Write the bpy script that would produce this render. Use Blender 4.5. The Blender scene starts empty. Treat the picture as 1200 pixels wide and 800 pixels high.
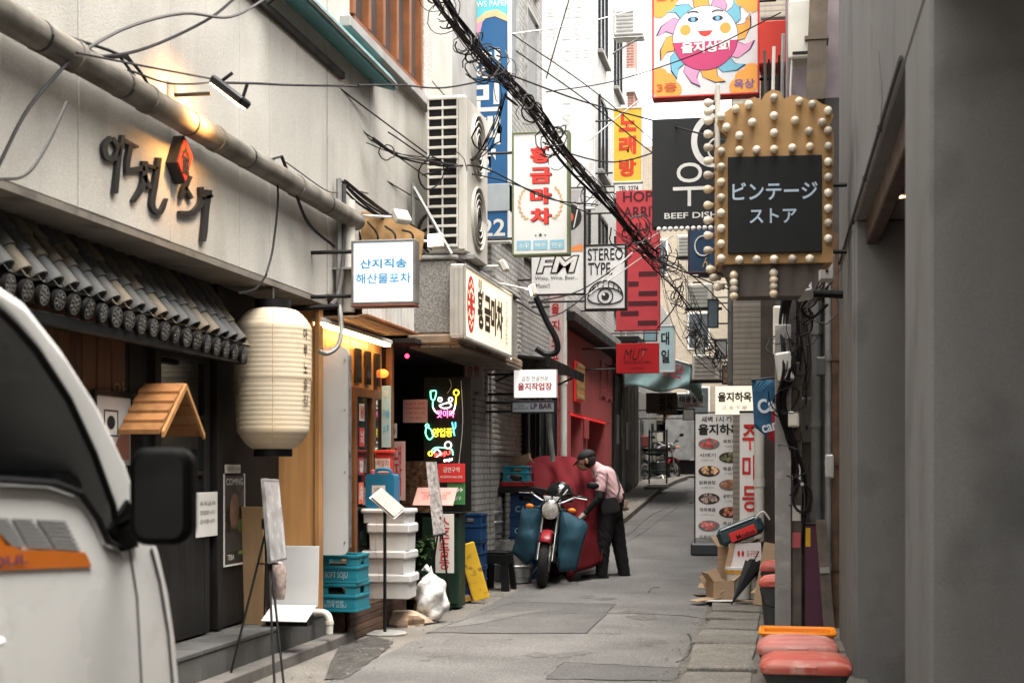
import bpy, bmesh, math, random
from mathutils import Vector, Matrix
RD = random.Random(11)
rad = math.radians
sc = bpy.context.scene
COL = sc.collection

# ---------------------------------------------------------------- camera, sky, sun, exposure
YAW = math.atan(0.187)             # the camera looks a little left of the alley's own direction (+Y)
C0, S0 = math.cos(YAW), math.sin(YAW)
F, CH, HZ = 1666.7, 1.4, 548.0     # focal length in px of a 1200 px wide frame, eye height, horizon row
cam_d = bpy.data.cameras.new('camera'); cam = bpy.data.objects.new('camera', cam_d); COL.objects.link(cam)
cam.location = (0, 0, CH); cam.rotation_euler = (rad(90), 0, YAW)
cam_d.sensor_width = 36; cam_d.lens = 50; cam_d.shift_y = (HZ - 400) / 1200
cam_d.clip_start = .05; cam_d.clip_end = 600
cam_d.dof.use_dof = True; cam_d.dof.focus_distance = 16.5; cam_d.dof.aperture_fstop = 4.0
sc.camera = cam
SUN_EL, SUN_AZ = rad(74), rad(125)
w = bpy.data.worlds.new('World'); sc.world = w; w.use_nodes = True
wn, wl = w.node_tree.nodes, w.node_tree.links
bg = wn['Background']
sky = wn.new('ShaderNodeTexSky'); sky.sky_type = 'NISHITA'; sky.sun_disc = False
sky.sun_elevation = SUN_EL; sky.sun_rotation = SUN_AZ; sky.dust_density = 4; sky.air_density = 1.3
hs = wn.new('ShaderNodeHueSaturation'); hs.inputs['Saturation'].default_value = .12; hs.inputs['Value'].default_value = 1.0
tint = wn.new('ShaderNodeMix'); tint.data_type = 'RGBA'; tint.blend_type = 'MULTIPLY'; tint.inputs[0].default_value = 1
tint.inputs[7].default_value = (1.0, .98, .95, 1)
wl.new(sky.outputs[0], hs.inputs['Color']); wl.new(hs.outputs[0], tint.inputs[6]); wl.new(tint.outputs[2], bg.inputs[0])
bg.inputs[1].default_value = .15
sun_d = bpy.data.lights.new('sun', 'SUN'); sun_d.energy = 1.3; sun_d.angle = rad(45); sun_d.color = (1, .965, .91)
sun = bpy.data.objects.new('sun', sun_d); COL.objects.link(sun); sun.location = (0, 0, 30)
sun.rotation_euler = (rad(90) - SUN_EL, 0, rad(180) - SUN_AZ)
vs = sc.view_settings; sc.display_settings.display_device = 'sRGB'
vs.view_transform = 'Standard'; vs.look = 'None'; vs.gamma = 1; vs.use_curve_mapping = False; EXPO = 2.42; vs.exposure = EXPO; LIT = 2**-EXPO   # lamp faces are set relative to the exposure
sc.cycles.use_denoising = True
try: sc.cycles.denoiser = 'OPENIMAGEDENOISE'
except Exception: pass
sc.cycles.max_bounces = 6; sc.cycles.sample_clamp_indirect = 4; sc.cycles.caustics_reflective = False; sc.cycles.caustics_refractive = False

# ---------------------------------------------------------------- measuring: a direction in the photo meets a plane of the place
def cw(Xc, Yc, z): return Vector((Xc*C0 - Yc*S0, Xc*S0 + Yc*C0, z))
def px(x, y, d): return cw((x-600)/F*d, d, CH + (HZ-y)/F*d)
def onx(t, x, y):
    k = (x-600)/F; return px(x, y, t/(k*C0 - S0))
def ony(s, x, y):
    k = (x-600)/F; return px(x, y, s/(k*S0 + C0))
def onz(z, x, y): return px(x, y, (CH-z)*F/(y-HZ))
def gz(s):                                    # height of the ground: level, then a gentle climb
    u = s - 16.0
    return 0.0 if u < -2 else (.05*(u+2)**2/8 if u < 2 else .05*u)
def ong(x, y):                                # the ground at a direction
    d = 6.0
    while d < 120:
        p = px(x, y, d)
        if p.z <= gz(p.y): return Vector((p.x, p.y, gz(p.y)))
        d += .02
    return p

# ---------------------------------------------------------------- materials
MATS = {}
def rgb(h):
    h = h.lstrip('#'); v = [int(h[i:i+2], 16)/255 for i in (0, 2, 4)]
    return tuple(c/12.92 if c <= .04045 else ((c+.055)/1.055)**2.4 for c in v)
def M(name, col, rough=.7, metal=0, var=.18, scale=5, bump=.0, bscale=60, streak=0, streak_col=(.05, .045, .04), emis=None, estr=0,
      spec=.22, alpha=1, grain=None, trans=0, spots=0, spot_col=(.04,.035,.03), spot_scale=9, coat=0, speck=None):
    if name in MATS: return MATS[name]
    if isinstance(col, str): col = rgb(col)
    m = bpy.data.materials.new(name); m.use_nodes = True
    n, l = m.node_tree.nodes, m.node_tree.links; b = n['Principled BSDF']
    b.inputs['Roughness'].default_value = rough; b.inputs['Metallic'].default_value = metal
    b.inputs['Specular IOR Level'].default_value = spec
    if coat: b.inputs['Coat Weight'].default_value = coat; b.inputs['Coat Roughness'].default_value = .08
    tc = n.new('ShaderNodeTexCoord')
    def noise(sc_, det=4, stretch=None):
        t = n.new('ShaderNodeTexNoise'); t.inputs['Scale'].default_value = sc_; t.inputs['Detail'].default_value = det
        if stretch:
            mp = n.new('ShaderNodeMapping'); mp.inputs['Scale'].default_value = stretch
            l.new(tc.outputs['Object'], mp.inputs['Vector']); l.new(mp.outputs[0], t.inputs['Vector'])
        else: l.new(tc.outputs['Object'], t.inputs['Vector'])
        return t
    def mixc(fac, a, bcol, mode='MIX'):
        x = n.new('ShaderNodeMix'); x.data_type = 'RGBA'; x.blend_type = mode
        if isinstance(fac, (int, float)): x.inputs[0].default_value = fac
        else: l.new(fac, x.inputs[0])
        if isinstance(a, tuple): x.inputs[6].default_value = (*a, 1)
        else: l.new(a, x.inputs[6])
        if isinstance(bcol, tuple): x.inputs[7].default_value = (*bcol, 1)
        else: l.new(bcol, x.inputs[7])
        return x.outputs[2]
    def rng(sock, a, bb, lo=0, hi=1):
        x = n.new('ShaderNodeMapRange'); x.inputs[1].default_value = a; x.inputs[2].default_value = bb
        x.inputs[3].default_value = lo; x.inputs[4].default_value = hi; l.new(sock, x.inputs[0]); return x.outputs[0]
    cur = tuple(col)
    if var:
        t = noise(scale, 6)
        cur = mixc(rng(t.outputs[0], .3, .7), tuple(max(0, c*(1-var)) for c in col), tuple(min(1, c*(1+var*.7)) for c in col))
        l.new(rng(t.outputs[0], .3, .7, max(0, rough-.12), min(1, rough+.1)), b.inputs['Roughness'])
    if grain:   # (stretch vector, dark colour, amount)
        t = noise(1, 5, grain[0]); cur = mixc(rng(t.outputs[0], .45, .68, 0, grain[2]), cur, tuple(grain[1]))
    if streak:
        t = noise(1, 7, (2.6, 2.6, .45)); cur = mixc(rng(t.outputs[0], .50, .80, 0, streak), cur, tuple(streak_col))
    if spots:
        t = noise(spot_scale, 8); cur = mixc(rng(t.outputs[0], .56, .68, 0, spots), cur, tuple(spot_col))
    if speck:    # fine aggregate: (scale, amount)
        t = noise(speck[0], 3); cur = mixc(rng(t.outputs[0], .42, .62, speck[1], 0), cur, tuple(c*.28 for c in col)); t = noise(speck[0]*.8, 2); cur = mixc(rng(t.outputs[0], .60, .70, 0, speck[1]*.8), cur, tuple(min(1, c*1.9+.02) for c in col))
    if isinstance(cur, tuple): b.inputs['Base Color'].default_value = (*cur, 1)
    else: l.new(cur, b.inputs['Base Color'])
    if bump:
        t = noise(bscale, 4); bp = n.new('ShaderNodeBump'); bp.inputs['Strength'].default_value = bump; bp.inputs['Distance'].default_value = .01
        l.new(t.outputs[0], bp.inputs['Height']); l.new(bp.outputs[0], b.inputs['Normal'])
    if emis:
        e = rgb(emis) if isinstance(emis, str) else emis
        b.inputs['Emission Color'].default_value = (*e, 1); b.inputs['Emission Strength'].default_value = estr*LIT*2.55
    if trans: b.inputs['Transmission Weight'].default_value = trans
    if alpha < 1: b.inputs['Alpha'].default_value = alpha
    MATS[name] = m; return m
def brickmat(name, c1, c2, mortar, bw=.21, bh=.065, gap=.012, plane='yz', rough=.8, bump=.5, streak=.3):
    if name in MATS: return MATS[name]
    m = bpy.data.materials.new(name); m.use_nodes = True; n, l = m.node_tree.nodes, m.node_tree.links; b = n['Principled BSDF']
    tc = n.new('ShaderNodeTexCoord'); sp = n.new('ShaderNodeSeparateXYZ'); cb = n.new('ShaderNodeCombineXYZ')
    l.new(tc.outputs['Object'], sp.inputs[0]); l.new(sp.outputs['XYZ'.index(plane[0].upper())], cb.inputs[0]); l.new(sp.outputs[2], cb.inputs[1])
    t = n.new('ShaderNodeTexBrick'); t.inputs['Scale'].default_value = 1; t.inputs['Brick Width'].default_value = bw; t.inputs['Row Height'].default_value = bh
    t.inputs['Mortar Size'].default_value = gap; t.inputs['Mortar Smooth'].default_value = .2
    t.inputs['Color1'].default_value = (*c1, 1); t.inputs['Color2'].default_value = (*c2, 1); t.inputs['Mortar'].default_value = (*mortar, 1)
    l.new(cb.outputs[0], t.inputs['Vector'])
    ns = n.new('ShaderNodeTexNoise'); mp = n.new('ShaderNodeMapping'); mp.inputs['Scale'].default_value = (3, 3, .4)
    l.new(tc.outputs['Object'], mp.inputs[0]); l.new(mp.outputs[0], ns.inputs['Vector']); ns.inputs['Detail'].default_value = 6
    mr = n.new('ShaderNodeMapRange'); mr.inputs[1].default_value = .5; mr.inputs[2].default_value = .75; mr.inputs[4].default_value = streak; l.new(ns.outputs[0], mr.inputs[0])
    mx = n.new('ShaderNodeMix'); mx.data_type = 'RGBA'; l.new(mr.outputs[0], mx.inputs[0]); l.new(t.outputs['Color'], mx.inputs[6]); mx.inputs[7].default_value = (.06, .055, .05, 1)
    l.new(mx.outputs[2], b.inputs['Base Color']); b.inputs['Roughness'].default_value = rough
    bp = n.new('ShaderNodeBump'); bp.inputs['Strength'].default_value = bump; bp.inputs['Distance'].default_value = .01; bp.invert = True
    l.new(t.outputs['Fac'], bp.inputs['Height']); l.new(bp.outputs[0], b.inputs['Normal'])
    MATS[name] = m; return m

# ---------------------------------------------------------------- mesh building
class MB:
    def __init__(s): s.v = []; s.f = []; s.mi = []; s.cm = 0
    def add(s, vs_, fs):
        o = len(s.v); s.v += [tuple(p) for p in vs_]; s.f += [tuple(i+o for i in f) for f in fs]; s.mi += [s.cm]*len(fs); return s
    def box(s, x0, x1, y0, y1, z0, z1, c=0, mat=None):
        x0, x1 = min(x0, x1), max(x0, x1); y0, y1 = min(y0, y1), max(y0, y1); z0, z1 = min(z0, z1), max(z0, z1)
        if c <= 0:
            v = [(x, y, z) for z in (z0, z1) for y in (y0, y1) for x in (x0, x1)]
            f = [(0,2,3,1), (4,5,7,6), (0,1,5,4), (2,6,7,3), (0,4,6,2), (1,3,7,5)]
        else:
            c = min(c, (x1-x0)*.49, (y1-y0)*.49, (z1-z0)*.49); v = []; idx = {}
            for i, x in ((0, x0), (1, x1)):
                for j, y in ((0, y0), (1, y1)):
                    for k, z in ((0, z0), (1, z1)):
                        sx, sy, sz = (1-2*i)*c, (1-2*j)*c, (1-2*k)*c
                        for a, p in (('x', (x, y+sy, z+sz)), ('y', (x+sx, y, z+sz)), ('z', (x+sx, y+sy, z))):
                            idx[(i, j, k, a)] = len(v); v.append(p)
            g = idx; f = []
            for i in (0, 1):
                q = [g[(i,0,0,'x')], g[(i,1,0,'x')], g[(i,1,1,'x')], g[(i,0,1,'x')]]; f.append(tuple(q if i else q[::-1]))
                q = [g[(0,i,0,'y')], g[(1,i,0,'y')], g[(1,i,1,'y')], g[(0,i,1,'y')]]; f.append(tuple(q[::-1] if i else q))
                q = [g[(0,0,i,'z')], g[(1,0,i,'z')], g[(1,1,i,'z')], g[(0,1,i,'z')]]; f.append(tuple(q if i else q[::-1]))
            for a in (0, 1):
                for b_ in (0, 1):
                    f += [(g[(a,b_,0,'x')], g[(a,b_,1,'x')], g[(a,b_,1,'y')], g[(a,b_,0,'y')]),
                          (g[(a,0,b_,'x')], g[(a,1,b_,'x')], g[(a,1,b_,'z')], g[(a,0,b_,'z')]),
                          (g[(0,a,b_,'y')], g[(1,a,b_,'y')], g[(1,a,b_,'z')], g[(0,a,b_,'z')])]
                    for d in (0, 1): f.append((g[(a,b_,d,'x')], g[(a,b_,d,'y')], g[(a,b_,d,'z')]))
        if mat is not None: v = [tuple(mat @ Vector(p)) for p in v]
        return s.add(v, f)
    def tube(s, path, r, n=6, cap=True, flat=1, up=None):
        path = [Vector(p) for p in path]; N = len(path); rs = r if isinstance(r, (list, tuple)) else [r]*N
        t = (path[1]-path[0]).normalized(); u = Vector(up) if up else (Vector((0, 0, 1)) if abs(t.z) < .9 else Vector((1, 0, 0)))
        a = t.cross(u).normalized(); vs_ = []
        for i, p in enumerate(path):
            t = (path[min(i+1, N-1)] - path[max(i-1, 0)]).normalized()
            a = (a - t*a.dot(t)).normalized(); b = t.cross(a)
            for k in range(n):
                q = 2*math.pi*k/n; vs_.append(p + (a*math.cos(q) + b*math.sin(q)*flat)*rs[i])
        fs = [(i*n+k, i*n+(k+1) % n, (i+1)*n+(k+1) % n, (i+1)*n+k) for i in range(N-1) for k in range(n)]
        if cap: fs += [tuple(range(n))[::-1], tuple((N-1)*n+k for k in range(n))]
        return s.add(vs_, fs)
    def lathe(s, prof, n=20, c=(0, 0, 0), axis='z', cap=True):
        vs_ = []
        for r, h in prof:
            for k in range(n):
                q = 2*math.pi*k/n; x, y = r*math.cos(q), r*math.sin(q)
                p = (x, y, h) if axis == 'z' else ((x, h, y) if axis == 'y' else (h, x, y))
                vs_.append((p[0]+c[0], p[1]+c[1], p[2]+c[2]))
        N = len(prof)
        fs = [(i*n+k, i*n+(k+1) % n, (i+1)*n+(k+1) % n, (i+1)*n+k) for i in range(N-1) for k in range(n)]
        if cap: fs += [tuple(range(n))[::-1], tuple((N-1)*n+k for k in range(n))]
        return s.add(vs_, fs)
    def prism(s, pts, y0, y1, plane='xz'):   # outline in a plane, given depth along the other axis
        def P(p, d): return (p[0], d, p[1]) if plane == 'xz' else ((d, p[0], p[1]) if plane == 'yz' else (p[0], p[1], d))
        n = len(pts); v = [P(p, y0) for p in pts] + [P(p, y1) for p in pts]
        return s.add(v, [tuple(range(n)), tuple(range(2*n-1, n-1, -1))] + [(i, i+n, (i+1) % n+n, (i+1) % n) for i in range(n)])
    def quad(s, a, b, c, d): return s.add([a, b, c, d], [(0, 1, 2, 3)])
    def ball(s, c, r, n=10, m=6, sc_=(1, 1, 1)):
        prof = [(max(1e-4, r*math.sin(math.pi*i/m)), -r*math.cos(math.pi*i/m)) for i in range(m+1)]
        v0 = len(s.v); s.lathe(prof, n)
        for i in range(v0, len(s.v)): p = s.v[i]; s.v[i] = (p[0]*sc_[0]+c[0], p[1]*sc_[1]+c[1], p[2]*sc_[2]+c[2])
        return s
    def xf(s, mat, i0=0):
        for i in range(i0, len(s.v)): s.v[i] = tuple(mat @ Vector(s.v[i]))
        return s
    def mesh(s, name, mats, smooth=False):
        me = bpy.data.meshes.new(name); me.from_pydata(s.v, [], s.f)
        for m in (mats if isinstance(mats, (list, tuple)) else [mats]): me.materials.append(m)
        if any(s.mi): me.polygons.foreach_set('material_index', s.mi)
        bm = bmesh.new(); bm.from_mesh(me); bmesh.ops.recalc_face_normals(bm, faces=bm.faces); bm.to_mesh(me); bm.free()
        if smooth:
            me.polygons.foreach_set('use_smooth', [True]*len(me.polygons))
            try: me.set_sharp_from_angle(angle=rad(smooth if smooth is not True else 40))
            except Exception: pass
        me.update(); return me
    def build(s, name, mats, parent=None, smooth=False, abs_=False, label=None):
        if abs_ and parent is not None:
            o = parent.location if parent.parent is None else Vector((0, 0, 0))
            if parent.parent is not None: o = parent.parent.location + parent.location
            s.v = [(p[0]-o[0], p[1]-o[1], p[2]-o[2]) for p in s.v]
        ob = bpy.data.objects.new(name, s.mesh(name, mats, smooth)); COL.objects.link(ob)
        if parent is not None: ob.parent = parent
        if label: ob['label'] = label
        return ob
def inst(src, parent, loc=(0, 0, 0), rot=(0, 0, 0), scale=(1, 1, 1), name=None):
    o = src.copy()
    if name: o.name = name
    COL.objects.link(o); o.parent = parent; o.location = loc; o.rotation_euler = rot; o.scale = scale; return o
def tag(o, label=None, cat=None, group=None, kind=None):
    for k, v in (('label', label), ('category', cat), ('group', group), ('kind', kind)):
        if v: o[k] = v
    return o
def thing(name, label, cat, loc=(0, 0, 0), rz=0, group=None, rot=None):
    o = bpy.data.objects.new(name, None); COL.objects.link(o); o.location = loc; o.rotation_euler = rot or (0, 0, rz); o.empty_display_size = .1
    return tag(o, label, cat, group)
def copy_tree(o, parent=None):
    c = o.copy(); COL.objects.link(c); c.parent = parent
    for ch in o.children: copy_tree(ch, c)
    return c
def sag(a, b, drop, n=14, jit=0):
    a, b = Vector(a), Vector(b); out = []
    for i in range(n+1):
        t = i/n; p = a.lerp(b, t); p.z -= drop*4*t*(1-t)
        if jit and 0 < i < n: p += Vector((RD.uniform(-jit, jit), RD.uniform(-jit, jit), RD.uniform(-jit, jit)))
        out.append(p)
    return out
def bez(pts, n=8):              # smooth curve through points (Catmull-Rom)
    P = [Vector(p) for p in pts]; P = [P[0]*2-P[1]] + P + [P[-1]*2-P[-2]]; out = []
    for i in range(1, len(P)-2):
        for k in range(n):
            t = k/n; a, b, c, d = P[i-1], P[i], P[i+1], P[i+2]
            out.append(.5*((2*b) + (c-a)*t + (2*a-5*b+4*c-d)*t*t + (3*b-a-3*c+d)*t**3))
    out.append(P[-2]); return out
def rrect(x0, x1, z0, z1, r, n=5):
    out = []
    for cx, cz, a0 in ((x1-r, z1-r, 0), (x0+r, z1-r, 90), (x0+r, z0+r, 180), (x1-r, z0+r, 270)):
        for k in range(n+1): a = rad(a0+90*k/n); out.append((cx+r*math.cos(a), cz+r*math.sin(a)))
    return out
def circ(cx, cz, r, n=20, rz=None, a0=0, a1=360):
    return [(cx+r*math.cos(rad(a0+(a1-a0)*k/n)), cz+(rz or r)*math.sin(rad(a0+(a1-a0)*k/n))) for k in range(n)]

# lettering: queued, turned into mesh in one go at the end. It lies in the parent's own x-z plane facing -y (or rotated).
TEXTQ = []
def text(parent, body, cx, cz, wd, ht, mat, y=0, bold=.0, name='lettering', rot=None, stretch=True, shear=0, spacing=1, lsp=.85, ext=0, align='CENTER', tilt=0):
    c = bpy.data.curves.new('t', 'FONT'); c.body = body; c.offset = bold; c.resolution_u = 4; c.shear = shear; c.space_character = spacing
    c.space_line = lsp; c.align_x = align; c.extrude = 0
    o = bpy.data.objects.new('t', c); COL.objects.link(o)
    TEXTQ.append((o, parent, cx, cz, wd, ht, mat, y, name, rot, stretch, ext, tilt))
def finish_text():
    dg = bpy.context.evaluated_depsgraph_get()
    for o, parent, cx, cz, wd, ht, mat, y, name, rot, stretch, ext, tilt in TEXTQ:
        me = bpy.data.meshes.new_from_object(o.evaluated_get(dg)); me.name = name
        n = len(me.vertices)
        if n:
            xs = [v.co.x for v in me.vertices]; ys = [v.co.y for v in me.vertices]
            x0, x1, y0, y1 = min(xs), max(xs), min(ys), max(ys)
            sx = wd/max(1e-6, x1-x0); sz = ht/max(1e-6, y1-y0)
            if not stretch: sx = sz = min(sx, sz)
            ct, st = math.cos(tilt), math.sin(tilt)
            for v in me.vertices:
                a, b = (v.co.x-(x0+x1)/2)*sx, (v.co.y-(y0+y1)/2)*sz
                a, b = a*ct-b*st, a*st+b*ct
                p = Vector((a, y, b)) if rot is None else rot @ Vector((a, 0, b))
                v.co = p + (Vector((cx, 0, cz)) if rot is None else Vector((cx, y, cz)))
            if ext:
                bm = bmesh.new(); bm.from_mesh(me); bmesh.ops.remove_doubles(bm, verts=bm.verts, dist=1e-5)
                g = bmesh.ops.extrude_face_region(bm, geom=bm.faces[:])
                d = Vector((0, ext, 0)) if rot is None else rot @ Vector((0, ext, 0))
                bmesh.ops.translate(bm, verts=[e for e in g['geom'] if isinstance(e, bmesh.types.BMVert)], vec=d)
                bmesh.ops.recalc_face_normals(bm, faces=bm.faces); bm.to_mesh(me); bm.free()
            me.materials.clear(); me.materials.append(mat)
            ob = bpy.data.objects.new(name, me); COL.objects.link(ob); ob.parent = parent
        cu = o.data; bpy.data.objects.remove(o); bpy.data.curves.remove(cu)
    TEXTQ.clear()
RYZ = Matrix.Rotation(rad(90), 3, 'Z')     # lettering on a wall that faces +x (reads with y going away)

# common materials
plaster = M('pale_plaster', (.50, .472, .42), .85, var=.12, scale=1.4, bump=.35, bscale=110, streak=.38, streak_col=(.12, .11, .098), spots=.16, spot_col=(.22, .195, .165), spot_scale=2.0, speck=(90, .16))
conc = M('grey_concrete', (.30, .29, .275), .85, var=.2, scale=3, bump=.3, bscale=90, streak=.35)
gwall = M('grey_render', (.178, .173, .165), .88, var=.16, scale=.9, bump=.25, bscale=140, spots=.6, spot_col=(.085, .082, .077), spot_scale=1.9, streak=.45, streak_col=(.105, .10, .094), speck=(150, .16))
blackp = M('black_paint', (.0085, .0078, .0072), .6, var=.4, scale=3, grain=((30, 30, 1.5), (.018, .016, .014), .7), bump=.1, spec=.15)
black = M('black_plastic', (.006, .006, .006), .5, var=.15, spec=.2)
blackm = M('black_metal', (.010, .0095, .009), .5, metal=.0, var=.2, spec=.25)
steel = M('worn_steel', (.45, .44, .42), .38, metal=.85, var=.25, scale=12)
galv = M('galvanised', (.30, .295, .28), .5, metal=.5, var=.25, scale=9, streak=.3)
white = M('white_paint', (.58, .565, .53), .5, var=.1, scale=5)
cream = M('cream_enamel', (.58, .55, .48), .5, var=.12, scale=4, streak=.35, streak_col=(.22, .18, .12))
darkglass = M('dark_glass', (.012, .013, .014), .08, var=0, spec=.6)
glassy = M('window_glass', (.05, .06, .065), .12, var=.3, scale=1.5, spec=.6)
woodd = M('dark_wood', (.07, .042, .028), .6, var=.3, grain=((2, 22, 22), (.02, .012, .008), .8), bump=.2)
woodo = M('orange_wood', (.40, .20, .075), .55, var=.2, scale=3, grain=((14, 14, 1.2), (.19, .085, .03), .65), bump=.1)
ply = M('plywood', (.60, .31, .115), .6, var=.12, scale=2, grain=((10, 10, .9), (.33, .15, .055), .6))
redp = M('red_painted_wall', (.45, .10, .10), .65, var=.15, scale=2, streak=.25, bump=.1)
cable_m = M('cable_black', (.008, .007, .007), .6, var=.2, spec=.15)
cable_g = M('cable_grey', (.07, .066, .062), .6, var=.2, spec=.15)
cable_w = M('cable_white', (.55, .53, .5), .5, var=.1)
# ================================================================ the ground
asph = M('asphalt', (.146, .14, .132), .88, var=.34, scale=.9, bump=.9, bscale=100, speck=(80, .45), spots=.4, spot_col=(.075, .07, .064), spot_scale=1.1)
asph2 = M('asphalt_patch', (.115, .11, .105), .88, speck=(80, .42), var=.25, scale=2.2, bump=.8, bscale=150, spots=.3, spot_col=(.07, .066, .06), spot_scale=5)
tar = M('tar_joint', (.035, .033, .03), .7, var=.3)
concg = M('ground_concrete', (.165, .15, .13), .9, speck=(60, .45), var=.3, scale=2.5, bump=.5, bscale=60, spots=.5, spot_col=(.10, .09, .078), spot_scale=3)
def sheet(name, mat, xl, xr, s0, s1, dz, ds=.5, nx=4, kind='structure', wob=0):
    b = MB(); n = int((s1-s0)/ds)
    for i in range(n+1):
        s = s0+(s1-s0)*i/n; a, c = xl(s), xr(s)
        for k in range(nx+1):
            x = a+(c-a)*k/nx
            if wob and k in (0, nx): x += RD.uniform(-wob, wob)
            b.v.append((x, s, gz(s)+dz))
    for i in range(n):
        for k in range(nx): q = i*(nx+1)+k; b.f.append((q, q+1, q+nx+2, q+nx+1)); b.mi.append(0)
    o = b.build(name, mat, smooth=True); tag(o, kind=kind); return o
sheet('ground', concg, lambda s: -80, lambda s: 80, -60, 160, 0, 1, 4)
road = sheet('road', asph, lambda s: -2.9, lambda s: -.68, -12, 75, .004, .25, 6, wob=.025)
# oil stains soaked into the asphalt
for cx, cy, r in ((-1.6, 10.6, .22), (-2.2, 12.4, .16), (-1.2, 13.6, .28), (-1.9, 15.2, .2), (-2.5, 10.2, .12), (-1.4, 11.9, .09), (-1.0, 17.5, .2), (-2.3, 18.5, .25), (-.95, 11.3, .16)):
    for k in range(4):
        a_ = RD.uniform(0, 6.3); q_ = r*RD.uniform(.3, .9); ox, oy = cx+q_*math.cos(a_), cy+1.6*q_*math.sin(a_); rr = r*RD.uniform(.2, .5)
        pts_ = [(ox+rr*(1+.35*math.sin(3*t+a_)+.2*math.sin(7*t))*math.cos(t), oy+1.5*rr*(1+.35*math.sin(2*t+a_))*math.sin(t)) for t in [2*math.pi*j/22 for j in range(22)]]
        MB().add([(x, y, gz(y)+.0062+.0003*k) for x, y in pts_], [tuple(range(22))]).build('oil_stain', M('oil_soaked', (.118, .112, .105), .85, var=.4, scale=10, speck=(80, .5)), road)
for i in range(70):
    x, y = RD.uniform(-2.8, -.75), RD.uniform(9.4, 17); r = RD.uniform(.008, .02); MB().add([(x+r*math.cos(t*.9), y+1.2*r*math.sin(t*.9), gz(y)+.0075) for t in range(7)], [tuple(range(7))]).build('gum_spot', M('gum', (.07, .066, .06), .8, var=.2), road)
def patch(pts, dz=.008, mat=asph2, edge=True):
    g = [ong(*p) for p in pts]; c = sum(g, Vector())/len(g); b = MB(); ring = []
    for i, p in enumerate(g):
        q = g[(i+1) % len(g)]
        for k in range(7):
            t = k/7; r = p.lerp(q, t) + Vector((RD.uniform(-.012, .012), RD.uniform(-.02, .02), 0)); ring.append(Vector((r.x, r.y, gz(r.y)+dz)))
    b.add([tuple(r) for r in ring] + [(c.x, c.y, gz(c.y)+dz)], [(i, (i+1) % len(ring), len(ring)) for i in range(len(ring))])
    b.build('asphalt_patch', mat, road)
    if edge:
        e = MB(); e.tube([r+Vector((0, 0, .001)) for r in ring+ring[:1]], [RD.choice((.0015, .003, .006, .009)) for _ in range(len(ring)+1)], 4, flat=.25); e.build('tar_joint', tar, road)
patch([(600, 706), (722, 708), (687, 743), (500, 742)])
patch([(660, 777), (800, 784), (790, 799), (640, 796)])
patch([(396, 758), (436, 746), (462, 752), (440, 772), (404, 796), (380, 797)], .0085, M('damp_gravel', (.075, .07, .064), .6, var=.5, scale=9, bump=1, bscale=60, speck=(55, .7)), False)
patch([(520, 737), (560, 722), (640, 715), (560, 732)], .011, asph, False)
for pts in ([(655, 720), (720, 719), (800, 722), (826, 726)], [(728, 637), (745, 630), (770, 612), (800, 590)], [(730, 630), (742, 622), (765, 603), (805, 585)],
            [(760, 694), (765, 689), (773, 689)], [(806, 744), (811, 752), (808, 766), (800, 774), (792, 776)], [(795, 787), (810, 790), (826, 786)]):
    g = [ong(*p) for p in pts]; g = [Vector((p.x, p.y, gz(p.y)+.007)) for p in bez(g, 5)]
    g = [p+Vector((RD.uniform(-.01, .01), RD.uniform(-.02, .02), 0)) for p in g]
    MB().tube(g, [RD.uniform(.004, .012) for _ in g], 4, flat=.3).build('road_crack', tar, road)
# worn stone slabs along the right side of the road
slab_m = [M('slab_%d' % i, tuple(v*.85 for v in c), .9, var=.35, scale=4, speck=(55, .45), bump=.8, bscale=50, spots=.55, spot_col=(.085, .078, .068), spot_scale=5) for i, c in enumerate(((.19, .175, .152), (.215, .198, .17), (.17, .158, .137), (.16, .152, .136)))]
pav = thing('pavement', None, None, (-.35, 9, 0)); pav['kind'] = 'structure'
bedm = M('grit_bed', (.10, .09, .078), .95, var=.4, scale=12, bump=.8, bscale=40)
b = MB()
for i in range(60):
    s0 = 5+i*.35; b.quad((-.69, s0, gz(s0)+.007), (.62, s0, gz(s0)+.007), (.62, s0+.35, gz(s0+.35)+.007), (-.69, s0+.35, gz(s0+.35)+.007))
b.build('grit_bed', bedm, pav, abs_=True)
for x0, x1, s0 in ((-.67, -.14, 5.0), (-.12, .3, 5.3), (.32, .6, 5.1)):
    s = s0
    while s < 25:
        if x0 > -.1 and s > 12: break
        L = RD.uniform(.55, 1.05); c = Vector(((x0+x1)/2+RD.uniform(-.02, .02), s+L/2, 0)); h = RD.uniform(.02, .05)
        pts = [(x0-c.x+RD.uniform(0, .06), -L/2+RD.uniform(.0, .05)), (x1-c.x-RD.uniform(0, .04), -L/2+RD.uniform(0, .05)), (x1-c.x-RD.uniform(0, .04), L/2-RD.uniform(.0, .06)), (x0-c.x+RD.uniform(0, .07), L/2-RD.uniform(.01, .06))]
        mb = MB(); mb.prism(pts, -.06, h, 'xy'); o = mb.build('slab', RD.choice(slab_m), pav)
        md = o.modifiers.new('bevel', 'BEVEL'); md.width = .012; md.segments = 2
        o.location = Vector((c.x, c.y, gz(c.y))) - pav.location; o.rotation_euler = (RD.uniform(-.02, .02)+math.atan(.05)*(c.y > 16), RD.uniform(-.025, .025), RD.uniform(-.03, .03))
        s += L+RD.uniform(.0, .05)
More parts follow.
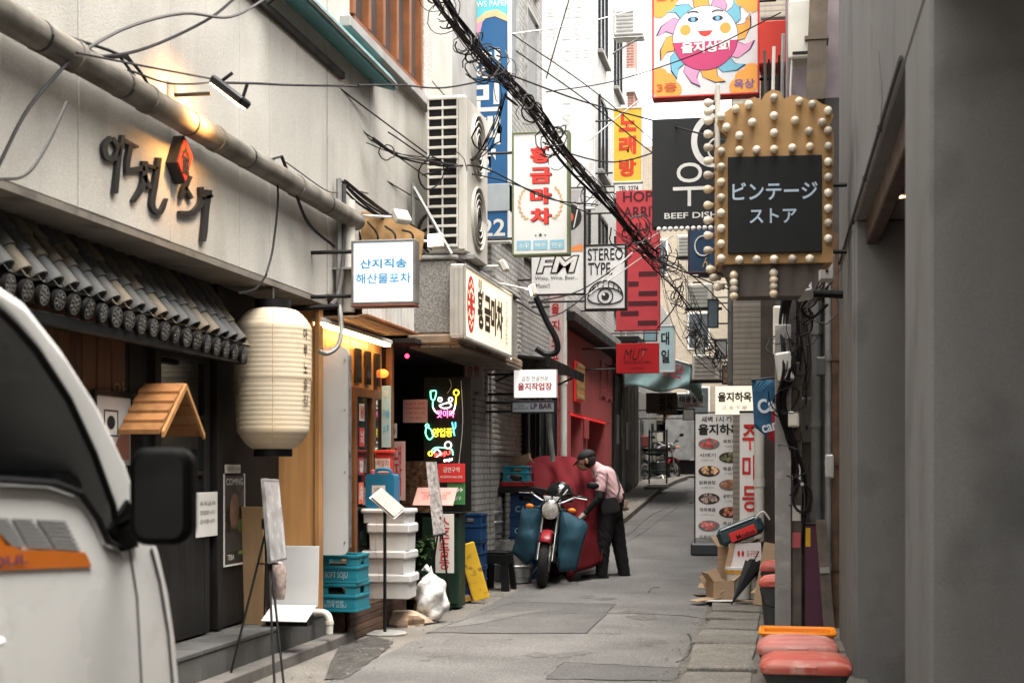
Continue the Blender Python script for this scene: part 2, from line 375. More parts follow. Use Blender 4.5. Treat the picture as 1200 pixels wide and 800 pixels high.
# grit, leaves and litter lying in the gutter
gr = MB()
for i in range(420):
    side = RD.random() < .6
    s = RD.uniform(8.8, 20); x = RD.gauss(-.7, .07) if side else RD.gauss(-3.0, .1); z = gz(s)+.008; r = RD.uniform(.006, .02)
    a = RD.uniform(0, 6); gr.add([(x+r*math.cos(a+k*2.1), s+r*math.sin(a+k*2.1), z+RD.uniform(0, .006)) for k in range(3)] + [(x, s, z+r*.7)], [(0, 1, 3), (1, 2, 3), (2, 0, 3)])
tag(gr.build('gutter_grit', M('grit', (.16, .145, .12), .95, var=.6, scale=30)), kind='stuff')
# raised footway beyond, on the far left, with its kerb
kp = [ong(722, 622), ong(740, 607), ong(757, 592), ong(775, 576), ong(792, 567), ong(806, 562)]
foot = thing('footway', None, None, tuple(kp[0])); foot['kind'] = 'structure'
b = MB(); top = .10
for i in range(len(kp)-1):
    p, q = kp[i], kp[i+1]
    b.quad((p.x-.12, p.y, p.z+top), (q.x-.12, q.y, q.z+top), (-4.5, q.y, q.z+top), (-4.5, p.y, p.z+top))
b.build('footway_slab', concg, foot, abs_=True)
for i in range(len(kp)-1):
    p, q = kp[i], kp[i+1]; n = max(2, int((q-p).length/1.0))
    for k in range(n):
        a, c = p.lerp(q, (k+.01)/n), p.lerp(q, (k+.99)/n)
        mb = MB(); mb.add([(a.x-.13, a.y, a.z-.05), (a.x, a.y, a.z-.05), (c.x, c.y, c.z-.05), (c.x-.13, c.y, c.z-.05), (a.x-.13, a.y, a.z+top+.01), (a.x, a.y, a.z+top), (c.x, c.y, c.z+top), (c.x-.13, c.y, c.z+top+.01)],
            [(0, 1, 2, 3), (4, 5, 6, 7), (0, 1, 5, 4), (1, 2, 6, 5), (2, 3, 7, 6), (3, 0, 4, 7)]); mb.build('kerb_stone', slab_m[1], foot, abs_=True)

# ================================================================ left: the restaurant with the tiled canopy
XA = -3.44
def sA(p, t=XA): return onx(t, p, 400).y
SA_END = sA(384)
bA = thing('restaurant_building', 'pale plaster building with a black ground floor and a grey drainpipe along it', 'building', (-6, 6, 0))
MB().box(-9, XA-.06, -24, 14.9, 2.74, 7.2).build('wall', conc, bA, abs_=True)
seams = [-24, -8, -3, 1.0, 2.4, 3.6, 4.8, sA(0), sA(92), sA(200), sA(281), sA(316), sA(348), SA_END-.02]
for i in range(len(seams)-1):
    a, c = seams[i]+.004, seams[i+1]-.004
    for z0, z1 in ((2.70, 5.3), (5.31, 7.2)):
        MB().box(XA-.055, XA+RD.uniform(-.002, .003), a, c, z0, z1, .005).build('wall_panel', plaster, bA, abs_=True)
seams = [SA_END, sA(410), sA(433), sA(462), sA(495), 14.9]
for i in range(len(seams)-1):
    a, c = seams[i]+.004, seams[i+1]-.004
    for z0, z1 in (((2.75, 5.3), (5.31, 7.2)) if i in (0, 4) else ((2.75, 5.0), (6.6, 7.2))):
        MB().box(XA-.055, XA+RD.uniform(-.002, .003), a, c, z0, z1, .005).build('wall_panel', plaster, bA, abs_=True)
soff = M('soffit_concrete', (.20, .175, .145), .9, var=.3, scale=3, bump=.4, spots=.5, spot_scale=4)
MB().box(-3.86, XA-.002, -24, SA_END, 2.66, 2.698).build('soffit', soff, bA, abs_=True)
# upper window with brown frame
wf = M('brown_window_frame', (.20, .075, .03), .5, var=.3, scale=6, streak=.3)
ws0, ws1, wz0, wz1 = sA(411), sA(491), 5.02, 6.58
MB().box(XA-.5, XA-.07, ws0, ws1, wz0, wz1).build('window_recess', M('curtain_grey', (.16, .17, .16), .9, var=.3, grain=((18, 18, .4), (.06, .06, .06), .7)), bA, abs_=True)
win = MB()
for z in (wz0, wz1-.09): win.box(XA-.06, XA+.03, ws0, ws1, z, z+.09, .006)
n = 5
for i in range(n+1):
    s = ws0+(ws1-ws0)*i/n; win.box(XA-.06, XA+.035, s-.035, s+.035, wz0+.09, wz1-.09, .006)
wo = win.build('window', wf, bA, abs_=True)
for i in range(n):
    a, c = ws0+(ws1-ws0)*i/n+.04, ws0+(ws1-ws0)*(i+1)/n-.04
    MB().box(XA-.04, XA-.03, a, c, wz0+.09, wz1-.09).build('pane', glassy, bA, abs_=True)
MB().box(XA-.06, XA+.09, ws0-.3, ws1+.25, wz0-.10, wz0-.005, .01).build('window_sill', conc, bA, abs_=True)
MB().box(XA-.06, XA+.06, ws1+.01, ws1+.3, wz0-.004, wz1, .01).build('window_jamb', M('pebble_jamb', (.42, .4, .37), .9, var=.4, scale=60, bump=.6), bA, abs_=True)
# the big horizontal drain pipe and its clips
pipe_m = M('drain_pipe_grey', (.19, .172, .145), .85, spec=.1, var=.4, scale=5, spots=.45, spot_col=(.06, .052, .044), spot_scale=4, grain=((14, 1.0, 14), (.05, .043, .036), .85), bump=.15)
dp = thing('drain_pipe', 'thick grimy grey pipe running level along the pale plaster wall', 'pipe', (XA+.1, 6, 3.38))
MB().tube([(XA+.10, 2, 3.385), (XA+.10, sA(404), 3.385)], .074, 14).build('pipe', pipe_m, dp, True, abs_=True)
for p in (60, 150, 232, 330): MB().tube([(XA+.10, sA(p), 3.385), (XA+.10, sA(p)+.05, 3.385)], .081, 14).build('collar', pipe_m, dp, True, abs_=True)
for p in (20, 120, 200, 270, 366): MB().tube([(XA+.10, sA(p), 3.385), (XA+.10, sA(p)+.02, 3.385)], .077, 14).build('clip', blackm, dp, abs_=True)
# ground floor: black boarded shop front set back under the soffit
XB = -3.82
MB().box(-9, XB-.05, -24, 10.5, .0, 2.66).build('shop_front_wall', blackp, bA, abs_=True)
def sB(p): return onx(XB, p, 500).y
bd = [1.2, 2.2, 3.2, 4.2, 5.0]; s = 5.0
while s < sB(236): s += .42; bd.append(s)
for i in range(len(bd)-1): MB().box(XB-.05, XB+RD.uniform(-.004, .004), bd[i]+.004, bd[i+1]-.004, .29, 2.66, .004).build('board', blackp, bA, abs_=True)
e0 = bd[-1]+.004
MB().box(XB-.05, XB+.05, e0, e0+.10, .29, 2.66, .006).build('post', blackp, bA, abs_=True)
MB().box(XB-.05, XB+.02, e0+.104, 10.5, .29, 2.66, .006).build('pier', blackp, bA, abs_=True)
# door with a glazed light
d0, d1 = sB(176), sB(240)
dr = MB(); dr.box(XB, XB+.035, d0, d0+.09, .29, 2.2, .005); dr.box(XB, XB+.035, d1-.09, d1, .29, 2.2, .005); dr.box(XB, XB+.034, d0+.09, d1-.09, 2.1, 2.2, .005); dr.box(XB, XB+.034, d0+.09, d1-.09, .29, .98, .005)
door = dr.build('door', blackp, bA, abs_=True)
MB().box(XB+.003, XB+.012, d0+.09, d1-.09, .98, 2.1).build('pane', darkglass, bA, abs_=True)
for z in (1.35, 1.72): MB().box(XB+.006, XB+.03, d0+.09, d1-.09, z, z+.03).build('glazing_bar', blackp, bA, abs_=True)
MB().tube([(XB+.03, d0+.05, 1.15), (XB+.075, d0+.05, 1.17), (XB+.075, d0+.05, 1.4), (XB+.03, d0+.05, 1.42)], .009, 8).build('door_handle', steel, bA, True, abs_=True)
# wooden shutters under the canopy, warm brown, lettered
w0, w1 = sB(30), sB(142)
brn = M('stained_board', (.115, .05, .022), .5, var=.3, grain=((16, 16, 1), (.04, .018, .009), .8), bump=.1)
n = 6
for i in range(n):
    a, c = w0+(w1-w0)*i/n, w0+(w1-w0)*(i+1)/n
    MB().box(XB+.002, XB+.03, a+.006, c-.006, 1.75, 2.42, .006).build('shutter_board', brn, bA, abs_=True)
off = bA.location
gold = M('faded_gold_paint', (.22, .16, .09), .6, var=.3)
text(bA, '앗', XB+.034-off.x, 1.84-off.z, .16, .13, gold, y=w0+1.0-off.y, bold=.01, rot=RYZ)
text(bA, '술', XB+.034-off.x, 1.84-off.z, .15, .12, gold, y=w0+1.38-off.y, bold=.01, rot=RYZ)
# steps: tiled upper step, concrete lower step
st = thing('entrance_steps', 'two low steps of dark stone tile before the black shop front', 'steps', (-3.5, 8, 0))
stone = [M('step_stone_%d' % i, c, .7, var=.25, scale=6, bump=.3, bscale=80, spots=.3, spot_col=(.045, .043, .04)) for i, c in enumerate(((.075, .073, .07), (.088, .085, .08), (.066, .065, .063)))]
MB().box(-3.95, -3.53, 3.5, 10.82, 0, .245).build('core', conc, st, abs_=True)
s = 3.5
while s < 10.8:
    e = min(10.82, s+.4)
    MB().box(-3.528, -3.5, s+.003, e-.003, .085, .245, .003).build('tile', RD.choice(stone), st, abs_=True)
    MB().box(-3.90, -3.492, s+.003, e-.003, .247, .275, .004).build('tile', RD.choice(stone), st, abs_=True)
    s += .4
s = 3.5
while s < 11.1:
    e = min(11.1, s+1.1); MB().box(-3.52, -3.37, s+.004, e-.004, -.02, .085, .01).build('kerb_block', M('kerb_dark', (.12, .11, .098), .9, var=.35, scale=5, bump=.4, spots=.5, spot_col=(.05, .046, .04), spot_scale=5), st, abs_=True); s += 1.1
# plywood return wall at the end of the front
pr = thing('plywood_screen', 'orange plywood panel closing the side of the porch behind the paper lantern', 'panel', (-3.7, 10.56, .27))
MB().box(-3.93, -3.50, 10.54, 10.58, .28, 2.66, .003).build('sheet', ply, pr, abs_=True)
MB().box(-3.515, -3.475, 10.50, 10.60, .28, 2.66, .004).build('edge_batten', woodo, pr, abs_=True)
for z in (.5, 1.2, 1.9, 2.5):
    for x in (-3.85, -3.56): MB().lathe([(.006, 0), (.006, .004)], 8, (x, 10.537, z), 'y').build('screw', steel, pr, abs_=True)

# ================================================================ left: the seafood bar next door
bB = thing('seafood_bar_building', 'small timber seafood bar with lit plank front under a concrete ledge', 'building', (-5, 13, 0))
XF = -3.62
plank_lit = M('varnished_plank', (.42, .20, .07), .45, var=.25, scale=2, grain=((14, 14, 1), (.2, .08, .025), .6), spec=.5)
MB().box(-8, XF-.04, 10.6, 12.75, 0, 2.7).build('wall', woodd, bB, abs_=True)
s = 10.66
while s < 12.7:
    MB().box(XF-.04, XF+RD.uniform(0, .006), s+.003, s+.137, .27, 2.56, .004).build('plank', plank_lit, bB, abs_=True); s += .14
fs0, fs1 = onx(XF+.03, 412, 500).y, onx(XF+.03, 455, 500).y
fr = MB(); brf = M('bar_door_frame', (.16, .07, .03), .5, var=.3, grain=((14, 14, 1), (.07, .03, .012), .7))
for a in (fs0, (fs0+fs1)/2-.035, fs1-.08): fr.box(XF+.012, XF+.06, a, a+.08, .27, 2.1, .005)
fr.box(XF+.012, XF+.059, fs0+.08, fs1-.08, 2.02, 2.1, .004); fr.build('door_frame', brf, bB, abs_=True)
MB().box(XF+.012, XF+.03, fs0+.08, (fs0+fs1)/2-.035, .27, 2.02).build('pane', darkglass, bB, abs_=True)
MB().box(XF+.012, XF+.03, (fs0+fs1)/2+.045, fs1-.08, .27, 2.02).build('pane', darkglass, bB, abs_=True)
for i, a in enumerate(((fs0+.15), (fs0+.45), (fs0+.75))):      # upper lights between posts
    MB().box(XF+.01, XF+.035, a, a+.14, 2.14, 2.44, .004).build('upper_light', darkglass, bB, abs_=True)
# lit tube along the eave
tb = thing('tube_light', 'glowing warm strip lamp fixed under the eave of the plank front', 'lamp', (-3.5, 11.6, 2.53))
tube_e = M('warm_tube', (1, .8, .5), .5, var=0, emis=(1, .60, .22), estr=17)
MB().box(-3.53, -3.47, onx(-3.5, 372, 400).y, onx(-3.5, 454, 400).y, 2.505, 2.525, .004).build('tube', tube_e, tb, abs_=True)
MB().box(-3.55, -3.45, onx(-3.5, 372, 400).y, onx(-3.5, 454, 400).y, 2.527, 2.56, .004).build('housing', white, tb, abs_=True)
# eave boarding and white ribbed fascia
eave = M('eave_board', (.24, .15, .09), .7, var=.3, scale=5, streak=.4)
b0, b1 = 10.7, onx(-3.2, 480, 380).y
for i in range(6):
    x0 = -3.62+i*.075; MB().box(x0+.002, x0+.073, b0, b1, 2.57+.015*i*0, 2.59, .003).build('eave_board', eave, bB, abs_=True)
rib = MB(); n = 26
for i in range(n):
    a, c = b0+(b1-b0)*i/n, b0+(b1-b0)*(i+1)/n; d = .0 if i % 2 else .02
    rib.box(-3.19, -3.165+d, a, c-.001, 2.60, 2.95)
rib.build('ribbed_fascia', M('fascia_white', (.62, .6, .56), .5, var=.12, streak=.5, streak_col=(.25, .16, .09)), bB, abs_=True)
MB().box(-3.22, -3.13, b0, b1+.03, 2.575, 2.597, .004).build('fascia_trim', M('rust_trim', (.25, .1, .04), .7, var=.4), bB, abs_=True)
MB().box(-3.44, -3.19, b0, b1, 2.955, 2.97).build('fascia_top', galv, bB, abs_=True)
# open front: inner walls, ceiling and floor all near black
inner = M('near_black_interior', (.02, .017, .015), .9, var=.4, scale=3)
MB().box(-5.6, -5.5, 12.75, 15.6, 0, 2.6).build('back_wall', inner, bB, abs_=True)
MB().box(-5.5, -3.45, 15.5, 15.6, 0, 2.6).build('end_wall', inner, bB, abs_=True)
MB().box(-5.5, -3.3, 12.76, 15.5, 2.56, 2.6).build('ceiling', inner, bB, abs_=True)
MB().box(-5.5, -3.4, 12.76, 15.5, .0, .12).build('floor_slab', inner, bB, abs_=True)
for s, x, m_ in ((12.80, -3.55, brf), (12.92, -3.6, woodd), (13.05, -3.65, brf)): MB().box(x-.03, x+.03, s-.04, s+.04, .12, 2.56, .005).build('post', m_, bB, abs_=True)
# concrete ledge above
pebble = M('pebble_dash', (.30, .285, .26), .9, var=.45, scale=55, bump=.8, bscale=70, streak=.35)
s13 = ony(13.05, 480, 350)
led = MB(); led.box(-3.42, -2.98, 13.05, 16.3, 2.66, 3.36, .02); led.build('ledge', pebble, bB, abs_=True)
MB().box(-3.44, -2.93, 13.0, 16.35, 2.56, 2.658, .02).build('ledge_lip', M('rusty_lip', (.27, .2, .14), .8, var=.4, scale=6, streak=.5, streak_col=(.16, .07, .03)), bB, abs_=True)
for i in range(5): MB().box(-3.42+.1*i, -3.325+.1*i, 13.02, 16.3, 2.53, 2.556, .003).build('soffit_board', M('stained_soffit', (.17, .13, .095), .8, var=.4, scale=4, spots=.4), bB, abs_=True)
MB().box(-3.45, -2.95, 13.02, 16.3, 3.362, 3.40, .01).build('ledge_cap', conc, bB, abs_=True)
MB().box(-7, -3.46, 14.92, 16.4, 2.6, 7.2).build('upper_wall', conc, bB, abs_=True)
# timber deck
dk = thing('timber_deck', 'dark timber deck with board risers along the seafood bar', 'deck', (-3.5, 12, 0))
deckm = [M('deck_board_%d' % i, c, .65, var=.3, grain=((20, 2, 20), (.02, .012, .008), .7), bump=.2) for i, c in enumerate(((.075, .043, .028), (.09, .052, .035), (.062, .036, .025)))]
for i in range(4): MB().box(-3.40, -3.375, 10.98, 12.75, .008+i*.058, .062+i*.058, .004).build('riser_board', deckm[i % 3], dk, abs_=True)
MB().box(-3.9, -3.42, 10.98, 11.005, .0, .238).build('end_board', deckm[1], dk, abs_=True)
for i in range(5): MB().box(-3.90+i*.105, -3.80+i*.105, 10.98, 12.75, .24, .262, .004).build('deck_board', deckm[(i*2) % 3], dk, abs_=True)
for i in range(4): MB().box(-3.62+i*.085, -3.54+i*.085, 12.77, 13.6, .18, .205, .004).build('deck_board', deckm[i % 3], dk, abs_=True)
for x in (-3.6, -3.32): MB().box(x, x+.03, 12.8, 13.55, .02, .178).build('bearer', woodd, dk, abs_=True)

# ================================================================ left: grey tiled building
XG = -3.32
bG = thing('grey_tile_building', 'tall narrow building of grey and white glazed tile beside the blue hanging sign', 'building', (-5, 18, 0))
gt = brickmat('grey_tile', (.34, .325, .30), (.27, .26, .24), (.15, .145, .135), .2, .07, .012, 'yz', streak=.4)
MB().box(-8, XG, 16.42, 21.55, 0, 9.4).build('wall', gt, bG, abs_=True)
MB().box(-8, XG-.02, 15.62, 16.40, 0, 2.5).build('wall', gt, bG, abs_=True)
rel = MB(); q = .085
for i in range(22):
    for j in range(34):
        a, z = 16.45+i*q, 1.55+j*q*.75; h = .03
        rel.add([(XG+.003, a, z), (XG+.003, a+q*.94, z), (XG+.003, a+q*.94, z+q*.7), (XG+.003, a, z+q*.7), (XG+h, a+q*.5, z+q*.42)], [(0, 1, 4), (1, 2, 4), (2, 3, 4), (3, 0, 4)])
o = rel.build('relief_tiles', M('glazed_relief', (.52, .50, .46), .35, var=.3, scale=9, streak=.5), bG, abs_=True); o['kind'] = 'stuff'
for s in (18.4, 19.3, 20.3):
    f = MB(); f.box(XG+.04, XG+.09, s, s+.07, .25, 2.5, .006); f.box(XG+.04, XG+.09, s+.6, s+.67, .25, 2.5, .006); f.box(XG+.04, XG+.089, s+.07, s+.6, 2.43, 2.5, .006)
    f.build('door_frame', blackm, bG, abs_=True); MB().box(XG+.035, XG+.05, s+.07, s+.6, .25, 2.43).build('pane', glassy, bG, abs_=True)
for s in (17.0, 18.6, 20.1):
    for z in (4.2, 6.3, 7.9):
        f = MB(); f.box(XG, XG+.05, s, s+.06, z, z+1.3); f.box(XG, XG+.05, s+.94, s+1, z, z+1.3); f.box(XG, XG+.049, s+.06, s+.94, z, z+.06); f.box(XG, XG+.049, s+.06, s+.94, z+1.24, z+1.3)
        wn_ = f.build('window', steel, bG, abs_=True); MB().box(XG+.005, XG+.02, s+.06, s+.94, z+.06, z+1.24).build('pane', glassy, bG, abs_=True)
# dark drainpipes and steel canopy over its door
cn = thing('steel_canopy', 'flat black steel canopy sloping out over the tiled doorway', 'canopy', (XG, 18, 2.6))
mt = Matrix.Translation((XG+.3, 18.2, 2.72)) @ Matrix.Rotation(rad(6), 4, 'Y')
MB().box(-.3, .34, -1.7, 1.5, -.02, .02, .005, mt).build('sheet', blackm, cn, abs_=True)
MB().box(.34, .365, -1.7, 1.5, -.09, .03, .005, mt).build('edge', blackm, cn, abs_=True)
for y in (-1.6, 1.4): MB().tube([mt @ Vector((-.3, y, -.35)), mt @ Vector((.25, y, -.03))], .015, 6).build('strut', blackm, cn, abs_=True)

# ================================================================ left: red shop, white brick block above it, dark shop
XR = -3.28
bR = thing('red_shop_building', 'low dark red painted shop front with red light glowing in its doorway', 'building', (-5, 25, .4))
S0R, S1R = onx(XR, 655, 480).y, onx(XR, 717, 480).y
MB().box(-4.6, XR, S0R, S1R, 2.28, 3.62, .01).build('wall', redp, bR, abs_=True)
for a, c in ((S0R, S0R+1.3), (S0R+2.6, S0R+3.3), (S1R-1.2, S1R)): MB().box(-4.6, XR-.004, a, c, .2, 2.28).build('pier', redp, bR, abs_=True)
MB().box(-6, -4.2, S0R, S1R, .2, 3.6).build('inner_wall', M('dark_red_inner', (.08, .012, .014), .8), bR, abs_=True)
MB().box(-4.5, XR+.25, S0R-.05, S1R+.1, 3.63, 3.78, .01).build('eave', blackm, bR, abs_=True)
MB().box(-4.5, XR+.18, S0R-.05, S1R+.1, 3.785, 3.95, .01).build('parapet', conc, bR, abs_=True)
MB().box(XR-.02, XR+.012, S0R+1.2, S1R-1.1, 2.245, 2.275, .004).build('neon_strip', M('red_glow', (1, .05, .05), .5, var=0, emis=(1, .02, .03), estr=.14), bR, abs_=True)
for s in (S1R-1.9, S1R-.9):
    sh = MB()
    for i in range(7): sh.box(XR+.003, XR+.022, s, s+.7, 2.75+i*.09, 2.83+i*.09, .004)
    sh.box(XR+.003, XR+.03, s-.05, s-.003, 2.7, 3.42); sh.box(XR+.003, XR+.03, s+.703, s+.75, 2.7, 3.42); sh.build('louvre', redp, bR, abs_=True)
for s in (S0R+1.4, S0R+3.5):
    MB().box(-4.15, -4.1, s, s+1.0, .3, 2.2).build('door', M('red_door', (.13, .02, .022), .5, var=.2), bR, abs_=True)
    MB().box(-4.095, -4.085, s+.2, s+.8, 1.0, 2.0).build('pane', darkglass, bR, abs_=True)
MB().box(XR+.002, XR+.05, S0R+2.75, S0R+3.15, 1.9, 2.25, .01).build('meter_box', redp, bR, abs_=True)
bC = thing('white_brick_building', 'tall white glazed brick block rising above the red shop', 'building', (-6, 28, 3.6))
wb = brickmat('white_brick', (.50, .485, .455), (.42, .405, .38), (.30, .29, .275), .22, .075, .012, 'yz', streak=.25)
MB().box(-10, -3.55, 21.6, 33.8, 3.96, 13.2).build('wall', wb, bC, abs_=True)
MB().box(-10, -4.3, 21.6, 33.8, 0.2, 3.94).build('lower_wall', conc, bC, abs_=True)
for s in (23, 25.6, 28.4, 31.2):
    for z in (5.0, 7.4, 9.8):
        f = MB(); f.box(-3.55, -3.5, s, s+.07, z, z+1.5); f.box(-3.55, -3.5, s+1.23, s+1.3, z, z+1.5); f.box(-3.55, -3.501, s+.07, s+1.23, z, z+.07); f.box(-3.55, -3.501, s+.07, s+1.23, z+1.43, z+1.5); f.box(-3.55, -3.502, s+.62, s+.68, z+.07, z+1.43)
        f.build('window', blackm, bC, abs_=True); MB().box(-3.545, -3.53, s+.07, s+1.23, z+.07, z+1.43).build('pane', glassy, bC, abs_=True)
        MB().box(-3.55, -3.44, s-.06, s+1.36, z-.08, z-.004, .01).build('sill', conc, bC, abs_=True)
bD = thing('dark_shop_building', 'narrow black clad shop beyond the red shop with posters on it', 'building', (-5, 31, .7))
MB().box(-8, -3.3, S1R+.05, 34.2, .3, 3.9).build('wall', M('charcoal_clad', (.022, .021, .021), .6, var=.3, streak=.2), bD, abs_=True)
for i in range(6):
    s = S1R+.4+i*.8; MB().box(-3.298, -3.26, s, s+.72, .6, 3.3, .006).build('shutter_panel', M('charcoal_panel', (.045, .043, .042), .5, var=.3, streak=.3), bD, abs_=True)
for s, z, m_ in ((S1R+.7, 1.9, white), (S1R+1.6, 2.05, cream), (S1R+2.5, 1.8, white)): MB().box(-3.258, -3.25, s, s+.4, z, z+.6).build('poster', m_, bD, abs_=True)
MB().box(-3.3, -2.75, S1R+.05, 34.2, 3.92, 4.05, .01).build('canopy', blackm, bD, abs_=True)
# far left shops
bE = thing('far_shop_building', 'plain grey shop row beyond the teal awning', 'building', (-5, 38, 1))
MB().box(-8, -3.4, 34.3, 46, .6, 6.2).build('wall', conc, bE, abs_=True)
for s in (35, 38, 41):
    MB().box(-3.4, -3.36, s, s+2.2, 1.0, 3.3, .01).build('shutter', galv, bE, abs_=True)
    MB().box(-3.36, -3.34, s+.3, s+1.0, 1.2, 2.6).build('pane', glassy, bE, abs_=True)
rbm = brickmat('red_brick', (.30, .10, .065), (.24, .08, .055), (.30, .27, .24), .21, .07, .012, 'xz', streak=.15)
bF = thing('red_brick_building', 'red brick building with pale bands and sash window above the far shops', 'building', (-4, 47, 1))
MB().box(-11, -3.6, 36, 37, 6.25, 12.6).build('wall', rbm, bF, abs_=True)
MB().box(-11, -3.55, 35.92, 37.05, 10.9, 11.5, .01).build('band', white, bF, abs_=True)
for x, z in ((-4.55, 9.3), (-4.55, 6.9)):
    f = MB(); f.box(x, x+.06, 35.93, 36, z, z+1.5); f.box(x+.74, x+.8, 35.93, 36, z, z+1.5); f.box(x+.06, x+.74, 35.93, 35.999, z, z+.06); f.box(x+.06, x+.74, 35.93, 35.999, z+1.44, z+1.5)
    f.build('window', white, bF, abs_=True); MB().box(x+.06, x+.74, 35.96, 35.98, z+.06, z+1.44).build('pane', glassy, bF, abs_=True)
# end of the street
tanb = brickmat('tan_brick', (.36, .30, .22), (.30, .25, .185), (.24, .21, .17), .21, .07, .012, 'xz', streak=.2)
bH = thing('tan_brick_building', 'tan brick building closing off the far end of the alley', 'building', (1, 58, 2))
MB().box(-14, 10, 58, 64, 1.0, 14.5).build('wall', tanb, bH, abs_=True)
for i in range(7):
    for z in (3.2, 6.2, 9.2):
        x = -7+i*1.7; f = MB(); f.box(x, x+.9, 57.94, 58, z, z+1.5); f.build('window', white, bH, abs_=True); MB().box(x+.07, x+.83, 57.925, 57.937, z+.07, z+1.43).build('pane', glassy, bH, abs_=True)

# ================================================================ right: grey rendered building with deep openings
bJ = thing('grey_rendered_building', 'grey rendered building with square pillars and deep door openings', 'building', (3, 6, 0))
XJ = .49
j1a, j1b, j2a = onx(XJ, 1089, 500).y, onx(XJ, 1060, 500).y, onx(XJ, 1002, 500).y
J_END = 11.9
MB().box(XJ, 8, -26, J_END, 3.0, 6.6, .01).build('upper_wall', gwall, bJ, abs_=True)
MB().box(XJ+.002, XJ+1.9, j1a, j1b, 0, 2.998, .012).build('pillar', gwall, bJ, abs_=True)
MB().box(XJ+.002, XJ+1.9, j2a, J_END-.005, 0, 2.998, .012).build('pillar', gwall, bJ, abs_=True)
MB().box(XJ+.002, XJ+1.9, -26, .6, 0, 2.998, .012).build('pillar', gwall, bJ, abs_=True)
MB().box(XJ+1.92, 8, -6, J_END-.01, 0, 2.998).build('back_wall', gwall, bJ, abs_=True)
MB().box(XJ+.07, XJ+.15, j1b+.003, j2a-.003, 2.84, 2.995, .008).build('lintel_beam', woodd, bJ, abs_=True)
MB().box(XJ-.012, XJ+.06, j2a+.05, j2a+.11, .02, 2.98, .006).build('trim_strip', gwall, bJ, abs_=True)
lamp_e = M('downlight_glow', (1, .8, .55), .4, var=0, emis=(1, .6, .25), estr=3)
dl = thing('downlight', 'small warm downlight glowing in the ceiling of the grey doorway', 'lamp', tuple(onz(2.985, 1054, 230)))
MB().lathe([(.045, 0), (.045, -.012), (.06, -.014), (.062, 0)], 16, (0, 0, .012)).build('rim', steel, dl, True)
MB().lathe([(.044, -.004), (.001, -.004)], 16, cap=False).build('lens', lamp_e, dl)
# wear on the grey building: hairline cracks, a repair patch, a cable and cover plates
crk = M('hairline', (.05, .048, .045), .9)
for pts in ([(1030, 60), (1034, 120), (1026, 170)],):
    MB().tube(bez([onx(XJ-.0005, *p) for p in pts], 8), .0022, 4).build('crack', crk, bJ, abs_=True)
for pts in ([(1040, 520), (1034, 600), (1043, 660)],):
    s_w = j1a if pts[0][0] > 1089 else j2a
    pass
MB().box(XJ+.75, XJ+.83, j1a-.012, j1a-.001, 1.1, 1.22, .004).build('cover_plate', M('plate_ivory', (.33, .32, .30), .5, var=.1), bJ, abs_=True)
MB().tube([(XJ-.012, j1b+.02, 3.02), (XJ-.012, J_END-.3, 3.02)], .010, 6).build('surface_cable', cable_g, bJ, abs_=True)
for s_ in (7.0, 8.2, 9.6, 10.8): MB().box(XJ-.024, XJ-.001, s_, s_+.02, 3.005, 3.035).build('cable_clip', cable_g, bJ, abs_=True)
# right: building with the service ducts, standing out into the alley
bK = thing('service_building', 'dark building end crowded with pipes and meter boxes', 'building', (2, 14, 0))
kd = M('dark_service_wall', (.075, .068, .064), .8, var=.35, scale=3, streak=.4, bump=.3)
MB().box(-.02, 6, 12.62, 16.0, 0, 4.6).build('wall', kd, bK, abs_=True)
MB().box(.08, 6, 12.62, 16.0, 4.602, 7.2).build('upper_wall', M('mauve_tile', (.24, .20, .21), .7, var=.25, streak=.3), bK, abs_=True)
bL = thing('brown_brick_building', 'tall brown brick building on which the hanging shop signs are fixed', 'building', (3, 28, 0))
brb = brickmat('brown_brick', (.29, .245, .19), (.235, .20, .155), (.19, .17, .145), .21, .07, .012, 'xz', streak=.3)
brb2 = brickmat('brown_brick_side', (.29, .245, .19), (.235, .20, .155), (.19, .17, .145), .21, .07, .012, 'yz', streak=.3)
MB().box(-.19, 7, 16.05, 19.5, 0, 6.4).build('wall', M('soot_brown', (.085, .07, .06), .85, var=.35, scale=3, streak=.5, bump=.3), bL, abs_=True)
MB().box(-.75, 7, 24, 34, .2, 9.5).build('wall', brb, bL, abs_=True)
MB().box(-.60, 7, 19.52, 23.98, .1, 9.0).build('wall', brb2, bL, abs_=True)
MB().box(-.75, 7, 34.02, 57.9, .8, 8.5).build('wall', brb2, bL, abs_=True)
for s in (25, 28, 31, 36, 40, 45):
    for z in (4.0, 6.6): MB().box(-.79, -.745, s, s+1.2, z, z+1.4, .01).build('window', glassy, bL, abs_=True)
# ================================================================ tiled canopy over the black shop front
tile_m = [M('roof_tile_%d' % i, c, .6, var=.25, scale=9, bump=.2, spots=.3, spot_col=(.06, .055, .05)) for i, c in enumerate(((.085, .082, .075), (.135, .112, .08), (.068, .07, .068)))]
cnp = thing('tiled_canopy', 'short canopy of grey-brown barrel roof tiles with flower end discs', 'canopy', (-3.66, 7.8, 2.45))
XE = -3.52; cs0, cs1 = 6.0, 9.14; phi = math.atan2(.38, .28)
def eave_z(s): return 2.285-.03*(s-6.3)
MB().prism([(-3.80, 2.66), (-3.54, 2.26), (-3.57, 2.20), (-3.80, 2.56)], cs0, cs1, 'xz').build('deck_board', woodd, cnp, abs_=True)
ct = MB(); n = 7; L = .20
for i in range(2):
    for k in range(n+1):
        a = math.pi*k/n; r = (.052, .058)[i]; ct.v.append((i*L, r*math.cos(a), r*math.sin(a)))
    for k in range(n+1):
        a = math.pi*k/n; r = (.052, .058)[i]-.012; ct.v.append((i*L, r*math.cos(a), r*math.sin(a)))
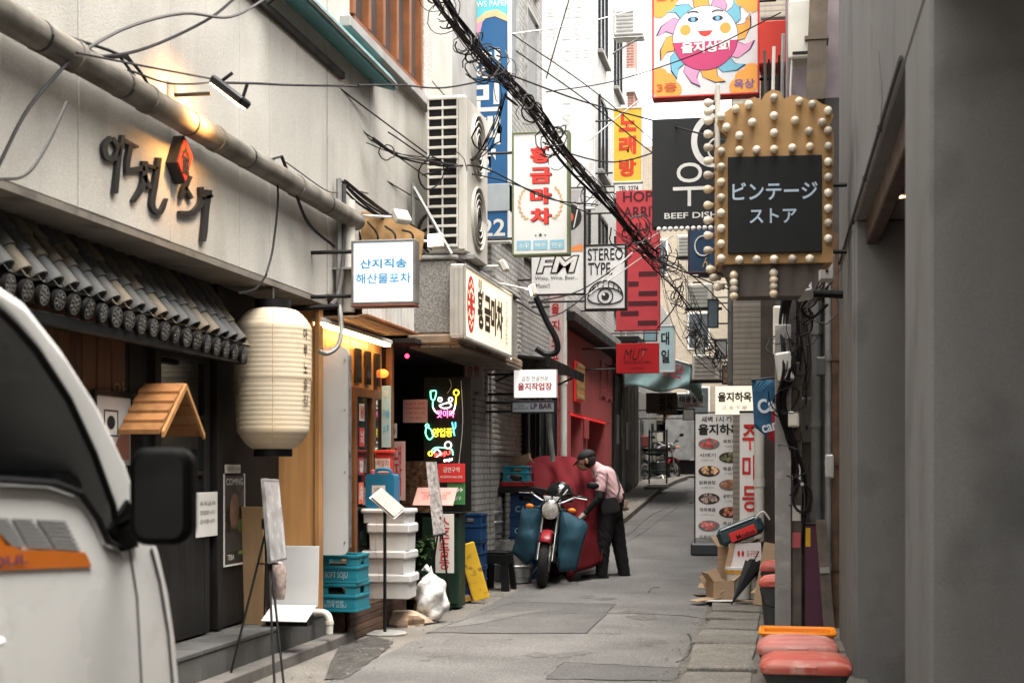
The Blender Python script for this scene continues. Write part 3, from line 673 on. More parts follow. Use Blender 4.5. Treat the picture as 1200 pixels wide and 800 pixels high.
N = 2*(n+1)
for k in range(n): ct.f += [(k, k+1, N+k+1, N+k), (n+1+k, n+2+k, N+n+2+k, N+n+1+k), (N+k, N+k+1, N+n+2+k, N+n+1+k), (k, k+1, n+2+k, n+1+k)]
ct.f += [(0, n+1, N+n+1, N), (n, 2*n+1, N+2*n+1, N+n)]; ct.mi = [0]*len(ct.f)
cover = [ct.build('cover_tile', m_, cnp, smooth=30) for m_ in tile_m]
pt = MB(); w_ = .075
pt.add([(0, -w_, .02), (0, -w_*.5, .004), (0, w_*.5, .004), (0, w_, .02), (L, -w_, .028), (L, -w_*.5, .012), (L, w_*.5, .012), (L, w_, .028)] + [(x, y, z-.012) for x, y, z in [(0, -w_, .02), (0, w_, .02), (L, -w_, .028), (L, w_, .028)]],
       [(0, 1, 5, 4), (1, 2, 6, 5), (2, 3, 7, 6), (4, 5, 6, 7, 11, 10)])
pan = [pt.build('pan_tile', m_, cnp, smooth=30) for m_ in tile_m]
disc = MB(); disc.lathe([(.056, -.012), (.056, .006), (.048, .012)], 18, axis='x'); disc_o = disc.build('end_disc', black, cnp, smooth=30)
ros = MB(); rg = [(.0155, circ(0, 0, .0, 4))]
for k in range(8):
    a = 2*math.pi*k/8; c_ = (.033*math.cos(a), .033*math.sin(a)); pts = []
    for j in range(8):
        q = 2*math.pi*j/8; u, v_ = .014*math.cos(q), .008*math.sin(q); pts.append((c_[0]+u*math.cos(a)-v_*math.sin(a), c_[1]+u*math.sin(a)+v_*math.cos(a)))
    ros.prism(pts, .012, .017, 'yz')
ros.prism(circ(0, 0, .012, 10), .012, .018, 'yz')
ring = []
v0 = [(.0125, .053*math.cos(2*math.pi*k/18), .053*math.sin(2*math.pi*k/18)) for k in range(18)]; v1 = [(.0125, .060*math.cos(2*math.pi*k/18), .060*math.sin(2*math.pi*k/18)) for k in range(18)]
ros.add([(x+.003, y, z) for x, y, z in v0+v1], [(k, (k+1) % 18, 18+(k+1) % 18, 18+k) for k in range(18)])
ros_m = ros.mesh('rosette', M('rosette_chalk', (.12, .115, .105), .8, var=.5, scale=20))
used = set()
def place(lst, i, loc, rot):
    o = lst[i]
    if id(o) in used: o = inst(o, cnp)
    else: used.add(id(lst[i]))
    o.location = Vector(loc)-cnp.location; o.rotation_euler = rot
s = cs0+.06; ii = 0
while s < cs1:
    for r_ in range(3):
        u = .14*(2-r_)+.185; x = XE-.28*u/.47-.03; z = eave_z(s)+.38*u/.47+.01
        x0 = x-.28*L/.47*.0; tilt = phi-.05
        place(cover, RD.randrange(3) if ii > 3 else ii % 3, (x-.0, s+RD.uniform(-.004, .004), z+.03), (RD.uniform(-.03, .03), tilt, 0))
        place(pan, RD.randrange(3) if ii > 3 else ii % 3, (x, s+.0775, z), (0, tilt, 0)); ii += 1
    dloc = Vector((XE+.005, s, eave_z(s)-.045))-cnp.location
    dd = disc_o if s < cs0+.1 else inst(disc_o, cnp); dd.location = dloc; dd.rotation_euler = (0, rad(12), 0)
    ro = bpy.data.objects.new('rosette', ros_m); COL.objects.link(ro); ro.parent = dd; ro.scale = (1, .86, .86); ro.rotation_euler = (RD.uniform(0, 3), 0, 0); dd.rotation_euler = (0, rad(12+RD.uniform(-5, 5)), RD.uniform(-.08, .08)); dd.scale = (1,)+(RD.uniform(.92, 1.05),)*2
    s += .155
MB().box(-3.6, -3.53, cs0, cs1, 2.10, 2.17, .01).build('fascia', black, cnp, abs_=True)

# ================================================================ paper lantern
lp = px(320, 527, 9.95)
ln = thing('paper_lantern', 'big cream paper barrel lantern with black rims hanging beside the tiled canopy', 'lantern', lp)
H = .985; prof = []; N = 30
for i in range(N*4+1):
    t = i/(N*4); e = 1-abs(2*t-1)**5
    r = .12+.145*max(0, min(1, (min(t, 1-t)/.13)))**.5 if min(t, 1-t) < .13 else .265
    r = r*(1-.10*(1-t)**2.5 if t < .5 else 1)+.0022*abs(math.sin(math.pi*N*t)); prof.append((r, t*H))
paper = M('lantern_paper', (.56, .47, .345), .8, var=.08, scale=2, grain=((1, 1, 1.2), (.58, .40, .22), .55), spots=.18, spot_col=(.35, .22, .1), spot_scale=11)
MB().lathe(prof, 36, cap=False).build('paper', paper, ln, smooth=True)
MB().lathe([(.10, -.045), (.135, -.045), (.135, .012), (.10, .012)], 28).build('bottom_rim', black, ln, smooth=30)
MB().lathe([(.10, H-.01), (.125, H-.01), (.125, H+.06), (.02, H+.065)], 28).build('top_rim', black, ln, smooth=30)
MB().tube([(0, 0, H+.06), (0, 0, 2.66-lp.z)], .008, 6).build('hanger', steel, ln)
for k, a in enumerate((20, 200, 110, 290)):
    pp = [(1.004*r*math.cos(rad(a)), 1.004*r*math.sin(rad(a)), h) for r, h in prof[4:-4:4]]; MB().tube(pp, .003, 4).build('seam', M('seam_brown', (.45, .34, .2), .8), ln)
ink = M('brush_ink', (.02, .018, .016), .7, var=.1)
for i, ch in enumerate('마루노술집'):
    a = rad(-14); r = .268; z = .80-.115*i
    rot = Matrix.Rotation(a+rad(90), 3, 'Z'); text(ln, ch, r*math.cos(a), z, .05, .08, ink, y=r*math.sin(a), bold=.01, rot=rot)

# ================================================================ raised brush lettering and red diamond on the plaster
lt = thing('wall_lettering', 'raised black brush-style letters fixed on the pale plaster wall', 'sign', onx(XA, 180, 230))
letm = M('letter_black', (.022, .022, .022), .5, var=.2); 
def zx(x, y): return x/2.9625, y/2.9625
def stroke(pts, wds, mat=letm, t0=.004, t1=.024, name='stroke', parent=lt):
    P = bez([Vector((*zx(*p), 0)) for p in pts], 5) if len(pts) > 2 else [Vector((*zx(*p), 0)) for p in pts]
    n = len(P); L_, R_ = [], []
    for i, p in enumerate(P):
        t = (P[min(i+1, n-1)]-P[max(i-1, 0)]).normalized(); nn = Vector((-t.y, t.x, 0)); u = i/(n-1)*(len(wds)-1); k = min(int(u), len(wds)-2); wv = (wds[k]+(wds[k+1]-wds[k])*(u-k))/2.9625/2*.72
        a, c = p+nn*wv, p-nn*wv; L_.append(onx(XA, a.x, a.y)); R_.append(onx(XA, c.x, c.y))
    b = MB(); vs_ = [(XA+d, q.y, q.z) for d in (t0, t1) for q in L_+R_]; m = 2*n
    for i in range(n-1):
        b.f += [(i, i+1, n+i+1, n+i), (m+i, m+i+1, m+n+i+1, m+n+i), (i, i+1, m+i+1, m+i), (n+i, n+i+1, m+n+i+1, m+n+i)]
    b.f += [(0, n, m+n, m), (n-1, 2*n-1, m+2*n-1, m+n-1)]; b.v = [tuple(v) for v in vs_]; b.mi = [0]*len(b.f)
    return b.build(name, mat, parent, abs_=True)
for pts, wd in (([(375, 478), (352, 505), (358, 545), (385, 550), (398, 515), (378, 480)], (20, 26, 24, 18)), ([(415, 470), (400, 560), (388, 672)], (16, 20, 24)),
                ([(420, 490), (468, 512)], (22, 12)), ([(442, 505), (432, 560), (430, 605)], (22, 22, 18)), ([(436, 590), (490, 585)], (18, 26)),
                ([(492, 560), (486, 640), (452, 700)], (26, 26, 16)), ([(488, 610), (510, 655)], (22, 18)), ([(542, 548), (528, 640), (518, 715), (545, 738), (568, 690)], (22, 24, 24, 22, 10)), ([(500, 575), (535, 585)], (16, 16)),
                ([(648, 612), (628, 660), (618, 690)], (24, 24, 14)), ([(632, 650), (655, 690)], (16, 18)), ([(612, 738), (660, 738), (690, 700), (688, 650)], (16, 26, 24, 20)), ([(716, 660), (706, 730), (700, 800), (695, 838)], (26, 24, 26, 22)), ([(690, 690), (728, 680)], (14, 16))):
    stroke(pts, wd)
dm = thing('red_diamond_sign', 'small red diamond plaque with black figure between the black letters', 'sign', onx(XA, 200, 190))
dpx = [zx(*p) for p in ((600, 472), (630, 545), (602, 640), (572, 565))]
q = [onx(XA, *p) for p in dpx]
MB().prism([(p.y, p.z) for p in q], XA+.003, XA+.07, 'yz').build('plaque', letm, dm, abs_=True)
c_ = sum(q, Vector())/4; MB().prism([((c_+(p-c_)*.9).y, (c_+(p-c_)*.9).z) for p in q], XA+.071, XA+.076, 'yz').build('red_face', M('red_enamel', (.55, .04, .025), .5, var=.1), dm, abs_=True)
text(dm, '술', XA+.079-dm.location.x, c_.z-dm.location.z, .11, .17, letm, y=c_.y-dm.location.y, bold=.03, rot=RYZ)
# wall lamp: arm and floodlight that washes the wall with warm light
lb = onx(XA, 199, 112)
wl_ = thing('wall_floodlight', 'floodlight on a thin arm throwing warm light on the lettered wall', 'lamp', lb)
MB().box(0, .03, -.05, .05, -.07, .07, .008).build('wall_plate', galv, wl_)
MB().tube([(.03, 0, 0), (.24, .02, .005)], .012, 8).build('arm', blackm, wl_, True)
mt = Matrix.Translation((.34, .03, -.01)) @ Matrix.Rotation(rad(38), 4, 'Y')
MB().box(-.12, .12, -.07, .07, .0, .05, .012, mt).build('head', black, wl_)
MB().box(-.105, .105, -.055, .055, -.006, -.001, 0, mt).build('lens', M('flood_glow', (1, .85, .6), .4, var=0, emis=(1, .72, .38), estr=22), wl_)
for x in (-.08, .08): MB().tube([mt @ Vector((x, 0, .05)), mt @ Vector((x*.7, 0, .12))], .01, 6).build('bracket', blackm, wl_)
ld = bpy.data.lights.new('flood_light', 'SPOT'); ld.energy = 13; ld.color = (1, .44, .12); ld.spot_size = rad(135); ld.spot_blend = 1; ld.shadow_soft_size = .06
lo = bpy.data.objects.new('flood_light', ld); COL.objects.link(lo); lo.parent = wl_; lo.location = (.31, .03, -.08); lo.rotation_euler = (0, rad(78), 0)

# ================================================================ small plank roof, posters, frames on the black front
pr_ = thing('plank_hood', 'little pitched hood of orange planks over the black shop door', 'hood', (XB, 8, 1.55))
ap = onx(-3.47, 208, 457); s_a, s_b = onx(-3.47, 187, 512).y, onx(-3.47, 235, 512).y; sm = (s_a+s_b)/2+.02; zt, zb = 1.90, 1.61
for side, se in ((0, s_a), (1, s_b)):
    for i in range(5):
        u0, u1 = i/5, (i+1.25)/5; y0, y1 = sm+(se-sm)*u0, sm+(se-sm)*u1; z0, z1 = zt+(zb-zt)*u0+.002, zt+(zb-zt)*u1+.024
        th_ = .014; MB().prism([(y0, z0), (y1, z1), (y1, z1-th_-.012), (y0, z0-th_)], -3.715, -3.46+RD.uniform(-.006, .004), 'yz').build('plank', RD.choice((M('orange_wood_d', (.28, .125, .045), .6, var=.2, grain=((14, 14, 1.2), (.13, .055, .02), .65)), M('orange_wood_b', (.24, .11, .04), .6, var=.2, grain=((14, 14, 1.2), (.15, .065, .022), .65)), M('orange_wood_c', (.31, .15, .055), .6, var=.2, grain=((14, 14, 1.2), (.22, .1, .04), .65)))), pr_, abs_=True)
for se in (s_a, s_b): MB().prism([(sm, zt+.0), (se, zb), (se, zb-.035), (sm, zt-.035)], -3.458, -3.44, 'yz').build('barge_board', woodo, pr_, abs_=True)
MB().prism([(sm, zt-.05), (s_a+.06, zb-.0), (s_b-.06, zb)], XB+.02, XB+.05, 'yz').build('gable_back', woodd, pr_, abs_=True)
def wall_sheet(name, label, cat, x0, y0, x1, y1, mat, t=XB+.03, th=.006):
    a, c = onx(t, x0, y0), onx(t, x1, y1); z0, z1 = min(a.z, c.z), max(a.z, c.z)
    T = thing(name, label, cat, (t, (a.y+c.y)/2, z0)); w2 = abs(c.y-a.y)/2
    MB().box(0, th, -w2, w2, 0, z1-z0, .002).build('sheet', mat, T); return T, w2*2, z1-z0
paperm = M('white_paper', (.54, .52, .48), .8, var=.06, scale=6)
T, a, h = wall_sheet('notice', 'handwritten white paper notice stuck on the black door', 'notice', 229, 577, 254, 627, paperm, XB+.04)
for i, ln_ in enumerate(('주차금지', '영업합니다', '감사합니다')): text(T, ln_, .009, h*(.75-.2*i), a*.7, h*.1, ink, rot=RYZ)
T, a, h = wall_sheet('film_poster', 'dark poster with white heading and a shadowed figure beside the doorway', 'poster', 262, 557, 285, 658, M('poster_dark', (.03, .027, .022), .35, var=.5, scale=4), XB+.03)
MB().box(-.001, .010, -a/2-.012, -a/2, -.012, h+.012).build('frame', white, T)
MB().box(-.001, .010, a/2, a/2+.012, -.012, h+.012).build('frame', white, T)
MB().box(-.001, .010, -a/2, a/2, -.012, -.001).build('frame', white, T)
text(T, 'COMING', .009, h*.93, a*.86, h*.075, white, bold=.01, rot=RYZ); text(T, 'TEBA', .009, h*.08, a*.35, h*.06, white, bold=.01, rot=RYZ, y=-a*.2)
MB().prism([(y*a*.5-.0, z*h) for y, z in circ(0, .58, .46, 18, .22)], .0065, .008, 'yz').build('print', M('print_skin', (.20, .115, .075), .5, var=.5, scale=6), T)
MB().prism([(-a*.42, h*.14), (a*.40, h*.14), (a*.36, h*.34), (a*.12, h*.40), (-a*.16, h*.40), (-a*.40, h*.32)], .0065, .0085, 'yz').build('print', M('print_coat', (.05, .045, .04), .5, var=.4), T)
MB().box(.0065, .0078, a*.2, a*.45, h*.1, h*.5).build('print', M('print_green', (.12, .2, .05), .5, var=.4), T)
T, a, h = wall_sheet('small_plate', 'little cream plate above the dark poster', 'plate', 263, 544, 281, 554, cream, XB+.03)
text(T, '영업시간 12:00', .009, h*.5, a*.8, h*.5, ink, rot=RYZ)
T, a, h = wall_sheet('framed_print', 'white framed drawing with a pink wash beside the plank hood', 'picture', 110, 462, 151, 545, M('print_white', (.62, .58, .55), .5, var=.12, scale=3), XB+.045, .012)
MB().box(0, .02, -a/2-.025, a/2+.025, h, h+.03).build('frame', black, T); MB().box(0, .02, -a/2-.025, -a/2, 0, h).build('frame', black, T); MB().box(0, .02, a/2, a/2+.025, 0, h).build('frame', black, T)
MB().prism([(-a*.1, h*.08), (a*.45, h*.08), (a*.45, h*.75), (a*.2, h*.5)], .0125, .014, 'yz').build('print', M('print_pink', (.50, .22, .17), .6, var=.15), T)
sq = MB(); sq.box(.0125, .0145, -a*.28, a*.12, h*.78, h*.8); sq.box(.0125, .0145, -a*.28, a*.12, h*.42, h*.44); sq.box(.0125, .0145, -a*.28, -a*.26, h*.44, h*.78); sq.box(.0125, .0145, a*.10, a*.12, h*.44, h*.78)
sq.prism(circ(-a*.08, h*.62, a*.11, 14, h*.1), .0125, .0145, 'yz'); sq.build('print', ink, T)
# ================================================================ boards and cartons on the step
T = thing('leaning_board', 'plain brown plywood board leaning in the porch corner', 'board', px(300, 731, 10.25))
mt = Matrix.Rotation(rad(4), 4, 'X'); MB().box(-.085, .075, -.012, .012, 0, .85, .003, mt).build('sheet', M('raw_ply', (.30, .19, .10), .7, var=.15, grain=((10, 10, 1), (.2, .12, .06), .6)), T)
cb = px(346, 706, 10.3)
T = thing('white_carton', 'white cardboard carton standing open on the tiled step', 'carton', (cb.x, cb.y, .275))
card = M('white_card', (.48, .472, .46), .75, var=.06, scale=5); inc = M('card_inside', (.33, .24, .16), .85, var=.15)
MB().box(-.18, .17, -.012, 0, .12, .56, .002, Matrix.Rotation(rad(-4), 4, 'X')).build('back_flap', card, T)
MB().box(-.16, .15, -.18, -.03, .0, .07, .004).build('body', black, T)
MB().box(-.17, .165, -.25, .0, 0, .006, 0, Matrix.Translation((0, -.01, .13)) @ Matrix.Rotation(rad(22), 4, 'X')).build('front_flap', card, T)
text(T, 'FRESH SEAFOOD', -.12, .36, .012, .2, cable_g, y=-.04, tilt=0)
bagm = M('clear_bag', (.72, .71, .69), .25, var=.25, scale=14, spec=.6, bump=.5, bscale=30)
def lumpy(b, c, rx, ry, rz_, seed, amp=.12, n=18, m=12, knot=False):
    r = random.Random(seed); ph = [(r.uniform(2, 7), r.uniform(0, 6), r.uniform(2, 6), r.uniform(0, 6)) for _ in range(5)]; v0 = len(b.v)
    for i in range(m+1):
        th = math.pi*i/m
        for k in range(n):
            a = 2*math.pi*k/n; d = 1+sum(amp/5*1.6*math.sin(f1*a+p1)*math.cos(f2*th+p2) for f1, p1, f2, p2 in ph)
            z = -math.cos(th); rr = max(.02, math.sin(th))**.75
            if knot and i >= m-2: rr *= .35; z += .14*(i-m+3)
            b.v.append((c[0]+rx*rr*d*math.cos(a), c[1]+ry*rr*d*math.sin(a), c[2]+rz_*z*(1 if i > m*.15 else .9)))
    for i in range(m):
        for k in range(n): b.f.append((v0+i*n+k, v0+i*n+(k+1) % n, v0+(i+1)*n+(k+1) % n, v0+(i+1)*n+k)); b.mi.append(0)
    b.f += [tuple(v0+k for k in range(n))[::-1], tuple(v0+m*n+k for k in range(n))]; b.mi += [0, 0]
    return b
T = thing('carrier_bag', 'small crumpled carrier bag of wrappers hanging by the menu easel', 'bag', px(326, 705, 9.7))
lumpy(MB(), (0, 0, .14), .055, .05, .14, 5, .3).build('bag', M('bag_print', (.42, .33, .29), .4, var=.6, scale=16, bump=.5), T, smooth=True)

# ================================================================ menu easel before the black front
e0 = onz(.0, 300, 806)
T = thing('menu_easel', 'thin black tripod easel with a silver framed board on the road edge', 'easel', (e0.x, e0.y, .004))
ax = px(313, 616, 9.3)-T.location; 
for fx, fy in ((267, 803), (322, 808), (333, 806)):
    f_ = onz(.004, fx, fy)-T.location; MB().tube([ax, f_], .008, 6).build('leg', blackm, T)
MB().tube([px(310, 720, 9.5)-T.location, px(312, 625, 9.35)-T.location], .007, 6).build('leg', blackm, T)
MB().tube([px(303, 660, 9.3)-T.location, px(326, 660, 9.3)-T.location], .007, 6).build('cross_bar', blackm, T)
MB().box(-.03, .03, -.03, .03, -.02, .05, .006, Matrix.Translation(ax)).build('clamp', black, T)
c1 = [px(309, 562, 9.15), px(327, 563, 9.6), px(336, 654, 9.55), px(317, 658, 9.1)]
c1 = [p-T.location for p in c1]; nn = (c1[1]-c1[0]).cross(c1[3]-c1[0]).normalized()*.018; b = MB()
b.add([tuple(p) for p in c1]+[tuple(p+nn) for p in c1], [(0, 1, 2, 3), (4, 5, 6, 7), (0, 1, 5, 4), (1, 2, 6, 5), (2, 3, 7, 6), (3, 0, 4, 7)]); b.build('board', M('acrylic_menu', (.42, .41, .40), .25, var=.4, scale=7, spec=.6), T)
for i in range(4): MB().tube([c1[i]+nn*.5, c1[(i+1) % 4]+nn*.5], .012, 5).build('board_frame', steel, T)

# ================================================================ pvc pipe, crates, tall board, foam boxes, jerrycan
T = thing('drain_elbow', 'cream plastic pipe with an elbow poking out at the end of the step', 'pipe', px(375, 745, 10.85))
MB().tube(bez([px(345, 717, 10.9)-T.location, px(372, 717, 10.88)-T.location, px(382, 719, 10.86)-T.location, px(386, 726, 10.85)-T.location, px(386, 742, 10.85)-T.location], 6), .028, 10).build('pipe', cream, T, True)
MB().tube([px(386, 727, 10.85)-T.location, px(386, 731, 10.85)-T.location], .034, 10).build('collar', cream, T, True)
def crate_mesh(w_, d_, h_, mat, T, txt=None, txtm=None):
    t = .012; b = MB()
    b.box(-w_/2, w_/2, -d_/2, d_/2, 0, .02, .004)
    for y in (-d_/2, d_/2-t):
        b.box(-w_/2, w_/2, y, y+t, .02, h_*.62, .003); b.box(-w_/2, -.07, y, y+t, h_*.62, h_*.86, .002); b.box(.07, w_/2, y, y+t, h_*.62, h_*.86, .002); b.box(-w_/2, w_/2, y, y+t, h_*.86, h_, .003)
    for x in (-w_/2, w_/2-t):
        b.box(x, x+t, -d_/2+t, d_/2-t, .02, h_*.62, .003); b.box(x, x+t, -d_/2+t, -.05, h_*.62, h_*.86, .002); b.box(x, x+t, .05, d_/2-t, h_*.62, h_*.86, .002); b.box(x, x+t, -d_/2+t, d_/2-t, h_*.86, h_, .003)
    b.build('shell', mat, T)
    r = MB()
    for z in (.0, h_*.5, h_-.022):
        r.box(-w_/2-.008, w_/2+.008, -d_/2-.008, -d_/2-.001, z, z+.02, .002); r.box(w_/2+.001, w_/2+.008, -d_/2, d_/2, z, z+.02, .002); r.box(-w_/2-.008, -w_/2-.001, -d_/2, d_/2, z, z+.02, .002)
    r.build('rib', mat, T)
    MB().box(-w_/2+.02, w_/2-.02, -d_/2+.02, d_/2-.02, .022, h_*.7, .003).build('bottles', M('crate_inside', (.015, .02, .018), .4, var=.5, scale=30), T)
    if txt: text(T, txt, -.01, h_*.27, w_*.6, h_*.28, txtm or white, y=-d_/2-.004, bold=.01)
teal = M('teal_plastic', (.012, .16, .21), .45, var=.2, scale=6, spots=.4, spot_col=(.06, .12, .13), spot_scale=12)
navy = M('navy_plastic', (.012, .045, .12), .4, var=.15, scale=6, spots=.2, spot_col=(.03, .05, .09))
faint = M('faint_print', (.30, .42, .45), .6, var=.3)
c0 = px(396, 716, 11.25); ch_ = 33*11.25/F
for i, (lab, tx) in enumerate((('teal beer crate on the deck, lower of the two beneath the tall white board', '처음처럼\nSOFT SOJU'), ('teal beer crate holding up the tall white board, upper of two', 'SOFT SOJU'))):
    T = thing('beer_crate', lab, 'crate', (c0.x, c0.y+.16, .264+i*(ch_+.003)), rad(3*i-2), 'teal crates on the deck'); crate_mesh(.31, .36, ch_, teal, T, tx, faint)
bt = .264+2*(ch_+.003)+.004
T = thing('standing_board', 'tall pale grey board with rounded corners standing on the teal crates', 'board', (px(391, 660, 11.15).x, px(391, 660, 11.15).y, bt))
bw = 38*11.15/F; bh = px(391, 407, 11.15).z-bt
MB().prism(rrect(-bw/2, bw/2, 0, bh, .06), -.02, .02).build('sheet', M('board_grey_white', (.50, .50, .48), .45, var=.08, scale=3, streak=.15), T)
MB().box(bw/2+.001, bw/2+.012, -.026, .026, .06, bh-.06, .003).build('edge_strip', steel, T)
for z in (.1, bh*.4, bh*.7, bh-.1): MB().lathe([(.007, 0), (.007, -.005)], 8, (bw/2-.03, -.021, z), 'y').build('rivet', steel, T)
foam = M('styrofoam', (.50, .49, .475), .7, var=.12, scale=5, spots=.25, spot_col=(.30, .28, .25), spot_scale=4, bump=.25, bscale=120)
f0 = px(451, 698, 12.3); zz = .265
for i, (w_, h_, ox, lab) in enumerate(((.40, .215, .0, 'white foam fish box with a chipped rim, lowest of the stack on the deck'), (.385, .20, -.015, 'white foam fish box second from the bottom of the deck stack'),
                                       (.36, .235, .01, 'white foam fish box below the topmost one'), (.395, .125, -.02, 'shallow white foam box topmost of its stack under the blue jerrycan'))):
    T = thing('foam_box', lab, 'foam box', (f0.x+ox, f0.y+.22, zz), rad((3, -4, 2, -2)[i]), 'foam boxes stacked on the deck')
    b = MB(); ww, dd_ = w_/2, .17; tp = .014
    b.add([(-ww+tp, -dd_+tp, 0), (ww-tp, -dd_+tp, 0), (ww-tp, dd_-tp, 0), (-ww+tp, dd_-tp, 0), (-ww+.01, -dd_+.01, h_*.62), (ww-.01, -dd_+.01, h_*.62), (ww-.01, dd_-.01, h_*.62), (-ww+.01, dd_-.01, h_*.62)], [(0, 3, 2, 1), (4, 5, 6, 7), (0, 1, 5, 4), (1, 2, 6, 5), (2, 3, 7, 6), (3, 0, 4, 7)])
    b.build('body', foam, T); MB().box(-ww-.012, ww+.012, -dd_-.012, dd_+.012, h_*.62+.002, h_-.001, .014).build('lid', foam, T, smooth=30)
    zz += h_+.002
ztop = zz
T = thing('yellow_strap', 'loose yellow packing strap over the foam boxes', 'strap', (f0.x-.02, f0.y+.02, .5))
sx = px(441, 620, 12.25)
MB().tube(bez([(px(440, 606, 12.2).x, f0.y+.02, ztop+.012), (px(439, 612, 12.2).x, f0.y+.005, ztop-.02), px(440, 640, 12.22), px(444, 670, 12.22), px(443, 690, 12.2), px(437, 697, 12.15)], 5), .006, 4, flat=.3).build('band', M('yellow_strap', (.55, .40, .10), .5), T, abs_=True)
T = thing('jerrycan', 'blue plastic jerrycan with white label on top of the foam boxes', 'jerrycan', (px(446, 600, 12.45).x, f0.y+.2, ztop))
blu = M('blue_plastic', (.015, .13, .24), .4, var=.12)
MB().prism(rrect(-.13, .13, 0, .30, .03), -.09, .09).build('body', blu, T, smooth=30)
MB().tube(bez([(-.06, 0, .29), (-.05, 0, .335), (.06, 0, .335), (.08, 0, .29)], 5), .014, 8).build('handle', blu, T, True)
MB().lathe([(.026, .29), (.026, .33), (.02, .335)], 12, (-.09, 0, 0)).build('cap', redp, T, smooth=30)
MB().box(-.07, .05, -.094, -.091, .08, .2).build('paper_label', paperm, T); text(T, '식용유\n18L', -.01, .14, .08, .08, ink, y=-.097)
T = thing('menu_stand', 'slim black floor stand holding a slanted white menu plate by the foam boxes', 'menu stand', onz(.004, 451, 742))
MB().lathe([(.19, 0), (.19, .008), (.17, .014), (.02, .016)], 28).build('base', galv, T, smooth=30)
zt_ = px(451, 592, 12.03).z-.004; MB().tube([(0, 0, .014), (0, 0, zt_)], .014, 10).build('pole', black, T, True)
mt = Matrix.Translation((.03, -.02, zt_+.02)) @ Matrix.Rotation(rad(40), 4, 'Y') @ Matrix.Rotation(rad(40), 4, 'X')
MB().box(-.13, .13, -.075, .075, 0, .015, .003, mt).build('plate', M('menu_plate', (.24, .225, .205), .4, var=.2, scale=18), T)
MB().box(-.14, .14, -.085, .085, -.012, -.001, .003, mt).build('tray', steel, T)

# ================================================================ neon board, counter, stickers, plant
bd_ = px(519, 600, 14.0); NW, = (58*14/F,)
cnt = thing('service_counter', 'dark green serving counter beneath the neon board', 'counter', (bd_.x+.02, bd_.y+.25, .0))
grn = M('bottle_green', (.012, .03, .018), .5, var=.25); ct_h = px(519, 600, 14).z
MB().box(-.25, .13, -.2, .1, 0.02, ct_h-.02, .01).build('cabinet', grn, cnt); MB().box(-.27, .15, -.22, .12, ct_h-.018, ct_h, .006).build('top', blackm, cnt)
MB().box(-.24, .12, -.215, -.202, .06, ct_h-.06, .004).build('front_panel', grn, cnt)
nb = thing('neon_board', 'tall black board carrying coloured neon figures and words', 'neon sign', (bd_.x, bd_.y+.16, ct_h))
hb = px(519, 440, 14).z-ct_h; MB().box(-NW/2, NW/2, .02, .05, .004, hb, .005).build('board', blackp, nb)
def neon(nm, col, s_): return M('neon_'+nm, tuple(min(1, c*.6+.1) for c in col), .4, var=0, emis=col, estr=s_*.42)
NG, NY, NP, NW_, NB, NR = neon('green', (.15, 1, .5), 5), neon('yellow', (1, .75, .03), 5), neon('pink', (1, .12, .35), 6), neon('white', (1, .95, .9), 5), neon('blue', (.1, .7, 1), 4), neon('red', (1, .04, .03), 5)
def nz(x, y): p = px(x, y, 14.0); return (519-519+(p.x-bd_.x), -.004, p.z-ct_h)
def ntube(pts, m_, name='neon_tube', k=4, r=.006): MB().tube(bez([nz(*p) for p in pts], k) if len(pts) > 2 else [nz(*p) for p in pts], r, 6).build(name, m_, nb, True)
def ncirc(cx, cy, r, m_, rr=.006): ntube([(cx+r*math.cos(a*math.pi/4), cy+r*math.sin(a*math.pi/4)) for a in range(9)], m_, r=rr)
ntube([(499, 457), (500, 466), (504, 467), (506, 457), (499, 457)], NG); ntube([(502, 468), (502, 476)], NG)
ncirc(531, 459, 3.2, NY); ntube([(531, 463), (530, 473)], NY)
ntube([(502, 476), (505, 481), (509, 484)], NW_); ntube([(530, 473), (528, 480), (524, 484)], NW_)
ncirc(511, 467, 2.3, NW_); ncirc(524, 467, 2.3, NW_); ntube([(510, 474), (514, 477), (521, 477), (525, 474), (522, 471), (516, 472), (510, 474)], NW_)
ntube([(494, 500), (493, 507), (497, 514), (502, 511), (500, 503), (496, 500), (494, 500)], NG); ncirc(495, 498, 2, NG)
ntube([(526, 494), (527, 500), (529, 510)], NB); ntube([(530, 494), (530, 500), (528, 502)], NB)
ncirc(521, 521, 4, NW_); ntube([(500, 528), (505, 524), (514, 524), (525, 526), (527, 533)], NG); ncirc(499, 531, 2.4, NY); ntube([(503, 530), (507, 526), (512, 531), (506, 535)], NW_)
cxy = lambda x, y: (nz(x, y)[0], nz(x, y)[2])
for s_, x, y, w_, h_, m_, bo in (('맛이다', 518, 484, .18, .075, NP, .005), ('영업중', 514, 506, .2, .085, NY, .0), ('SOJU', 514, 532, .17, .05, NR, .03), ('SOJU', 521, 539, .09, .03, NW_, .02)):
    a, c = cxy(x, y); text(nb, s_, a, c, w_, h_, m_, y=-.01, bold=bo, name='neon_word', ext=.01, tilt=rad(10) if s_ == 'SOJU' else 0)
for x, y0, y1 in ((523, 443, 460), (537, 445, 545)): ntube([(x, y0), (x+2, (y0+y1)/2), (x-3, y1)], cable_w, 'wire', r=.003)
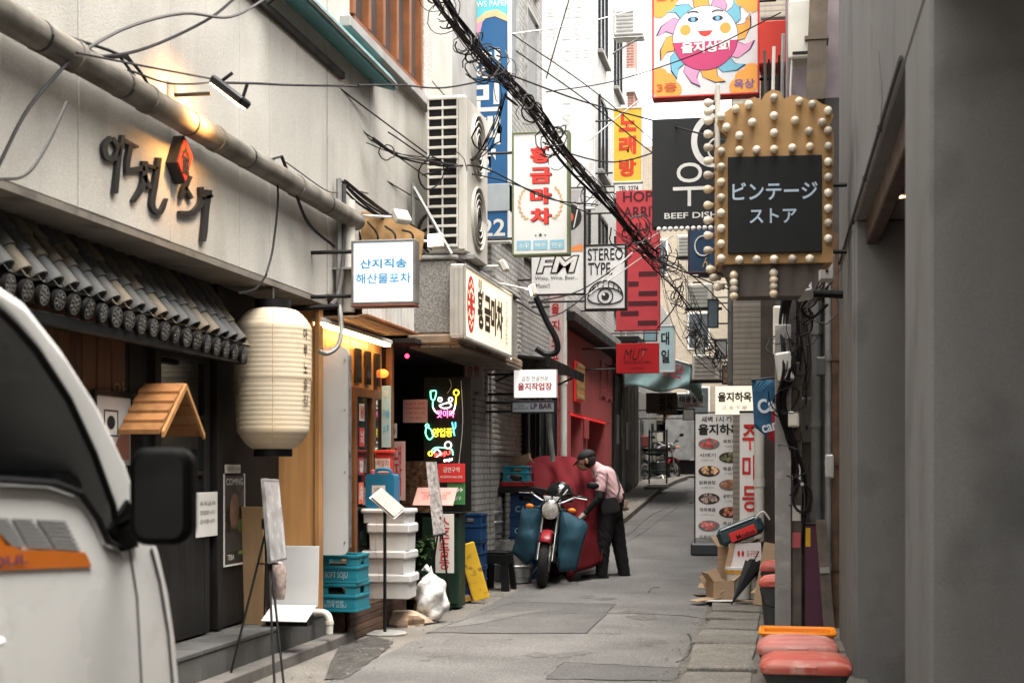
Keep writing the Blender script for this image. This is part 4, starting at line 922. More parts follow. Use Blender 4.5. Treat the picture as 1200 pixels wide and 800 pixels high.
# sheets and stickers round the bar door and the board
def card_at(name, label, cat, x0, y0, x1, y1, d, mat, rows=(), th=.008, rz=0, rot=None):
    p = px((x0+x1)/2, y1, d); T = thing(name, label, cat, p, rz, rot=rot); w_, h_ = (x1-x0)*d/F/C0, (y1-y0)*d/F
    MB().box(-w_/2, w_/2, 0, th, 0, h_, .002).build('sheet', mat, T)
    for tx, cy, tw, th_, m_ in rows: text(T, tx, 0, h_*cy, w_*tw, h_*th_, m_, y=-.004, bold=.01)
    return T, w_, h_
pinkp = M('pink_paper', (.46, .27, .24), .8, var=.1); redink = M('red_ink', (.42, .02, .025), .6, var=.05); blueink = M('blue_ink', (.03, .25, .5), .6, var=.05); skyp = M('sky_poster', (.30, .45, .52), .5, var=.2, scale=5)
card_at('pink_notice', 'pink paper with handwritten lines inside the bar front', 'notice', 472, 468, 501, 495, 13.9, pinkp, [('오늘의 안주', .82, .8, .1, redink), ('모듬회 해물라면', .62, .8, .1, redink), ('조개탕 멍게 소라', .42, .8, .1, redink), ('낙지 문어', .2, .5, .1, redink)])
card_at('blue_strip_poster', 'tall pale blue poster strip at the bar doorway', 'poster', 447, 452, 458, 524, 13.0, skyp, [('참', .88, .6, .1, white), ('이슬', .55, .7, .12, blueink), ('소주', .3, .7, .12, blueink)])
card_at('vertical_menu', 'tall white menu strip with red characters behind the jerrycan', 'menu', 458, 517, 475, 586, 13.6, pinkp, [('대\n자\n리', .5, .55, .85, redink)])
card_at('vertical_placard', 'white placard with red characters on the green counter front', 'placard', 510, 602, 532, 671, 13.55, paperm, [('소\n주\n등\n등', .5, .55, .88, redink)])
card_at('red_notice', 'red printed notice under the neon words', 'notice', 513, 543, 545, 565, 13.85, M('red_card', (.5, .03, .03), .6, var=.1), [('금연구역', .68, .6, .28, white), ('NO SMOKING AREA 10만원', .3, .8, .14, white)])
card_at('green_notice', 'green printed notice below the red one', 'notice', 524, 566, 545, 591, 13.86, M('green_card', (.05, .19, .06), .6, var=.1), [('EXIT ▶▶', .7, .8, .25, white), ('비상구', .3, .6, .2, white)])
card_at('white_sticker', 'small white sticker with one black character', 'sticker', 458, 496, 465, 513, 13.65, cream, [('슈', .5, .8, .5, ink)])
def door_sticker(x, y0, y1, m_, t, lab):
    p = onx(XF+.065, x, y1); d = (p.x*-S0+p.y*C0); h_ = (y1-y0)*d/F
    T = thing('door_sticker', lab, 'sticker', (XF+.063, p.y, p.z)); MB().box(0, .004, -.07, .07, 0, h_).build('sheet', m_, T); text(T, t, .007, h_/2, .12, h_*.7, white if m_ is not paperm else redink, bold=.02, rot=RYZ)
door_sticker(424, 473, 493, paperm, '곱\n창', 'white sticker with red characters high on the bar door'); door_sticker(424, 501, 523, M('sticker_red', (.5, .04, .04), .6), '낙\n지', 'red sticker with white characters midway down the bar door')
door_sticker(423, 536, 556, M('sticker_maroon', (.3, .03, .05), .6), '해\n물', 'maroon sticker below the red one on the bar door'); door_sticker(423, 565, 590, M('sticker_coral', (.55, .12, .08), .6), '소\n라', 'coral sticker lowest on the bar door')
T, w_, h_ = card_at('red_can_carton', 'red and white drinks carton standing behind the jerrycan', 'carton', 440, 531, 457, 561, 12.75, M('carton_red', (.52, .04, .03), .5, var=.1), [('막걸리', .62, .8, .25, redink)], .12)
MB().box(-w_/2-.001, w_/2+.001, -.003, -.001, h_*.25, h_*.8).build('print', paperm, T); MB().box(-w_/2-.02, w_/2+.02, -.02, .14, h_, h_+.03, .006).build('lid', M('carton_red', 0), T)
card_at('food_photo_board', 'board of food photographs behind the menu easel', 'poster', 470, 540, 512, 600, 14.15, M('food_photos', (.10, .05, .025), .5, var=.9, scale=22, spots=.5, spot_col=(.3, .2, .1), spot_scale=18))
# slanted pink menu on the counter
T = thing('slanted_menu', 'pink menu lying slanted on the front of the green counter', 'menu', px(507, 592, 13.6))
mt = Matrix.Rotation(rad(-50), 4, 'X'); MB().box(-.2, .2, -.004, .004, 0, .26, .002, mt).build('sheet', pinkp, T); text(T, 'MENU 10,000 12,000\n해물모듬 28,000\n멍게 해삼 20,000', 0, .09, .3, .12, redink, y=.10, rot=Matrix.Rotation(rad(-50), 3, 'X'))
MB().box(-.2, .2, .005, .013, .0, .26, .002, mt).build('backing', black, T)
# easel with a narrow slate
T = thing('slate_easel', 'black easel holding a tall narrow speckled slate before the counter', 'easel', onz(.004, 520, 715))
c1 = [px(499, 541, 13.0), px(511, 541, 13.1), px(521, 624, 12.95), px(508, 627, 12.85)]; c1 = [p-T.location for p in c1]; nn = Vector((0, .03, 0)); b = MB()
b.add([tuple(p) for p in c1]+[tuple(p+nn) for p in c1], [(0, 1, 2, 3), (4, 5, 6, 7), (0, 1, 5, 4), (1, 2, 6, 5), (2, 3, 7, 6), (3, 0, 4, 7)]); b.build('slate', M('speckled_slate', (.22, .20, .19), .6, var=.6, scale=28, spots=.6, spot_col=(.45, .4, .36), spot_scale=25), T)
ap_ = (c1[2]+c1[3])/2+Vector((0, .05, .15))
for fx, fy in ((528, 715), (500, 712), (516, 700)): MB().tube([ap_, ong(fx, fy)-T.location], .009, 6).build('leg', blackm, T)
MB().tube([c1[3]+Vector((-.01, 0, -.006)), c1[2]+Vector((.01, 0, -.006))], .012, 6).build('ledge', blackm, T)
# potted plant
leafm = M('leaf_green', (.05, .10, .035), .55, var=.4, scale=12)
def leaf(b, p, d, L_, W_):
    d = d.normalized(); sd = d.cross(Vector((0, 0, 1)));
    if sd.length < .05: sd = Vector((1, 0, 0))
    sd.normalize(); up = sd.cross(d); q = p+d*L_*.5+up*L_*.08; t = p+d*L_-Vector((0, 0, L_*.15)); b.add([tuple(p), tuple(q+sd*W_), tuple(t), tuple(q-sd*W_)], [(0, 1, 2), (0, 2, 3)])
T = thing('potted_plant', 'leafy green plant in a dark tub beside the serving counter', 'plant', px(489, 655, 13.4)); T.location.z = .12
MB().lathe([(.10, 0), (.14, .3), (.15, .3), (.15, .33), (.13, .33), (.12, .29)], 18).build('pot', grn, T, smooth=30)
for k in range(9):
    a = RD.uniform(0, 6.28); tip = Vector((.12*math.cos(a), .12*math.sin(a), RD.uniform(.45, .66))); stp = bez([(0, 0, .29), tip*.6+Vector((0, 0, .08)), tip], 5); MB().tube(stp, .004, 4).build('stem', leafm, T)
    b = MB()
    for p in stp[3:]:
        for j in range(7): leaf(b, p, Vector((RD.uniform(-1, 1), RD.uniform(-1, 1), RD.uniform(-.3, .8))), RD.uniform(.06, .1), RD.uniform(.016, .026))
    b.build('leaf_cluster', leafm, T)
# rubbish bag, pallet stand, stool
gb = ong(505, 729)
T = thing('rubbish_bag', 'tied translucent white rubbish bag on the kerb', 'bag', gb)
trash = M('trash_bag', (.60, .585, .56), .28, var=.55, scale=11, spec=.6, bump=.9, bscale=24, spots=.35, spot_col=(.22, .2, .17), spot_scale=7)
o = lumpy(MB(), (0, 0, .21), .15, .14, .215, 21, .3, 30, 20, True).build('bag', trash, T, smooth=True)
MB().tube([(.0, 0, .455), (-.05, .02, .50), (-.09, .02, .47)], [.012, .03, .006], 6).build('knot', trash, T, True)
stl = thing('cement_fillet', 'orange-stained lump of cement under the deck edge', 'cement', (px(470, 728, 12.6).x, px(470, 728, 12.6).y+.1, .0))
b = MB()
lumpy(b, (0, 0, .02), .22, .2, .11, 9, .35, 16, 8); b.build('lump', M('stained_cement', (.34, .26, .19), .9, var=.3, spots=.5, spot_col=(.33, .13, .04), spot_scale=4, bump=.5), stl, smooth=True)
pb = ong(556, 707)
T = thing('yellow_stand', 'worn yellow painted wooden stand tipped up on its edge', 'stand', pb, rad(18))
yel = M('yellow_paint', (.60, .36, .025), .6, var=.15, scale=6, spots=.75, spot_col=(.09, .06, .03), spot_scale=16)
mt = Matrix.Rotation(rad(-16), 4, 'Y')
MB().box(.0, .17, -.03, .03, .02, .62, .006, mt).build('panel', yel, T); MB().box(-.008, .0, -.03, .28, .02, .62, .004, mt).build('side_board', M('yellow_wood', (.42, .24, .06), .6, var=.3), T)
for z in (.04, .3, .57): MB().box(-.17, -.01, .0, .03, z, z+.05, .004, mt).build('rail', M('yellow_wood', 0), T)
MB().box(-.2, -.17, .0, .03, .0, .64, .004, mt).build('leg', M('yellow_wood', 0), T)
sb = ong(583, 691)
T = thing('plastic_stool', 'black plastic stool with cut-out sides beside the motorcycle', 'stool', sb, rad(-8))
MB().box(-.15, .15, -.13, .13, .41, .445, .015).build('seat', black, T)
for sx in (-1, 1):
    for sy in (-1, 1):
        MB().add([(sx*.14, sy*.12, .41), (sx*.07, sy*.12, .41), (sx*.10, sy*.16, 0), (sx*.18, sy*.16, 0), (sx*.14, sy*.07, .41), (sx*.125, sy*.07, .41), (sx*.15, sy*.10, 0), (sx*.18, sy*.10, 0)], [(0, 1, 2, 3), (4, 5, 6, 7), (0, 4, 7, 3), (1, 5, 6, 2), (0, 1, 5, 4), (3, 2, 6, 7)]).build('leg', black, T)
for y in (-.135, .125): MB().box(-.145, .145, y, y+.012, .3, .41, .004).build('apron', black, T)
for x in (-.15, .138): MB().box(x, x+.012, -.12, .12, .3, .41, .004).build('apron', black, T)
# kegs and crates behind the motorcycle
def keg(p, lab, h_=.5, r=.19):
    T = thing('beer_keg', lab, 'keg', p, RD.uniform(0, 3), 'steel kegs by the grey tiled building')
    MB().lathe([(r*.8, 0), (r*.95, .01), (r*.95, .06), (r*.97, .065), (r, .09), (r, .18), (r+.008, .19), (r+.008, .205), (r, .215), (r, .3), (r+.008, .31), (r+.008, .325), (r, .335), (r, .42), (r*.95, .445), (r*.95, h_), (r*.88, h_), (r*.88, .45), (.03, .46), (.03, .47)], 24).build('body', steel, T, smooth=25)
    MB().lathe([(.035, .47), (.03, .5)], 12).build('valve', black, T)
k1 = px(580, 660, 17.0); zk = gz(k1.y)
keg((k1.x-.12, k1.y+.1, zk), 'steel keg standing on the ground under another keg'); keg((k1.x-.12, k1.y+.1, zk+.505), 'steel keg topmost of two beside the navy crates')
keg((k1.x+.28, k1.y-.12, zk), 'lone steel keg before the navy crates')
for i in range(4):
    T = thing('navy_crate', ('navy bottle crate on the ground, lowest of its stack', 'navy bottle crate second from the ground in its stack', 'navy bottle crate third from the ground in its stack', 'navy bottle crate just below the black cover')[i], 'crate', (k1.x+.31, k1.y+.45, zk+i*.263), rad((2, -3, 1, 3)[i]), 'navy crates behind the motorcycle'); crate_mesh(.36, .4, .26, navy, T, 'CASS' if i in (2, 3) else None, faint)
T = thing('black_cover', 'black plastic lid spread over the navy crates', 'cover', (k1.x+.2, k1.y+.4, zk+1.056)); MB().prism([(-.42, 0), (.38, 0), (.42, .03), (.2, .07), (-.2, .07), (-.44, .03)], -.25, .25).build('sheet', black, T)
T = thing('teal_crate', 'teal bottle crate on a red one above the black cover', 'crate', (k1.x+.2, k1.y+.4, zk+1.19)); crate_mesh(.3, .3, .19, teal, T, '처음처럼', faint)
T = thing('red_crate_base', 'shallow red tray under the teal bottle crate', 'tray', (k1.x+.2, k1.y+.4, zk+1.13)); MB().box(-.18, .18, -.17, .17, 0, .055, .008).build('tray', M('red_plastic', (.35, .025, .02), .45), T); MB().box(-.19, .19, -.18, .18, .045, .0555, .003).build('rim', M('red_plastic', 0), T)
for i in range(3):
    q = px(552, 668, 15.6); T = thing('blue_crate', ('blue bottle crate at the foot of the small stack by the counter', 'blue bottle crate in the middle of the small stack by the counter', 'blue bottle crate topping the small stack by the counter')[i], 'crate', (q.x-.05, q.y+.2, i*.3), 0, 'blue crates by the counter'); crate_mesh(.3, .36, .295, navy, T, None)
# ================================================================ hanging and fixed signs
def sign(name, label, x0, y0, x1, y1, d, face, th=.12, frame=None, fw=.03, side=None, rz=0, cat='sign', arm=None):
    p0, p1 = px(x0, y1, d), px(x1, y1, d); s = (p0.y+p1.y)/2
    a, c = ony(s, x0, y1), ony(s, x1, y1); w_ = c.x-a.x; zc = (a.z+c.z)/2; h_ = (y1-y0)*d/F
    T = thing(name, label, cat, ((a.x+c.x)/2, s, zc), rz)
    MB().box(-w_/2, w_/2, .004, th, .0, h_, .006).build('body', side or frame or face, T)
    MB().box(-w_/2+(fw if frame else .004), w_/2-(fw if frame else .004), -.002, .003, (fw if frame else .004), h_-(fw if frame else .004)).build('face', face, T)
    if frame:
        f = MB(); f.box(-w_/2, -w_/2+fw, -.012, .003, 0, h_, .004); f.box(w_/2-fw, w_/2, -.012, .003, 0, h_, .004); f.box(-w_/2+fw, w_/2-fw, -.012, .0028, 0, fw, .004); f.box(-w_/2+fw, w_/2-fw, -.012, .0028, h_-fw, h_, .004); f.build('frame', frame, T)
    if arm:       # arms from the sign back to the wall at x = arm
        for zf in (.15, .85):
            x_ = arm-T.location.x; e = -w_/2 if x_ < 0 else w_/2; MB().tube([(e, th*.5, h_*zf), (x_, th*.5, h_*zf)], .016, 6).build('arm', blackm, T)
    return T, w_, h_
def disp(T, s_, cx, cz, w_, h_, m_, bold=.02, **k): text(T, s_, cx, cz, w_, h_, m_, y=k.pop('y', -.006), bold=bold, **k)
lit_white = M('lit_cool_acrylic', (.8, .85, .9), .4, var=0, emis=(.72, .86, 1), estr=.22)
signblue = M('sign_sky_blue', (.05, .21, .36), .5, var=.03, emis=(.08, .36, .65), estr=.05)
T, w_, h_ = sign('seafood_sign', 'square glowing white box sign with blue words over the plank front', 412, 281, 487, 356, 10.5, lit_white, .12, M('sign_frame_grey', (.20, .185, .17), .5, metal=.4, var=.3), .018, arm=XA)
disp(T, '산지직송', 0, h_*.63, w_*.74, h_*.15, signblue, .03); disp(T, '해산물포차', 0, h_*.40, w_*.86, h_*.16, signblue, .02)
MB().box(-w_/2, w_/2, -.02, .12, -.02, -.003, .004).build('drip_rail', M('rust_rail', (.16, .06, .04), .7, var=.4), T)
# long lit box facing the road on the ledge
warm_face = M('lit_warm_acrylic', (.8, .72, .58), .4, var=0, emis=(1, .80, .52), estr=.26)
ga, gb_ = onx(-2.86, 545, 360).y, onx(-2.86, 600, 360).y
T = thing('ledge_box_sign', 'long warm-lit box sign with brown words on the ledge, facing the road', 'sign', (-2.92, (ga+gb_)/2, 2.60)); hl = (gb_-ga)/2; hh = .70
alu = M('ribbed_alu', (.50, .47, .42), .45, metal=.5, var=.15, grain=((30, 30, .3), (.3, .28, .25), .5))
MB().box(-.09, .05, -hl, hl, 0, hh, .015).build('body', alu, T)
for i in range(3): MB().box(-.085+.043*i, -.05+.043*i, -hl-.004, -hl+.001, .03, hh-.03, .002).build('end_rib', alu, T)
MB().box(.052, .056, -hl+.03, hl-.03, .03, hh-.03).build('face', warm_face, T)
for z in (0, hh-.03): MB().box(.05, .066, -hl, hl, z, z+.03, .004).build('frame', alu, T)
for y in (-hl, hl-.03): MB().box(.05, .0655, y, y+.03, .03, hh-.03, .004).build('frame', alu, T)
brownink = M('sign_brown', (.035, .022, .015), .6, var=.05)
rseal = M('seal_red', (.45, .035, .03), .6, var=.05, emis=(.8, .05, .03), estr=.05)
seal = MB(); seal.prism(circ(-hl*.77, hh*.5, .17, 28, .27), .057, .060, 'yz'); seal.build('seal', rseal, T)
for k, r in ((0, .13), (1, .085)):
    b = MB(); 
    for j in range(12):
        a = 2*math.pi*j/12; b.prism(circ(-hl*.77+r*math.cos(a), hh*.5+1.6*r*math.sin(a), .014, 8, .022), .0605, .062, 'yz')
    b.build('seal_pattern', warm_face, T)
text(T, '황금마차', .060, hh*.5, hl*1.08, hh*.55, brownink, y=hl*.02, bold=.045, rot=RYZ); text(T, '포장\n마차', .060, hh*.84, .18, .1, brownink, y=-hl*.42, bold=.02, rot=RYZ)
text(T, '소주 맥주 안주\n02 2268 8892', .060, hh*.5, .5, .12, brownink, y=hl*.74, rot=RYZ @ Matrix.Rotation(rad(90), 3, 'Y'))
MB().box(-.02, .0, -hl*.3, hl*.3, -.03, -.002).build('bracket', M('rust_rail', 0), T)
# blue vertical sign
blue_f = M('deep_blue_panel', (.02, .09, .21), .5, var=.12, scale=2, streak=.3, streak_col=(.07, .11, .16))
T, w_, h_ = sign('blue_vertical_sign', 'tall deep blue hanging sign with white characters and a cyan cap', 541, -30, 597, 284, 16.6, blue_f, .16, M('alu_white', (.62, .61, .58), .5, var=.1), .022, arm=XG)
cy = M('cyan_panel', (.10, .42, .48), .5, var=.08); org = M('peach_panel', (.66, .40, .22), .5, var=.08); pk = M('rose_panel', (.62, .25, .36), .5, var=.08)
def yl(y, y1=284, d=16.6): return (y1-y)*d/F
def bl(pts, m_, dy, name='print'): MB().prism(pts, -.004-dy, -.003-dy+.0004).build(name, m_, T)
bl([(-w_/2+.023, yl(62)), (-w_/2+.023, h_-.03), (w_/2-.023, h_-.03), (w_/2-.023, yl(22)), (w_*.2, yl(14)), (0, yl(16)), (-w_*.25, yl(30))], cy, .0)
bl([(-w_/2+.023, yl(50)), (-w_*.3, yl(28)), (0, yl(14)), (w_*.25, yl(12)), (w_/2-.023, yl(20)), (w_/2-.023, yl(27)), (w_*.2, yl(20)), (0, yl(22)), (-w_*.25, yl(38)), (-w_/2+.023, yl(66))], org, .001)
bl([(-w_/2+.05, yl(48)), (-w_*.2, yl(28)), (-w_*.05, yl(24)), (-w_*.12, yl(40)), (-w_*.3, yl(58))], pk, .002)
disp(T, "NEWS PAPER", w_*.06, yl(5), w_*.86, .07, white, .01)
for ch, y in (('청', 75), ('민', 114), ('백', 153), ('화', 192)): disp(T, ch, 0, yl(y), w_*.62, .34, white, .035)
disp(T, '22', w_*.16, yl(267), w_*.5, .2, white, .02)
MB().box(-w_/2, w_/2, -.014, .16, yl(248), yl(216), .004).build('junction_cover', M('grey_cover', (.30, .33, .34), .6, var=.1), T)
# white vertical 황금마차 sign
wf_ = M('white_acrylic', (.62, .61, .585), .4, var=.08, scale=2, streak=.3, streak_col=(.33, .30, .25), spots=.12, spot_col=(.3, .27, .22), spot_scale=7)
greenf = M('olive_frame', (.13, .15, .08), .6, var=.15)
T, w_, h_ = sign('carriage_sign', 'white vertical sign with red characters between gold laurel sprays', 600, 154, 667, 299, 15.6, wf_, .16, greenf, .022, arm=XG)
redc = M('bright_red_letter', (.60, .045, .035), .5, var=.05); shadow = M('letter_outline', (.12, .02, .02), .6)
for ch, z in (('황', .81), ('금', .645), ('마', .48), ('차', .315)):
    disp(T, ch, .012, h_*z-.008, w_*.37, h_*.13, shadow, .05, y=-.0045); disp(T, ch, 0, h_*z, w_*.37, h_*.13, redc, .045, y=-.007)
goldl = M('laurel_gold', (.52, .33, .13), .6, var=.1); b = MB()
for sd in (-1, 1):
    for k in range(8):
        t = k/7; a = rad(-70+130*t); cx = sd*w_*(.18+.19*math.cos(a)); cz = h_*(.42+.13*math.sin(a)); an = a+rad(60)
        pts = []
        for j in range(6): q = 2*math.pi*j/6; u, v_ = .032*math.cos(q), .012*math.sin(q); pts.append((cx+sd*(u*math.cos(an)-v_*math.sin(an)), cz+u*math.sin(an)+v_*math.cos(an)))
        b.prism(pts, -.0055, -.0048)
b.build('laurel', goldl, T)
bluel = M('pale_blue_plate', (.22, .42, .52), .6, var=.05)
for i, s_ in enumerate(('소주', '맥주', '안주')):
    cx = (i-1)*w_*.29; MB().box(cx-w_*.125, cx+w_*.125, -.0055, -.004, h_*.045, h_*.12).build('word_plate', bluel, T); disp(T, s_, cx, h_*.082, w_*.19, h_*.035, white, .02)
disp(T, '★', 0, h_*.165, .05, .045, brownink, 0); disp(T, '·  ·', 0, h_*.16, .13, .015, brownink, .03)
# turntable / FM sign
T, w_, h_ = sign('fm_sign', 'white bar sign showing a record player above big outlined letters', 622, 220, 685, 345, 18.3, wf_, .14, blackm, .012, arm=XG)
def pr(pts, m_, dy=0, name='print'): MB().prism(pts, -.0045-dy, -.0037-dy).build(name, m_, T)
pr([(w_*.02, h_*.40), (w_*.47, h_*.46), (w_*.47, h_*.97), (w_*.02, h_*.97)], M('print_grey', (.35, .33, .32), .6, var=.2), 0)
pr(circ(w_*.20, h_*.72, w_*.25, 24), ink, .001); pr(circ(w_*.20, h_*.72, w_*.10, 16), M('record_red', (.5, .08, .05), .6), .002); pr([(w_*.02, h_*.40), (w_*.47, h_*.40), (w_*.47, h_*.47)], M('print_orange', (.6, .2, .06), .6), .002)
MB().tube([(w_*.42, -.008, h_*.9), (w_*.3, -.008, h_*.62)], .008, 5).build('print', white, T)
disp(T, 'eulji', -w_*.24, h_*.435, w_*.34, h_*.085, ink, .02); disp(T, 'FM', 0, h_*.28, w_*.82, h_*.17, ink, .07, shear=.2); disp(T, 'FM', 0, h_*.28, w_*.76, h_*.145, white, .025, shear=.2, y=-.009)
disp(T, 'Wisky, Wine, Beer...', -w_*.02, h_*.15, w_*.8, h_*.045, ink, 0); disp(T, 'Music!!', -w_*.27, h_*.085, w_*.26, h_*.04, ink, 0)
# stereo type sign with a drawn eye
T, w_, h_ = sign('stereo_sign', 'white square sign with condensed black words over a line-drawn eye', 685, 286, 734, 363, 19.0, wf_, .16, blackm, .022, arm=XG)
disp(T, 'STEREO', 0, h_*.845, w_*.84, h_*.185, ink, .012); disp(T, 'TYPE.', -w_*.12, h_*.625, w_*.58, h_*.19, ink, .012)
def line(pts, r=.009, m_=ink): MB().tube([(x, -.006, z) for x, z in pts], r, 5).build('drawn_line', m_, T)
ec = h_*.185; ew = w_*.42
line([(ew*math.cos(rad(a)), ec+h_*.15*math.sin(rad(a))) for a in range(0, 181, 12)]); line([(ew*math.cos(rad(a)), ec-h_*.10*math.sin(rad(a))) for a in range(0, 181, 12)])
line([(ew*math.cos(rad(a)), ec+h_*.26*math.sin(rad(a))) for a in range(8, 173, 12)])
for a in range(25, 160, 18): line([(ew*math.cos(rad(a)), ec+h_*.15*math.sin(rad(a))), (ew*1.0*math.cos(rad(a)), ec+h_*.26*math.sin(rad(a)))], .007)
line(circ(0, ec+.02, h_*.115, 20)+[(h_*.115, ec+.02)], .008); MB().prism(circ(0, ec+.02, h_*.06, 16), -.008, -.004).build('drawn_pupil', ink, T); MB().prism(circ(-.02, ec+.045, h_*.022, 10), -.010, -.0082).build('drawn_glint', wf_, T)
# red hotel-style sign and small red MUT sign
redf = M('poster_red', (.46, .05, .058), .55, var=.1, streak=.25, streak_col=(.22, .05, .05)); dkr = M('dark_on_red', (.07, .012, .016), .6, var=.05)
T, w_, h_ = sign('red_vertical_sign', 'tall red hanging sign with dark words and short dark bars', 722, 223, 773, 387, 22.5, redf, .14, None, side=redf, arm=XR)
for s_, z in (('HOPE', .955), ('ARRIV', .845), ('EULJIR', .73)): disp(T, s_, w_*.08, h_*z, w_*.84, h_*.075, dkr, .02)
for x0, x1, z in ((.52, .95, .385), (.28, .52, .315), (.52, .95, .245), (.28, .95, .175), (.1, .52, .105), (.5, .95, .035)): MB().box(-w_/2+w_*x0, -w_/2+w_*x1, -.006, -.003, h_*z, h_*(z+.034)).build('bar', dkr, T)
T, w_, h_ = sign('mut_sign', 'wide red hanging sign with thin dark script above the teal awning', 722, 402, 772, 437, 24.0, M('mut_red', (.52, .025, .03), .5, var=.05), .12, None, arm=XR)
disp(T, 'MUT', -w_*.05, h_*.62, w_*.55, h_*.38, dkr, -.005, shear=.3); disp(T, 'RESTAURANT & BAR', 0, h_*.36, w_*.62, h_*.09, dkr, 0); disp(T, '02 2275 0815', 0, h_*.16, w_*.3, h_*.06, dkr, 0)
# yellow karaoke sign
yf = M('karaoke_yellow', (.66, .40, .045), .5, var=.1, streak=.35, streak_col=(.35, .2, .05))
T, w_, h_ = sign('karaoke_sign', 'yellow vertical sign with three fat red characters', 718, 126, 753, 214, 23.5, yf, .16, M('alu_white', 0), .02, arm=-3.55)
for ch, z in (('노', .80), ('래', .50), ('방', .2)): disp(T, ch, 0, h_*z, w_*.58, h_*.24, M('karaoke_red', (.52, .05, .02), .5), .05)
T, w_, h_ = sign('small_white_plate', 'small white plate under the yellow karaoke sign', 720, 216, 753, 226, 23.4, wf_, .05, None, arm=-3.55); disp(T, 'TEL 2274', 0, h_*.5, w_*.7, h_*.6, ink)
# black BEEF DISH sign on the right
bf = M('matt_black_panel', (.014, .0145, .015), .6, var=.2, streak=.3, streak_col=(.05, .05, .05))
T, w_, h_ = sign('beef_sign', 'matt black hanging sign with thin white characters and a white scallop edge', 764, 138, 856, 265, 14.4, bf, .2, None, side=bf, arm=-.02)
cx0 = -w_*.03
for a0, a1, r in ((60, 300, .205), (90, 350, .115)): pass
b = MB(); n = 20; cc = (w_*.28, h_*.78)
out = [(cc[0]+.22*math.cos(rad(a)), cc[1]+.27*math.sin(rad(a))) for a in range(75, 290, 10)]; inn = [(cc[0]+.055+.215*math.cos(rad(a)), cc[1]+.235*math.sin(rad(a))) for a in range(289, 75, -10)]
b.prism(out+inn, -.006, -.003); b.build('crescent', white, T)
MB().tube([(cc[0]+.05+.1*math.cos(rad(a)), -.006, cc[1]-.09+.11*math.sin(rad(a))) for a in range(90, 350, 14)], .011, 6).build('crescent', white, T)
disp(T, '우', -w_*.02, h_*.385, w_*.42, h_*.40, white, .0); disp(T, 'BEEF DISH', -w_*.0, h_*.10, w_*.68, h_*.055, white, .015)
for i in range(14): x_ = -w_/2+.07+i*.058; MB().ball((x_, .0, -.022), .026, 8, 5).build('scallop', white, T, smooth=True)
# blue sign below
T, w_, h_ = sign('small_blue_sign', 'narrow navy sign with gold scribble hanging below the black one', 806, 262, 846, 320, 17.2, M('navy_panel', (.02, .045, .085), .5, var=.15), .12, M('maroon_frame', (.06, .03, .035), .6), .02, arm=-.6)
MB().tube([(w_*(-.05)+.1*math.cos(rad(a)), -.007, h_*.55+.12*math.sin(rad(a))) for a in range(40, 330, 20)], .009, 5).build('drawn_line', white, T); disp(T, 'ん', w_*.05, h_*.22, .1, .12, goldl, 0)
# sun sign
sunw = M('sun_sign_white', (.55, .545, .54), .5, var=.08, streak=.25, streak_col=(.3, .28, .26))
T, w_, h_ = sign('sun_sign', 'big white square sign with a bright flaming sun and orange corner clouds', 764, -18, 890, 113, 15.2, sunw, .2, M('sun_red_frame', (.45, .04, .03), .5, var=.08), .02, arm=-.02)
def pr2(pts, m_, dy=0, name='print'): MB().prism(pts, -.0050-dy, -.0036-dy).build(name, m_, T)
orange = M('print_warm_orange', (.68, .30, .06), .55, var=.1, scale=2); magenta = M('print_magenta', (.42, .045, .13), .55, var=.05); rose = M('print_rose', (.55, .25, .38), .55, var=.05); cyan2 = M('print_cyan', (.14, .36, .45), .55, var=.05); sunface = M('sun_cream', (.68, .66, .64), .5, var=.03); outl = M('print_outline', (.03, .03, .08), .6)
R0 = w_*.30; sc0 = (0, h_*.52)
for i, (m_) in enumerate((orange, cyan2, rose, orange, cyan2, rose)*2):
    a = 2*math.pi*i/12+.1
    for gr_, mm, dy in ((1.08, outl, 0), (1.0, m_, .0006)):
        base = R0*.9; pts = [(base*math.cos(a-.27*gr_), base*math.sin(a-.27*gr_)), (R0*1.22*math.cos(a-.16*gr_), R0*1.22*math.sin(a-.16*gr_)), (R0*(1.42 if gr_ == 1 else 1.46)*math.cos(a+.12), R0*(1.42 if gr_ == 1 else 1.46)*math.sin(a+.12)), (R0*(1.5 if gr_ == 1 else 1.55)*math.cos(a+.33), R0*(1.5 if gr_ == 1 else 1.55)*math.sin(a+.33)), (R0*1.25*math.cos(a+.2*gr_), R0*1.25*math.sin(a+.2*gr_)), (base*math.cos(a+.27*gr_), base*math.sin(a+.27*gr_))]
        pr2([(x+sc0[0], z+sc0[1]) for x, z in pts], mm, dy, 'flame')
pr2(circ(*sc0, R0*1.02, 40), outl, .0016, 'disc'); pr2(circ(*sc0, R0, 40), sunface, .0024, 'disc')
pr2([(R0*math.cos(rad(a)), sc0[1]+R0*math.sin(rad(a))) for a in range(186, 355, 6)], magenta, .0032, 'band')
disp(T, '을지상회', 0, h_*.44, R0*1.5, h_*.10, white, .045, y=-.011)
for sx in (-1, 1):
    pr2(circ(sx*R0*.62, h_*.60, R0*.17, 16), orange, .0032, 'cheek'); pr2(circ(sx*R0*.38, h_*.69, R0*.17, 14, R0*.085), outl, .0032, 'eye'); pr2(circ(sx*R0*.38, h_*.69, R0*.07, 10), cyan2, .0042, 'eye')
    MB().tube([(sx*R0*.38+R0*.2*math.cos(rad(a)), -.010, h_*.735+R0*.1*math.sin(rad(a))) for a in range(30, 151, 20)], .006, 5).build('brow', outl, T)
pr2([(-R0*.24, h_*.585), (R0*.24, h_*.585), (R0*.14, h_*.545), (0, h_*.53), (-R0*.14, h_*.545)], redc, .0032, 'mouth')
